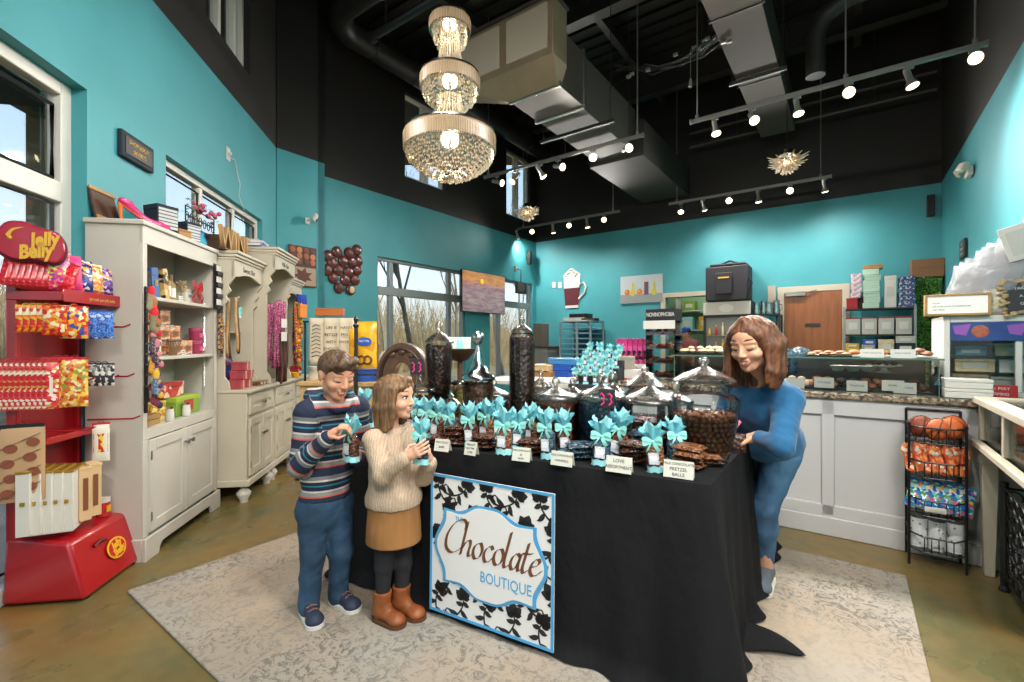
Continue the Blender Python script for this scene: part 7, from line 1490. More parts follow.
def clear_bag():
    m,nt,b = base('clear_plastic'); b.inputs['Base Color'].default_value = lin('#aeb0b4'); b.inputs['Roughness'].default_value = .18; b.inputs['Alpha'].default_value = .4; vec = coords(nt); add_bump(nt,b,vec,25,.9,.02); return m
CLP = clear_bag(); g = random.Random(12)
for i in range(11):
    f = i / 10; packet('clear plastic gift bag, %s leaning on top of the freezer' % nth(i,11),'plastic bag',B(3.95 + .05 * (i % 3),.55 + .024 * i,1.415),RZB + R(-55 + 8 * (i % 3)),.28,.3 + .3 * f,.07,CLP,None,None,'clear plastic bags on the freezer',rot=(R(-10),R(14),RZB + R(-40)),crimp=.1)
for i in range(6): packet('clear plastic bag of pale sweets, %s behind the lightbox sign' % nth(i,6),'plastic bag',B(3.9,.7 + .055 * i,1.415),RZB + R(-12),.11,.15,.06,printed('pale_sweets',['#d9cbb5','#c9b59a','#e8e0d0','#b5a58a'],60,.3),None,None,'pale sweet bags behind the lightbox')
carton('white box with printed side on the pile of clear bags','box',B(3.9,.84,1.74),RZB + R(-20),.16,.12,.2,WLAB,WLAB,mat('print_grey','#c3c0ba',.6),lab=(.7,.7),rot=(R(8),R(-14),RZB + R(-20)))
t = thing('chalkboard','small dark chalkboard framed in wood chips on top of the freezer','chalkboard',B(3.84,.84,1.414),RZB,rot=(R(-10),R(-6),RZB)); mb = MB().box(-.1,.1,0,.012,.02,.2); obj('slate',mb,mat('slate','#26262a',.7),t); mb = MB(); g = random.Random(4)
for i in range(70):
    e = g.choice('tblr'); x = g.uniform(-.12,.12) if e in 'tb' else (.11 if e == 'r' else -.11) + g.uniform(-.012,.012); z = (.205 if e == 't' else .012) + g.uniform(-.012,.012) if e in 'tb' else g.uniform(.01,.21); mb.ball((x,-.004,z),g.uniform(.008,.013),6,sc=(1.4,.6,.8))
o = obj('chip_frame',mb,mat('wood_chip','#a88a62',.8,var=.3,vs=30),t); o['kind'] = 'stuff'
for i,s in enumerate(('TAKE HOME','A SWEET','GIFT BAG')): text(s,.022,WLAB,t,(0,-.001,.155 - .045 * i),ext=.0004)
p = side(964,249,1.1); t = thing('wall_sign','small black lettered sign on the right wall above the bags','sign',p,RZR); mb = MB().box(-.16,.16,-.02,0,-.11,.11); obj('board',mb,BLK,t,bevel=.003)
for i,s in enumerate(('LIFE','IS SWEET','ENJOY')): text(s,.05,WLAB,t,(0,-.022,.06 - .06 * i),ext=.0005)

# wire rack in front of the counter
wr = thing('wire_rack','black wire floor rack with four tiers of treats against the counter front','rack',B(3.52,.39),RZB); W0 = .118
def tier_pts(z,y0=-.13,e=0): return [(-W0 - e,.11,z),(-W0 - e,-.06,z),(-W0 * .55,y0,z),(W0 * .55,y0,z),(W0 + e,-.06,z),(W0 + e,.11,z)]
mb = MB()
for x,y in ((-W0,.11),(W0,.11),(-W0,-.06),(W0,-.06)): mb.tube([(x,y,.0),(x,y,.86 if y > 0 else .8)],.007,6)
mb.tube([(-W0,.11,.86),(W0,.11,.86)],.007,6); obj('upright',mb,BLK,wr)
TZS = (.1,.3,.51,.7)
for z in TZS:
    mb = MB().tube(tier_pts(z),.004,5); mb.tube(tier_pts(z + .085),.005,5); mb.tube([(-W0,.11,z),(W0,.11,z)],.004,5)
    for i in range(9): x = -W0 + i * 2 * W0 / 8; mb.tube([(x,.11,z),(x,-.06 - .07 * (abs(x) < W0 * .7),z),(x,-.06 - .07 * (abs(x) < W0 * .7),z + .085)],.0025,4)
    obj('wire_basket',mb,BLK,wr)
def rk_(x,y,z): return B(3.52 + y,.39 + x * .8,z)
OB_ = mat('ball_orange','#c8602a',.6,var=.15,vs=30,bump=.3,bs=250)
for i,(x,y,z,m) in enumerate(((-.08,-.02,.775,mat('ball_rust','#8f3f22',.6,var=.15,vs=30)),(.0,-.06,.77,OB_),(.07,-.03,.775,OB_),(.1,.05,.78,OB_))):
    t = thing('candy_ball',['rust-brown','front orange','right-hand orange','rearmost orange'][i] + ' basketball-shaped treat on the top tier of the wire rack','treat',rk_(x,y,z),RZB + i,rot=(R(20 * i),R(15),i)); mb = MB().ball((0,0,0),.06,20); obj('ball_body',mb,m,t,smooth=180); mb = MB()
    for k_ in range(3): M_ = Matrix.Rotation(R(60 * k_),3,'Z'); mb.tube([M_ @ Vector((.061 * math.cos(a),0,.061 * math.sin(a))) for a in np.linspace(0,6.28,25)[:-1]],.0022,4,closed=True)
    obj('seam',mb,mat('seam_dark','#4a2214',.7),t)
HP = printed('orange_heart',['#d0622a','#e08a4a','#c84a2a','#f0c8a0','#d0622a'],55,.35)
for i in range(6):
    t = thing('slipper_pack','orange-red shoe-sole shaped treat bag, %s on the second tier of the wire rack' % nth(i,6),'treat',rk_(-.11 + .043 * i,-.07 + .02 * (i % 2),.522),RZB,'sole-shaped treats on the wire rack',rot=(R(-14),R(12 * (1 if i % 2 else -1)),RZB + R(8 * i - 20)))
    for s in (-1,1):
        pts = crv([(s * .004,.0),(s * .035,.01),(s * .045,.05),(s * .04,.09),(s * .052,.13),(s * .03,.165),(s * .006,.15),(s * .004,.08),(s * .004,0)],4); mb = MB().prism([(p.x,p.y) for p in pts[:-1]],.025,o=-.012); h_ = obj('sole_shape',mb,HP,t,bevel=.005); mb = MB().ball((s * .026,-.014,.12),.012,8,sc=(1,.3,1)); mb.ball((s * .022,-.014,.05),.009,8,sc=(1,.3,1)); obj('printed_spot',mb,WLAB,h_)
CF = printed('colour_foil',['#2f8fb5','#d05a9a','#5ab56a','#e8d85a','#3a5ab0','#8fd0e0','#c8e0f0'],60,.15)
for i in range(5): packet('shiny multicoloured candy bag, %s on the third tier of the wire rack' % nth(i,5),'candy bag',rk_(-.12 + .06 * i,-.05 - .01 * (i % 2),.315),RZB,.1,.17,.05,CF,mat('foil_blue','#3f8fc0',.2),None,'multicoloured bags on the wire rack',rot=(R(-32),R(18),RZB + R(4)))
carton('white price strip lying in front of the multicoloured bags','card',rk_(-.02,-.145,.33),RZB,.09,.008,.03,WLAB,None,mat('print_grey','#c3c0ba'),top=False)
BEE = mat('canister_white','#d9dde0',.4)
for i in range(3):
    t = thing('canister','white bee-printed canister, %s on the bottom tier of the wire rack' % nth(i,3),'canister',rk_(-.092 + .094 * i,-.03 - .02 * (i == 1),.105),RZB,'bee-printed canisters'); mb = MB().lathe([(.001,0),(.037,0),(.037,.165)],24); obj('can_body',mb,BEE,t,smooth=50); mb = MB().lathe([(.038,.16),(.038,.178),(.001,.18)],24); obj('lid',mb,mat('lid_dark','#4a4a4c',.4),t); mb = MB(); g = random.Random(i)
    for q in range(16): a = g.uniform(0,6.28); z = .015 + .0088 * q; mb.ball((.037 * math.cos(a),.037 * math.sin(a),z),.005,6,sc=(1,1,.8))
    o = obj('printed_bee',mb,mat('bee_gold','#8a7530',.6),t); o['kind'] = 'stuff'

# wooden display case on legs, right edge
WC = mat('case_whitewood','#c8bda8',.5,var=.1,vs=5,stretch=(1,1,1)); dc = thing('display_table_case','whitewashed wooden display case on tapered legs along the right wall','display case',B(2.85,.82),RZB); x0,x1,y0,y1 = -.25,.25,-.9,.72
for x in (x0 + .035,x1 - .035):
    for y in (y0 + .05,y1 - .04): mb = MB(); mb.add([(x - .022,y - .022,0),(x + .022,y - .022,0),(x + .022,y + .022,0),(x - .022,y + .022,0),(x - .035,y - .035,.66),(x + .035,y - .035,.66),(x + .035,y + .035,.66),(x - .035,y + .035,.66)],[(3,2,1,0),(4,5,6,7),(0,1,5,4),(1,2,6,5),(2,3,7,6),(3,0,4,7)]); mb.box(x - .04,x + .04,y - .04,y + .04,.6,.66); obj('leg',mb,WC,dc,bevel=.004)
mb = MB().box(x0,x1,y0,y1,.66,.72); mb.box(x0 - .03,x1 + .02,y0 - .02,y1 + .03,.69,.72); obj('apron',mb,WC,dc,bevel=.005)
mb = MB()
for x in (x0,x1 - .04):
    for y in (y0,-.32,.2,y1 - .04): mb.box(x,x + .04,y,y + .04,.72,.92)
mb.box(x0 - .02,x0 + .06,y0 - .02,y1 + .02,.92,.955); mb.box(x1 - .06,x1 + .02,y0 - .02,y1 + .02,.92,.955); mb.box(x0 + .06,x1 - .06,y1 - .06,y1 + .02,.92,.955); mb.box(x0 + .06,x1 - .06,y0 - .02,y0 + .06,.92,.955); obj('top_frame',mb,WC,dc,bevel=.005)
mb = MB().box(x0 + .016,x0 + .022,y0 + .04,y1 - .04,.72,.92); mb.box(x1 - .022,x1 - .016,y0 + .04,y1 - .04,.72,.92); mb.box(x0 + .04,x1 - .04,y1 - .024,y1 - .018,.72,.92); mb.box(x0 + .05,x1 - .05,y0 + .05,y1 - .05,.935,.941); obj('glass_panes',mb,CG,dc,smooth=0)
for i in range(5): tray('dark candy tray, number %s from the far end inside the wooden case' % ['one','two','three','four','five'][i],3.4 - .3 * i,.82,.722,.34,.22,TRW_,'case_candies',[DK,MK,CRM,DK,MK][i],8,.028,flabel='%s candies on tray %s from the far end inside the wooden case' % (['dark','milk brown','cream','near-black','brown'][i],['one','two','three','four','five'][i]),seed=20 + i,fcat='candies')
for i in range(2): carton(['lower aqua box on the wooden display case top','upper aqua box on the wooden display case top'][i],'box',B(3.42,.86,.957 + .05 * i),RZB + .05 * i,.2,.16,.048,TEAL2,TEAL2,None,lid=.4)
tray('white plate of dark wrapped candies on the wooden display case top',3.15,.78,.957,.16,.12,TRW_,'wrapped_candies',DK,6,.018,flabel='dark wrapped candies on the white plate on the wooden case',seed=31,fcat='candies')
ir = thing('iron_stand','black wrought-iron scroll stand under the wooden display case','stand',B(3.0,.75),RZB)
for x in (-.12,.14): mb = MB().tube([(x,-.5,0),(x,-.5,.55)],.012,6); obj('post',mb,BLK,ir); mb = MB().tube([(x,.35,0),(x,.35,.55)],.016,8); mb.ball((x,.35,.012),.024,8); obj('post',mb,BLK,ir)
mb = MB()
for z in (.08,.3,.52): mb.tube([(-.12,.35,z),(.14,.35,z)],.006,5); mb.tube([(-.12,-.5,z),(-.12,.35,z)],.006,5)
for j in range(6):
    for i in range(3): c_ = (-.09 + .085 * i,.35,.1 + .075 * j); mb.tube([(c_[0] + .036 * math.cos(a),.35,c_[2] + .032 * math.sin(a)) for a in np.linspace(0,6.28,13)[:-1]],.004,4,closed=True)
    for i in range(8): y = -.45 + .1 * i; mb.tube([(-.12,y + .042 * math.cos(a),.1 + .075 * j + .032 * math.sin(a)) for a in np.linspace(0,6.28,11)[:-1]],.004,4,closed=True)
obj('scrollwork',mb,BLK,ir)

# along the back wall: fridge, shelves, stock
fr = thing('display_fridge','tall black glass-door display fridge by the kitchen doorway','fridge',B(8.95,-1.78),RZB); w_ = .39
mb = MB().box(-w_,w_,.02,.4,.05,1.97); mb.box(-w_,w_,0,.02,.05,.2); mb.box(-w_,-w_ + .05,0,.02,.2,1.72); mb.box(w_ - .05,w_,0,.02,.2,1.72); mb.box(-w_,w_,0,.02,1.68,1.72); obj('cabinet',mb,BLK,fr,bevel=.004)
mb = MB().box(-w_,w_,-.01,.02,1.73,1.96); hd3 = obj('header_panel',mb,mat('fridge_header','#c5bfb6',.5),fr,bevel=.004); blob('header_mark',0,1.845,.12,.07,mat('header_pale','#dcd6cd',.5),fr,-.014)
mb = MB().box(-w_ + .05,w_ - .05,.012,.019,.2,1.68); obj('interior',mb,mat('fridge_inside','#6d6f66',.5),fr)
for z in (.45,.75,1.05,1.35): mb = MB().box(-w_ + .05,w_ - .05,-.03,.012,z,z + .012); s_ = obj('shelf',mb,CHROME,fr)
for j,z in enumerate((1.062,1.362)):
    for i in range(6): m = [CRM,PST,YEL,REDM,CRM,MK][(i + j * 2) % 6]; t = bottle('%s in the display fridge, %s on its %s shelf' % (['cream tub','amber jar','yellow bottle','red jar','cream tub','brown jar'][(i + j * 2) % 6],nth(i,6),['lower visible','upper visible'][j]),B(8.935,-1.78 - .28 + .112 * i,z),.018 + .004 * (i % 2),.13 + .05 * ((i * 7) % 3),m,WLAB)
bg = thing('insulated_bag','big black insulated delivery bag on top of the display fridge','bag',B(9.13,-1.76,1.972),RZB); mb = MB().box(-.36,.34,-.25,.2,0,.62); mb.box(-.3,.3,-.22,.18,.62,.67); obj('bag_body',mb,mat('bag_black','#26242a',.75,bump=.5,bs=20),bg,bevel=.03); mb = MB().box(-.19,.09,-.275,-.25,.12,.5); pk = obj('front_pocket',mb,mat('bag_black','#26242a'),bg,bevel=.02); mb = MB().box(-.14,.04,-.282,-.275,.4,.425); obj('logo_strip',mb,YEL,pk); mb = MB().tube([(.34,-.2,.4),(.39,-.2,.3),(.34,-.2,.1)],.018,6); mb.tube([(-.2,0,.66),(0,0,.74),(.2,0,.66)],.018,6); obj('strap',mb,mat('bag_black','#26242a'),bg)
su = thing('shelving','black shelving of steel jugs between the fridge and the brown door','shelves',B(9.1,-1.16),RZB)
for x in (-.2,.2):
    for y in (-.15,.2): mb = MB().box(x - .015,x + .015,y - .015,y + .015,0,1.72); obj('post',mb,BLK,su)
for z in (.3,.8,1.25,1.7): mb = MB().box(-.2,.2,-.165,.215,z,z + .02); obj('shelf',mb,BLK,su)
for i in range(4): t = thing('steel_jug','stainless steel jug, %s on the shelving beside the brown door' % nth(i,4),'jug',B(9.02 + .06 * (i % 2),-1.3 + .095 * i,1.722),RZB,'steel jugs on the shelving'); mb = MB().lathe([(.001,0),(.05,0),(.055,.05),(.045,.16 + .03 * (i % 2)),(.05,.2 + .03 * (i % 2)),(.046,.2 + .03 * (i % 2))],20); obj('jug_body',mb,CHROME,t,smooth=50); mb = MB().tube([(.045,0,.17),(.085,0,.15),(.08,0,.07),(.052,0,.05)],.007,6); obj('handle',mb,CHROME,t)
carton('upright grey-tan carton standing behind the steel jugs','box',B(9.25,-1.1,1.722),RZB,.12,.1,.5,mat('grey_tan','#a39a8c',.6),None,None,lid=.1)
for i in range(6): bottle('syrup bottle, %s on the lower shelf beside the fridge' % nth(i,6),B(9.0,-1.33 + .065 * i,1.272),.028,.3,[mat('amber_glass','#5a3a1c'),YEL,mat('teal_glass','#3a8f84')][i % 3],BLK,WLAB,group='syrup bottles')
sx = thing('stock_shelving','grey metal stock shelving full of tubs right of the brown door','shelves',B(9.12,.36),RZB)
for x in (-.43,.41):
    for y in (-.2,.2): mb = MB().box(x - .015,x + .015,y - .015,y + .015,0,1.79); obj('post',mb,KNOB,sx)
SZ = (.35,.8,1.08,1.36,1.76)
for z in SZ: mb = MB().box(-.44,.43,-.21,.21,z - .02,z); obj('shelf',mb,STEEL,sx)
TUB = mat('tub_white','#bdb7ae',.45)
for i in range(4): carton('white plastic tub with red rim, %s on the upper stock shelf' % nth(i,4),'tub',B(9.0,.04 + .2 * i,1.362),RZB,.18,.2,.26,TUB,mat('tub_rim','#8f2f2a',.5),WLAB,'white tubs on the stock shelf',lid=.08)
for i,(x,z,w2,h2,m,lb) in enumerate(((-.33,1.082,.17,.07,YEL,'bottom yellow box on the middle stock shelf'),(-.33,1.152,.17,.07,YEL,'top yellow box on the middle stock shelf'),(-.13,1.082,.16,.12,mat('grey_tan','#a39a8c'),'grey-tan box on the middle stock shelf'),(-.12,1.202,.15,.08,BLUE,'blue box on the grey-tan one on the stock shelf'),(.08,1.082,.18,.2,CRM,'tan tub on the middle stock shelf'),(.3,1.082,.22,.15,NAVY,'navy box on the middle stock shelf'),(.3,1.232,.22,.1,TUB,'white box on the navy one on the stock shelf'),(-.3,.802,.2,.2,YEL,'yellow box on the lower stock shelf'),(-.05,.802,.2,.18,REDM,'red box on the lower stock shelf'),(.2,.802,.2,.22,TEAL,'teal box on the lower stock shelf'))): carton(lb,'box',B(9.0,.36 + x,z),RZB,w2,.2,h2,m,m,WLAB,lid=.3)
zt9 = 1.762
for i,(px,n,w2,h2,m,lb,c_) in enumerate(((856,5,.13,.075,printed('pink_white',['#c98a9a','#d9c5cc','#b5a0b5','#e0d5d8'],40),'pink and white patterned box',.17),(871,7,.2,.085,mat('mint_box','#b5d0bd',.55),'mint green box',.0),(906,6,.17,.075,printed('navy_white',['#2a3560','#3a4a80','#c0c5d5','#2a3560'],50),'navy and white patterned box',0))):
    for k_ in range(n): carton('%s, %s in its stack on the stock shelving' % (lb,['bottom','second up','third up','fourth up','fifth up','sixth up','seventh up'][k_] if k_ < n - 1 else 'top'),'box',B(9.05,wu(px,9.05) + .01 * (k_ % 2),zt9 + c_ + k_ * h2),RZB + .06 * (k_ % 3 - 1),w2,.2,h2 - .002,m,m,None,lb + 'es on the stock shelving',lid=.35)
carton('red box under the pink and white stack on the stock shelving','box',B(9.05,wu(852,9.05),zt9),RZB,.14,.2,.165,REDM,REDM,None); carton('brown cardboard box behind the mint stack on the stock shelving','box',B(9.18,wu(861,9.18) + .02,zt9),RZB,.2,.14,.2,mat('brown_box','#5a3a2a',.6),None,None); carton('tall white printed carton with short black lines on the stock shelving','box',B(9.05,wu(890,9.05),zt9),RZB,.14,.16,.48,WLAB,WLAB,mat('print_grey','#c3c0ba'),lab=(.6,.3),lid=.12); carton('brown kraft box on top of the mint green stack','box',B(9.05,wu(873,9.05),zt9 + .6),RZB,.24,.2,.06,KRAFT,None,None)
hg = thing('boxwood_panel','tall artificial boxwood hedge panel in the right back corner','hedge',B(9.2,.89),RZB); mb = MB().box(-.07,.16,-.1,.12,0,2.15); obj('backing',mb,mat('hedge_core','#2f4a22',.9),hg); mb = MB(); g = random.Random(9)
for i in range(3400):
    f_ = g.random(); p = Vector((g.uniform(-.09,.18),-.13 + g.uniform(-.03,.03),g.uniform(.6,2.2))) if f_ < .75 else Vector((-.08 + g.uniform(-.02,.02),g.uniform(-.12,.1),g.uniform(.6,2.2)))
    d = Vector((g.uniform(-1,1),g.uniform(-1,.2),g.uniform(-.6,1))).normalized() * .03; s_ = d.cross(Vector((g.uniform(-1,1),g.uniform(-1,1),1))).normalized() * .012; mb.add([p,p + d * .5 + s_,p + d,p + d * .5 - s_],[(0,1,2,3)])
o = obj('leaf',mb,mat('boxwood_leaf','#72a84a',.6,var=.4,vs=14),hg,smooth=0); o['kind'] = 'stuff'
carton('brown cardboard box on top of the boxwood hedge panel','box',B(9.18,.92,2.2),RZB,.36,.25,.26,mat('cardboard','#8a6040',.75),mat('cardboard','#8a6040'),None,lid=.5)
# speed rack in the far corner
rk2 = thing('speed_rack','tall aluminium bakery rack with trays in the far left corner','rack',B(9.0,-4.68),RZB); mb = MB(); ALU = mat('aluminium','#b8bcc0',.35,.8)
for x in (-.36,.05,.36):
    for y in (-.3,.3): mb.box(x - .018,x + .018,y - .018,y + .018,.08,1.66)
mb.box(-.37,.37,-.31,.31,1.66,1.69); mb.box(-.37,.37,-.31,.31,.08,.11); obj('frame',mb,ALU,rk2,bevel=.003)
for i in range(13): mb = MB(); z = .2 + .11 * i; mb.box(-.35,.35,-.29,.29,z,z + .01); mb.box(-.35,.35,-.3,-.29,z,z + .028); obj('tray_shelf',mb,mat('tray_blue','#8fb5cc',.3,.5),rk2)
for x in (-.33,.33):
    for y in (-.27,.27): mb = MB(); mb.M = Matrix.Translation((x,y,.04)) @ Matrix.Rotation(R(90),4,'Y'); mb.lathe([(.001,-.015),(.04,-.015),(.04,.015),(.001,.015)],14); obj('caster',mb,BLK,rk2)
carton('white flat box on top of the bakery rack','box',B(9.0,-4.8,1.692),RZB,.5,.3,.07,WLAB,WLAB,None); carton('brown tray on top of the bakery rack','tray',B(8.95,-4.45,1.692),RZB,.3,.25,.05,WOODD,None,None); carton('black folded tarp on the white flat box on the bakery rack','box',B(9.0,-4.7,1.764),RZB,.42,.28,.08,BLK,BLK,None,lid=.5)
carton('dark brown cardboard box on the floor stack left of the bakery rack','box',B(8.9,-5.65,1.15),RZB,.22,.3,.5,mat('box_drab','#6a6053',.7),None,None)
sd = thing('side_cabinet','low grey cabinet under the far side window','cabinet',B(8.9,-5.65),RZB); mb = MB().box(-.3,.3,-.25,.3,.05,1.1); obj('body',mb,mat('cab_grey','#8d8a84',.5),sd,bevel=.005); mb = MB().box(-.32,.32,-.27,.32,1.1,1.14); obj('worktop',mb,WOODD,sd,bevel=.005); panel_door(sd,-.28,-.005,.1,1.05,-.25,mat('cab_grey','#8d8a84'),(-.04,.7)); panel_door(sd,.005,.28,.1,1.05,-.25,mat('cab_grey','#8d8a84'),(.04,.7))

# second display table behind the jars
t2 = thing('back_table','white table behind the jars holding boxes and turquoise bags','table',B(4.35,-2.35),RZB); mb = MB().box(-1.0,.78,-.42,.45,.8,.84); obj('tabletop',mb,WLAB,t2,bevel=.005)
for x in (-.94,.72):
    for y in (-.36,.39): mb = MB().cyl((x,y,0),(x,y,.8),.025,n=10); obj('leg',mb,STEEL,t2)
def bt(px,Y,dz=0): r = ray(px); return Vector((r * Y,Y,.842 + dz))
MB_ = printed('magenta_box',['#c22f78','#d8589a','#c22f78','#2a1a24','#a8246a'],26,.4)
for i in range(6): carton('magenta and black printed box, %s of the upright row behind the jars' % nth(i,6),'box',bt(621 + 5.2 * i,4.5,.2),RZB,.045,.1,.24,MB_,MB_,None,'magenta boxes behind the jars',lid=.12)
for j in range(2):
    for i in range(3): carton('white cake box, %s of the %s row under the magenta boxes' % (nth(i,3),['bottom','upper'][j]),'box',bt(620 + 12 * i,4.46,.1 * j),RZB,.11,.2,.098,WLAB,WLAB,None,'white boxes under the magenta boxes',lid=.35)
carton('grey and red box in front of the magenta row','box',bt(625,4.28,.16),RZB,.16,.08,.12,mat('grey_tan','#a39a8c'),mat('grey_tan','#a39a8c'),None); carton('red box with white top under the grey one behind the jars','box',bt(628,4.28,.0),RZB,.22,.12,.158,REDM,WLAB,None,lid=.5)
for i,(px,dz,m,lb) in enumerate(((560,0,BLUE,'bottom blue box of the stack right of the tallest jar'),(562,.062,BLUE,'second blue box of the stack right of the tallest jar'),(566,.124,mat('mid_blue','#3f86c0',.5),'top light blue box of the stack right of the tallest jar'),(546,.0,KRAFT,'kraft box left of the blue stack'),(543,.062,mat('tan_box','#cfae80'),'tan box on the kraft box left of the blue stack'))): carton(lb,'box',bt(px,4.7,dz + .06),RZB,.3 if i < 3 else .22,.2,.06,m,m,None,lid=.35)
st = thing('stepped_stand','dark stepped stand holding rows of turquoise-tissue bags behind the jars','stand',bt(598,4.25),RZB)
for k_ in range(4): mb = MB().box(-.2,.2,-.2 + .1 * k_,-.1 + .1 * k_,0,.03 + .07 * k_); obj('step',mb,mat('stand_dark','#2c3036',.6),st,bevel=.003)
for k_ in range(4):
    for i in range(4): bag(0,0,(i + k_) % 3,'turquoise-tissue gift bag, %s of row %s on the stepped stand' % (nth(i,4),['one at the front','two','three','four at the back'][k_]),.2 * (i % 2),pos=st.location + W * (-.15 + .1 * i) + U * (-.15 + .1 * k_) + Vector((0,0,.032 + .07 * k_)),sc=.8,group='turquoise gift bags on the stepped stand')
tw_ = thing('acrylic_tower','clear four-shelf acrylic candy tower with black lettered header on the counter','display tower',B(4.0,wu(664,4.0),.932),RZB); ACR = glass('acrylic','#f2f4f4',1.2,.03); mb = MB()
for x in (-.125,.12): mb.box(x,x + .005,-.1,.1,0,.5)
mb.box(-.12,.12,.095,.1,0,.5); obj('acrylic_sides',mb,ACR,tw_,smooth=0)
for z in (.02,.14,.26,.38): mb = MB().box(-.12,.12,-.1,.095,z,z + .006); mb.box(-.12,.12,-.102,-.098,z,z + .03); s_ = obj('shelf',mb,ACR,tw_,smooth=0)
mb = MB().box(-.125,.125,-.1,.1,.5,.6); hd4 = obj('header',mb,BLK,tw_,bevel=.002); text('NOVINOPHOBIA',.05,WLAB,hd4,(0,-.102,.55),sx=.62); mb = MB().box(-.14,.125,-.115,-.102,.43,.5); obj('white_flap',mb,WLAB,tw_)
for k_,z in enumerate((.026,.146,.266,.386)): tray('dark red paper tray, %s shelf of the acrylic tower' % ['bottom','second','third','top'][k_],3.99,wu(664,4.0),.932 + z + .001,.22,.17,mat('paper_red','#7a1f2c',.5),'tower_chocolates',[DK,DK,MK,DK][k_],9,.022,flabel='chocolates on the %s shelf of the acrylic tower' % ['bottom','second','third','top'][k_],seed=40 + k_)

# between the kids and the window
wb = thing('wooden_stand','light wooden box stand behind the boy and girl','stand',(at(362,341,3.9).x,3.9,0),R(-8)); mb = MB().box(-.42,.5,-.22,.22,.05,.9); obj('body',mb,WOODL,wb,bevel=.005); mb = MB().box(-.44,.52,-.24,.24,.9,.93); obj('worktop',mb,WOODL,wb,bevel=.005); mb = MB().box(-.4,.48,-.2,.2,0,.05); obj('plinth',mb,BLK,wb)
def ws(px,Y,dz=.932): return Vector((ray(px) * Y,Y,dz))
TOW = mat('towel_cream','#cdbfa6',.9,bump=.3,bs=200); rl = thing('towel_rail','black rail stand carrying three printed cream tea towels','rail',ws(333,4.35,0),R(6)); mb = MB().tube([(-.25,0,0),(-.25,0,1.44)],.01,6); mb.tube([(.22,0,0),(.22,0,1.44)],.01,6); mb.tube([(-.27,0,1.44),(.25,0,1.44)],.01,6); mb.box(-.3,.27,-.12,.12,0,.015); obj('rail_frame',mb,BLK,rl)
for i,px in enumerate((317,332,347)):
    t = thing('tea_towel',['cream tea towel with leaf print, left one on the rail behind the boy','cream tea towel with big lettering, middle one on the rail behind the boy','cream tea towel with badge print, right one on the rail behind the boy'][i],'tea towel',at(px,318,4.3),R(6),'printed tea towels'); L = .43 if i != 1 else .38
    mb = MB().sheet(lambda a,b: ((a - .5) * .138,-.01 * math.sin(a * 6 + i) - .012 * b,-L * b),6,8); o = obj('cloth',mb,TOW,t,smooth=180); o.modifiers.new('t','SOLIDIFY').thickness = .005; pr = MB(); g = random.Random(i)
    if i == 0:
        for q in range(9): pr.tube([(-.04 + g.uniform(-.01,.01),-.028,-.08 - .035 * q),(0,-.03,-.06 - .035 * q),(.04,-.03,-.075 - .035 * q)],.0035,4)
        obj('print',pr,INK,t)
    else:
        for q,s in enumerate((('LIFE IS','BETTER','WITH','CHOCO') if i == 1 else ('HAND','MADE','SWEETS'))): text(s,.036,INK,t,(0,-.026 - .002 * q,-.09 - .065 * q),ext=.0005,name='print')
carton('long orange box lying on top of the towel rail','box',at(330,316,4.36),R(6),.25,.08,.07,mat('orange_box','#b5602a',.5),None,None)
hanging_cloth('tea_towel','short cream patterned towel hanging below the rail behind the boy ear','tea towel',at(322,366,4.2),R(6),.2,.16,[TOW],1,tip=1)
YB_ = printed('pretzel_bag',['#d9a01f','#e0ac2a','#d9a01f','#d9a01f','#c88a1a'],14,.35); yb = packet('tall yellow pretzel bag with blue oval label behind the boy','snack bag',at(367,374,3.86),R(-5),.17,.42,.09,YB_,YEL,None,crimp=0); mb = MB().prism([(.06 * math.cos(a),.27 + .034 * math.sin(a)) for a in np.linspace(0,6.28,21)[:-1]],.006,o=-.054); e = obj('oval_label',mb,BLUE,yb); text('PRETZEL',.024,WLAB,e,(0,-.055,.272)); mb = MB(); 
for s in (-1,1): mb.tube([(s * .028 + .03 * math.cos(a),-.05,.12 + .032 * math.sin(a)) for a in np.linspace(0,6.28,15)[:-1]],.008,6,closed=True)
obj('printed_pretzel',mb,mat('pretzel_brown','#6b3a18',.5),yb)
packet('second yellow snack bag half hidden left of the pretzel bag','snack bag',at(358,374,4.02),R(10),.15,.38,.08,YB_,YEL,None,crimp=0)
bb = thing('blue_tub','blue plastic tub under the yellow pretzel bag','tub',ws(366,3.85),R(-5)); mb = MB().lathe([(.001,0),(.1,0),(.13,.09),(.135,.1),(.128,.1),(.1,.012),(.001,.012)],24,sx=1.1,sy=.8); obj('tub_body',mb,BLUE,bb,smooth=50); mb = MB().tube([(.15 * math.cos(a),.11 * math.sin(a),.1) for a in np.linspace(0,6.28,25)[:-1]],.005,5,closed=True); obj('rim',mb,BLUE,bb)
ps = thing('black_post','black metal post with finial standing between the boy and the pretzel bag','post',ws(356,3.6,0)); mb = MB().cyl((0,0,.02),(0,0,1.38),.014,n=10); mb.lathe([(.12,0),(.12,.012),(.02,.03),(.014,.04)],20); obj('pole',mb,BLK,ps); mb = MB().lathe([(.014,1.36),(.024,1.38),(.012,1.4),(.02,1.43),(.001,1.46)],12); obj('finial',mb,BLK,ps); mb = MB().tube([(0,0,1.0),(.28,0,1.0)],.008,6); obj('side_arm',mb,BLK,ps)
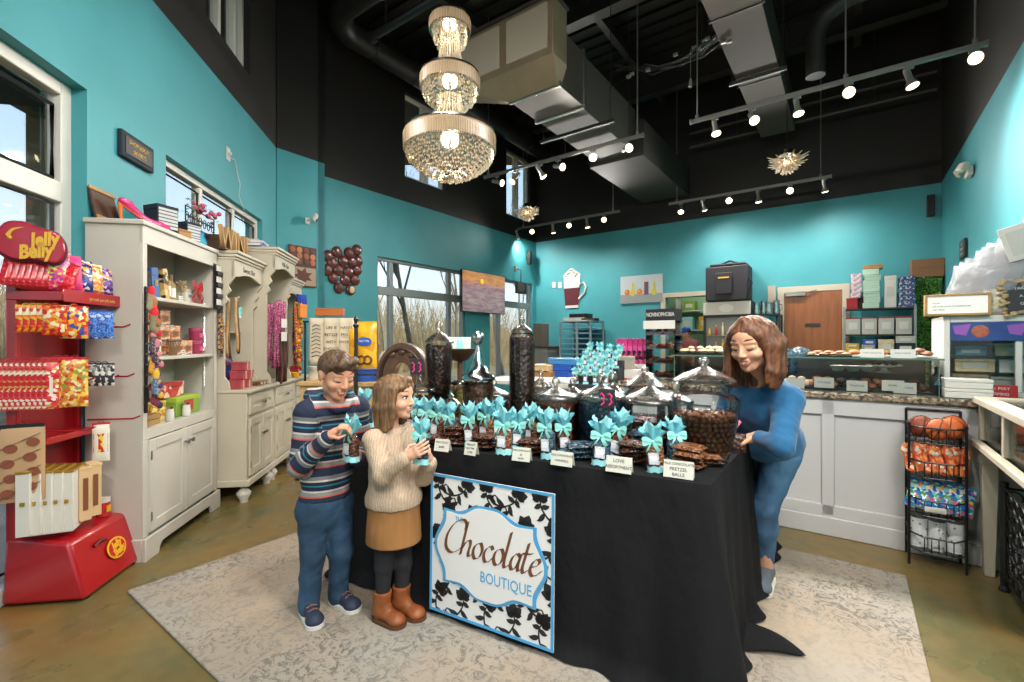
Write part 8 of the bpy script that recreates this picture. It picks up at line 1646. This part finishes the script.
ar = thing('wooden_arch','dark carved wooden arch display with an opening, behind the girl head','arch',ws(404,3.5,.932),R(-8)); ar.scale = (1.25,1,1.05); po_ = [(.16 * math.cos(a),.06 + .24 * math.sin(a)) for a in np.linspace(0,PI,17)]; pi_ = [(.055 * math.cos(a),.06 + .1 * math.sin(a)) for a in np.linspace(PI,0,11)]; mb = MB().prism([(.16,-.0)] + po_ + [(-.16,.0),(-.055,.0)] + pi_ + [(.055,0)],.09,o=-.045); obj('arch_body',mb,mat('arch_brown','#4f3524',.35,var=.3,vs=14,coat=.3),ar,bevel=.004); mb = MB().tube([(p[0] * .82,-.05,.06 + (p[1] - .06) * .82) for p in po_],.012,8); obj('carved_band',mb,mat('arch_dark','#2e1f16',.4),ar)
mb = MB()
for i in range(3): mb.ball((-.06 + .06 * i,-.05,.235 - .02 * abs(i - 1)),.022,10,sc=(1,.5,1))
obj('carved_boss',mb,mat('arch_brown','#4f3524'),ar)
pq = thing('white_plaque','rounded white plaque standing left of the wooden arch','plaque',ws(386,3.62),R(-8)); pts = [(.05,0),(.05,.2)] + [(.05 * math.cos(a),.2 + .05 * math.sin(a)) for a in np.linspace(0,PI,9)][1:-1] + [(-.05,.2),(-.05,0)]; mb = MB().prism(pts,.02,o=-.01); obj('board',mb,mat('plaque_white','#b9b2a6',.6),pq,bevel=.003); mb = MB().box(-.06,.06,-.03,.03,-.001,.012); obj('foot',mb,WOOD,pq)
wk = thing('dark_planter','brown tapered bowl on a small stand in front of the far windows','bowl',at(460,385,3.6) * 1.0,0); wk.location.z = .932; mb = MB().lathe([(.001,.18),(.06,.18),(.13,.26),(.135,.27),(.12,.27),(.05,.2),(.001,.2)],24); obj('bowl_body',mb,WOODD,wk,smooth=50); mb = MB().lathe([(.09,0),(.09,.015),(.02,.03),(.02,.17),(.06,.18)],20); obj('pedestal',mb,WOODD,wk,smooth=50)
bs_ = thing('small_table','small dark table under the brown bowl behind the jars','table',(wk.location.x,3.6,0),0); mb = MB().lathe([(.001,.9),(.2,.9),(.2,.93),(.001,.93)],24); obj('tabletop',mb,WOODD,bs_); mb = MB().lathe([(.16,0),(.16,.02),(.03,.04),(.03,.9)],16); obj('pedestal',mb,WOODD,bs_)
for i in range(3): packet('white and aqua packet, %s in the brown bowl by the far windows' % nth(i,3),'packet',Vector((wk.location.x - .05 + .05 * i,3.6,1.14)),R(5 * i),.07,.15,.03,[WLAB,TEAL2,WLAB][i],None,None,'packets in the brown bowl')
# CEILING: LAMPS, DUCTS, PIPES
TRACKM = mat('track_silver','#8a8884',.35,.6); LAMPM = mat('lamp_silver','#b9b6b0',.3,.7)
FACE = emis('lamp_face','#ffe2b4',14)
ZT = 3.76
def make_track(u,w0,w1,label,rods):
    t = thing('track_rail',label,'track',RM(u,(w0 + w1) / 2,ZT),RZB,'ceiling light tracks'); L = (w1 - w0) / 2
    mb = MB().box(-L,L,-.02,.02,-.02,.02); mb.box(-L - .02,-L,-.024,.024,-.024,.024); mb.box(L,L + .02,-.024,.024,-.024,.024); mb.box(-L,L,-.006,.006,-.026,-.02)
    obj('rail',mb,TRACKM,t,bevel=.003)
    for r in rods:
        mb = MB().cyl((r * L,0,.02),(r * L,0,ZC - ZT),.008,n=6); mb.cyl((r * L,0,.02),(r * L,0,.06),.02,n=8); obj('hanger_rod',mb,TRACKM,t)
    return t
LIGHTS = []
def make_head():
    t = thing('track_spotlight','-','spotlight')
    mb = MB().box(-.035,.035,-.016,.016,-.05,-.02); mb.cyl((0,0,-.05),(0,0,-.09),.007,n=6); obj('adapter',mb,TRACKM,t,bevel=.002)
    hd = MB(); hd.lathe([(.001,.09),(.022,.088),(.026,.07),(.026,-.03),(.034,-.05),(.049,-.085),(.053,-.1),(.048,-.1),(.046,-.092)],20)
    h = obj('lamp_housing',hd,LAMPM,t,loc=(0,0,-.12))
    f = MB(); f.lathe([(.047,0),(.045,-.008),(.027,-.016),(.001,-.018)],20,c=(0,0,-.094)); obj('lamp_face',f,FACE,h)
    return t,h
HEAD = None
def spot(u,w,aim,energy,label,group):
    """aim: world point the lamp looks at"""
    global HEAD
    pos = RM(u,w,ZT)
    if HEAD is None: HEAD,_ = make_head(); t = HEAD
    else: t = dup(HEAD)
    tag(t,label,'spotlight',group); t.location = pos; t.rotation_euler = (0,0,RZB)
    h = [c for c in t.children if c.name.startswith('lamp_housing')][0]
    d = Vector(aim) - (pos + Vector((0,0,-.12))); d.normalize()
    dl = Matrix.Rotation(-RZB,3,'Z') @ d
    h.rotation_euler = (-dl).to_track_quat('Z','Y').to_euler()
    l = bpy.data.lights.new('lamp','SPOT'); l.energy = energy; l.color = (1,.95,.88); l.spot_size = R(150); l.spot_blend = 1; l.shadow_soft_size = .05
    lo = bpy.data.objects.new('lamp_light',l); COL.objects.link(lo); lo.parent = h; lo.location = (0,0,-.12)
    LIGHTS.append(lo)
def wpx(px,u): r = ray(px); return u / (r * .5878 + .809) * (r * .809 - .5878)
CAMP = Vector((0,0,1.3)); DN = Vector((0,0,-3))
E0 = 100
def row(u,pxs,track,aims,E=250):
    n = len(pxs)
    for i,(px,a) in enumerate(zip(pxs,aims)):
        w = wpx(px,u); p = RM(u,w,ZT)
        tgt = CAMP if a == 'c' else (p + Vector(a))
        spot(u,w,tgt,E * (.2 if px > 950 else .4 if px > 900 else 1),'silver track spotlight, %s on the %s' % (nth(i,n),track),'spotlights on the ' + track)
make_track(5.5,-4.5,-2.04,'silver light track hanging in front of the rectangular duct',(-.95,.95))
make_track(5.5,-1.46,.92,'silver light track hanging nearest the right wall, with six lamps',(-.95,.2,.95))
make_track(8.55,-2.65,-.24,'silver light track in front of the back wall, right of the small crystal pendant',(-.9,.9))
make_track(8.45,-5.95,-3.6,'silver light track in the far corner over the speed rack',(-.9,.9))
A_ = RM(1,0); d1 = (.3,-.3,-.6)
row(5.5,[497,516,540,558,593,626],'track in front of the duct',[(.9,-.6,-.5),(-.5,-.3,-.8),(.5,0,-.9),(.6,-.8,-.5),'c',(.15,-.9,-.35)])
row(5.5,[715,752,797,849,909,974],'track nearest the right wall',[(0,-.3,-1),(-.1,-.7,-.8),(0,-.25,-1),'c',(.1,-.25,-1),(-.6,-.75,-.35)])
row(8.55,[681,703,729,758,790,824],'track right of the crystal pendant',[(-.2,-.5,-.8),(.3,.1,-.9),'c',(.1,0,-1),'c',(.2,.1,-.9)],75)
row(8.45,[517,532,553,569,587,604],'track over the speed rack',[(.3,.4,-1),'c',(.1,.1,-.9),'c',(.1,0,-.9),'c'],70)
# unseen tracks and spotlights, added behind the camera to brighten the shop
for j,(u,w0,w1) in enumerate(((1.0,-2.2,.2),(.7,.6,3.0),(-1.2,.4,2.8))):
    make_track(u,w0,w1,['silver light track hanging above and behind the viewer on the left','silver light track hanging above and behind the viewer on the right','silver light track hanging farthest behind the viewer'][j],(-.9,.9))
    for i in range(5):
        w = w0 + .2 + i * (w1 - w0 - .4) / 4; p = RM(u,w,ZT)
        spot(u,w,p + [Vector((.05,.85,-.9)),Vector((-.35,.6,-.9)),Vector((.2,.9,-.7)),Vector((.6,.6,-.9)),Vector((0,.5,-1))][i],42,'silver track spotlight, %s on the %s track behind the viewer' % (nth(i,5),['left','right','rearmost'][j]),'spotlights behind the viewer')

# crystal chandelier
def crystal():
    m,nt,b = base('crystal'); nt.nodes.remove(b); out = nt.nodes['Material Output']
    tl = nn(nt,'BsdfTranslucent'); tl.inputs['Color'].default_value = lin('#f3e6d2'); gl = nn(nt,'BsdfGlossy'); gl.inputs['Roughness'].default_value = .06; gl.inputs['Color'].default_value = lin('#fff6ea')
    tr = nn(nt,'BsdfTransparent'); m1 = nn(nt,'MixShader'); m1.inputs[0].default_value = .38; m2 = nn(nt,'MixShader'); m2.inputs[0].default_value = .3
    nt.links.new(tl.outputs[0],m1.inputs[1]); nt.links.new(gl.outputs[0],m1.inputs[2]); nt.links.new(m1.outputs[0],m2.inputs[1]); nt.links.new(tr.outputs[0],m2.inputs[2]); nt.links.new(m2.outputs[0],out.inputs['Surface']); return m
CRY = crystal(); BULB = emis('bulb_warm','#ffc070',24);
def bead(mb,p,r,st=1.5):
    x,y,z = p
    mb.add([(x - r,y,z),(x + r,y,z),(x,y - r,z),(x,y + r,z),(x,y,z - r * st),(x,y,z + r * st)],[(0,2,5),(2,1,5),(1,3,5),(3,0,5),(2,0,4),(1,2,4),(3,1,4),(0,3,4)])
k = 3.4 / 465
ch = thing('crystal_chandelier','large three-tier crystal chandelier hanging over the black display table','chandelier',(at(450,341,3.4).x,3.4,0))
zp = lambda py: EYE + (341 - py) * k
mb = MB().tube([(0,0,zp(178)),(0,0,zp(14))],.012,8); mb.tube([(0,0,zp(14)),(0,0,ZC)],.006,6); mb.lathe([(.001,ZC - .06),(.05,ZC - .05),(.06,ZC)],16); obj('stem_and_chain',mb,CHROME,ch)
TI = [(zp(32),20,17,32,47,12),(zp(90),29,27,90,108,13),(zp(152),45,43,152,181,2)]
BANDM = stripes('crystal_band',['#8a7860','#6b5a45','#9c8a70','#5a4a38'],90,'X',.3)
for i,(zr,rb,ro,y0,y1,r1) in enumerate(TI):
    fr = MB(); hb = (12,14,17)[i] * k; R0 = rb * k
    fr.lathe([(R0 - .01,zr),(R0 + .004,zr),(R0 + .004,zr + .012),(R0 - .01,zr + .012)],40); fr.lathe([(R0 - .012,zr + hb),(R0,zr + hb),(R0,zr + hb + .012),(R0 - .012,zr + hb + .012)],40)
    for a in range(4): fr.bar((0,0,zr + .006),(R0 * math.cos(a * PI / 2),R0 * math.sin(a * PI / 2),zr + .006),.006)
    tr_ = obj('tier_frame',fr,CHROME,ch)
    bd = MB(); n = int(R0 * 2 * PI / .012)
    for j in range(n):
        a = 2 * PI * j / n; c,s_ = math.cos(a),math.sin(a)
        bd.tube([((R0 - .012) * c,(R0 - .012) * s_,zr + hb),((R0 + .002) * c,(R0 + .002) * s_,zr + hb * .8),(R0 * c,R0 * s_,zr)],.0065,4)
    o = obj('crystal_band',bd,BANDM,tr_,smooth=0); o['kind'] = 'stuff'
    # basket of hanging beads under the rim
    bk = MB(); rows = (6,8,12)[i]
    for q in range(rows):
        t = q / (rows - 1); r = (r1 + (ro - r1) * math.cos(t * PI / 2) ** (.8)) * k; z = zr - t ** .9 * (y1 - y0) * k; n = max(5,int(2 * PI * r / .018))
        for j in range(n): a = 2 * PI * (j + .5 * (q % 2)) / n; q_ = r + rnd.uniform(-.006,.006); bead(bk,(q_ * math.cos(a),q_ * math.sin(a),z + rnd.uniform(-.01,.008)),rnd.uniform(.0065,.0105))
    o = obj('bead_basket',bk,CRY,tr_,smooth=0); o['kind'] = 'stuff'
    for b_ in range((3,5,8)[i]):
        a = 2 * PI * b_ / (3,5,8)[i] + .3; bb = MB(); bb.lathe([(.001,-.03),(.008,-.02),(.009,0),(.001,.025)],8,c=(R0 * .55 * math.cos(a),R0 * .55 * math.sin(a),zr + .04)); obj('bulb',bb,BULB,tr_)
    light_pt(tr_,zr + .05,(13,17,30)[i],r=.08); light_pt(tr_,zr - (y1 - y0) * k * .4,(10,14,24)[i],r=.06)
# draped strands between the tiers
for (ya,ra,yb,rb) in ((34,9,76,16),(98,11,136,21)):
    st = MB()
    for j in range(26):
        a = 2 * PI * j / 26; nb = int((yb - ya) * k / .013)
        for q in range(nb):
            t = q / nb; r = (ra + (rb - ra) * t ** 2) * k; bead(st,(r * math.cos(a),r * math.sin(a),zp(ya) + (zp(yb) - zp(ya)) * t),.0072,1.1)
    o = obj('bead_strands',st,CRY,ch,smooth=0); o['kind'] = 'stuff'
# small crystal pendants
def pendant(loc,label):
    t = thing('crystal_pendant',label,'pendant lamp',loc,0,'small crystal pendants'); zc = loc[2]
    mb = MB().cyl((0,0,.1),(0,0,ZC - zc),.006,n=6); mb.lathe([(.001,.2),(.05,.19),(.09,.14),(.095,.12),(.001,.12)],20); obj('canopy',mb,CHROME,t)
    pe = MB(); g = random.Random(3)
    for q,(n,r0,z0,r1,z1) in enumerate(((14,.08,.1,.25,.09),(14,.07,.06,.22,.01),(12,.06,.02,.15,-.07),(8,.02,.0,.07,-.12))):
        for j in range(n):
            a = 2 * PI * (j + .5 * q) / n; c,s_ = math.cos(a),math.sin(a); r1_ = r1 * g.uniform(.85,1.08)
            pe.tube([(r0 * c,r0 * s_,z0),((r0 + r1_) / 2 * c,(r0 + r1_) / 2 * s_,(z0 + z1) / 2 - .035),(r1_ * c,r1_ * s_,z1)],[.008,.016,.004],5)
    o = obj('crystal_petals',pe,CRY,t,smooth=0)
    bb = MB(); bb.ball((0,0,.03),.03,10); obj('bulb',bb,BULB,t); light_pt(t,.03,6,r=.05)
p = hit(787,163,U,7.0); pendant((p.x,p.y,p.z - .02),'small crystal petal pendant lamp hanging between the two right-hand light tracks')
p = hit(527,213,U,7.0); pendant((p.x,p.y,p.z - .02),'small amber-lit crystal pendant lamp hanging by the far clerestory window')

# ducts
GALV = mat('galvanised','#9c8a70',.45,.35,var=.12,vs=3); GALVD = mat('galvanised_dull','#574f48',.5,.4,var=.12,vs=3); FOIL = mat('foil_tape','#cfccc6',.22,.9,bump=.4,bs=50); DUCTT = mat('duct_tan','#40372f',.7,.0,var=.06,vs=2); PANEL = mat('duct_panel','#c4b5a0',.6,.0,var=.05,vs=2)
RB = Matrix.Rotation(RZB,4,'Z')
d = thing('supply_duct','big galvanised rectangular air duct with elbow beside the chandelier','duct',(0,0,0),RZB)
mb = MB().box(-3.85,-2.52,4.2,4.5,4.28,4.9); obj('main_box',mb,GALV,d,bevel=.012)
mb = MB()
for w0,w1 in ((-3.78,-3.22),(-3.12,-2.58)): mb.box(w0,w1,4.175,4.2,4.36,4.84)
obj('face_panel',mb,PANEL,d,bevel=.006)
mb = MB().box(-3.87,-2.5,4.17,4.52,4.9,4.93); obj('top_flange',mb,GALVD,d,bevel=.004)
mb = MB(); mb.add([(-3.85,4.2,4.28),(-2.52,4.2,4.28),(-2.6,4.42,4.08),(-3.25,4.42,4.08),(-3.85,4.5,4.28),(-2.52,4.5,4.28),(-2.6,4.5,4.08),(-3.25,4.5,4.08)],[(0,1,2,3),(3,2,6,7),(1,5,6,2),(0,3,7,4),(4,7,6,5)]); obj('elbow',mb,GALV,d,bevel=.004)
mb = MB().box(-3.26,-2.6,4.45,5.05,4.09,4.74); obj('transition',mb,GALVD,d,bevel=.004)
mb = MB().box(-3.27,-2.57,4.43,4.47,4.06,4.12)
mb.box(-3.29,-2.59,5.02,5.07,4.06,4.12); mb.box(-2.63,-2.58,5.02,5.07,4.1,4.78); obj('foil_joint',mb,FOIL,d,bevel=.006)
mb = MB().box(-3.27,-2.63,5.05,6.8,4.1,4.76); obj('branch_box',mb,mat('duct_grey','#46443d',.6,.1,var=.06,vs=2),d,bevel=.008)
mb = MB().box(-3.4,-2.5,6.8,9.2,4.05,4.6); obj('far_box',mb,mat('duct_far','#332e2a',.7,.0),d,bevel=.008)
for u in (5.5,6.1):
    mb = MB().box(-3.5,-2.4,u - .025,u + .025,4.02,4.06)
    for w in (-3.45,-2.45): mb.cyl((w,u,4.0),(w,u,ZC),.007,n=6)
    obj('trapeze_strut',mb,PIPEB,d,bevel=.003)
d = thing('return_duct','flat tan rectangular duct running overhead toward the back wall','duct',(0,0,0),RZB)
mb = MB().box(-1.18,-.7,2.8,5.16,4.6,5.05); mb.box(-1.18,-.7,5.17,6.7,4.6,5.05); mb.box(-1.18,-.7,6.71,8.6,4.6,5.05); obj('duct_body',mb,DUCTT,d,bevel=.006)
for u in (3.4,5.165,6.705): mb = MB().box(-1.2,-.68,u - .012,u + .012,4.59,5.07); obj('seam_band',mb,STEEL,d)
for u in (3.45,6.5):
    mb = MB().box(-1.26,-.62,u - .02,u + .02,4.54,4.585)
    for w in (-1.22,-.66): mb.cyl((w,u,4.55),(w,u,ZC),.008,n=6)
    obj('trapeze_hanger',mb,STEEL,d)
d = thing('spiral_duct','black round spiral duct with elbow along the clerestory wall','duct',(0,0,0),RZB)
def arc(c,r,a0,a1,n,z): return [(c[0] + r * math.cos(a0 + (a1 - a0) * i / n),c[1] + r * math.sin(a0 + (a1 - a0) * i / n),z) for i in range(n + 1)]
mb = MB().tube([(-1.2,3.55,5.55)] + arc((-5.2,4.0,0),.45,R(-90),R(-180),6,5.55) + [(-5.65,9.2,5.55)],.17,14); obj('pipe',mb,PIPEB,d)
for u in np.arange(4.3,9.2,.8): mb = MB().tube([(-5.65 + .178 * math.cos(a),u,5.55 + .178 * math.sin(a)) for a in np.linspace(0,6.0,14)],.008,4,closed=True); obj('strap',mb,STEEL,d)
for w in (-4.6,-3.4,-2.2): mb = MB().tube([(w,3.55 + .178 * math.cos(a),5.55 + .178 * math.sin(a)) for a in np.linspace(0,6.0,14)],.008,4,closed=True); mb.cyl((w,3.55,5.7),(w,3.55,ZC),.01,n=6); obj('strap',mb,STEEL,d)
d = thing('sprinkler_pipe','black pipe hung below the round duct near the chandelier','pipe',(0,0,0),RZB)
mb = MB().tube([(-4.75,3.62,5.0),(-1.5,3.62,5.0)],.045,10); mb.cyl((-4.8,3.62,5.0),(-4.7,3.62,5.0),.065,n=10); obj('pipe',mb,PIPEB,d)
mb = MB()
for w in (-4.5,-3.9): mb.cyl((w,3.62,5.0),(w,3.62,ZC),.009,n=6)
obj('hanger_rod',mb,STEEL,d)
for j,(z,u) in enumerate(((5.1,8.9),(4.85,8.9),(5.3,8.2))):
    d = thing('conduit',['thin dark conduit high on the back black wall','thin dark conduit below another on the back black wall','thick dark duct bending up above the right-hand light track'][j],'pipe',(0,0,0),RZB)
    mb = MB()
    if j < 2: mb.tube([(-2.4,u,z),(1.0,u,z)],.03,8)
    else: mb.tube([(1.05,6.9,5.45),(.0,6.9,5.4),(-.25,6.95,5.3),(-.35,7.0,5.1),(-.35,7.0,4.6)],.11,12)
    obj('pipe',mb,STEEL,d)
    mb = MB()
    for w in ((-1.6,.3) if j < 2 else (.2,.6)): mb.tube([(w,u if j < 2 else 6.9,z),(w,u if j < 2 else 6.9,ZC)],.007,5)
    obj('hanger_rod',mb,STEEL,d)
# loose cables and junction bits by the duct
d = thing('cable_bundle','tangle of cables with small silver clips hanging beside the branch duct','cable',(0,0,0),RZB)
mb = MB(); g = random.Random(4)
for i in range(7):
    w0 = -2.35; pts = [(-2.4 + .2 * j + g.uniform(-.03,.03),5.6 + g.uniform(-.1,.1),4.75 - .2 * math.sin(PI * j / 7) + g.uniform(-.03,.03)) for j in range(8)]
    mb.tube(pts,.008,5)
mb.tube([(-1.05,5.6,4.72),(-1.02,5.6,5.4),(-1.0,5.6,ZC)],.045,8); mb.tube([(-1.35,5.6,4.7),(-1.33,5.6,ZC)],.03,8)
obj('cable',mb,PIPEB,d)
mb = MB()
for i in range(14): w = g.uniform(-2.3,-1.0); z = 4.6 + g.uniform(-.05,.08); mb = MB().box(w,w + .05,5.55,5.58,z,z + .03); obj('clip',mb,LAMPM,d)
mb = MB().lathe([(.001,0),(.02,.02),(.015,.1),(.004,.12)],8,c=(-1.5,5.6,4.2)); mb.tube([(-1.5,5.6,4.3),(-1.5,5.6,4.65)],.003,4)
obj('pull_weight',mb,LAMPM,d)
# CAMERA AND LIGHT
cam = bpy.data.objects.new('camera',bpy.data.cameras.new('camera')); COL.objects.link(cam)
cam.location = (0,0,EYE); cam.rotation_euler = (R(90),0,0); cam.data.sensor_width = 36; cam.data.lens = FPX / 1024 * 36; cam.data.clip_start = .05
SC.camera = cam
w = bpy.data.worlds.new('sky'); SC.world = w; w.use_nodes = True; nt = w.node_tree; bg = nt.nodes['Background']
tc = nn(nt,'TexCoord'); sp = nn(nt,'SeparateXYZ'); nt.links.new(tc.outputs['Generated'],sp.inputs[0])
rp = ramp(nt,[(0,'#cfd6da'),(.08,'#e6edf2'),(.35,'#b4d0ec'),(1,'#7fb0e6')]); nt.links.new(sp.outputs['Z'],rp.inputs['Fac']); nt.links.new(rp.outputs['Color'],bg.inputs['Color'])
bg.inputs['Strength'].default_value = 4.2
sun = bpy.data.objects.new('sun',bpy.data.lights.new('sun','SUN')); COL.objects.link(sun); sun.data.energy = 14.0; sun.data.angle = R(2); sun.data.color = (1,.93,.82); sun.rotation_euler = (R(50),0,R(54))
vs_ = SC.view_settings; SC.display_settings.display_device = 'sRGB'; vs_.view_transform = 'Standard'; vs_.look = 'None'; vs_.exposure = -1.15; vs_.gamma = 1.0; vs_.use_curve_mapping = False
SC.cycles.max_bounces = 8; SC.cycles.diffuse_bounces = 4; SC.cycles.glossy_bounces = 3; SC.cycles.transmission_bounces = 4; SC.cycles.transparent_max_bounces = 16; SC.cycles.sample_clamp_indirect = 4; SC.cycles.caustics_reflective = False; SC.cycles.caustics_refractive = False
SC.cycles.use_denoising = True
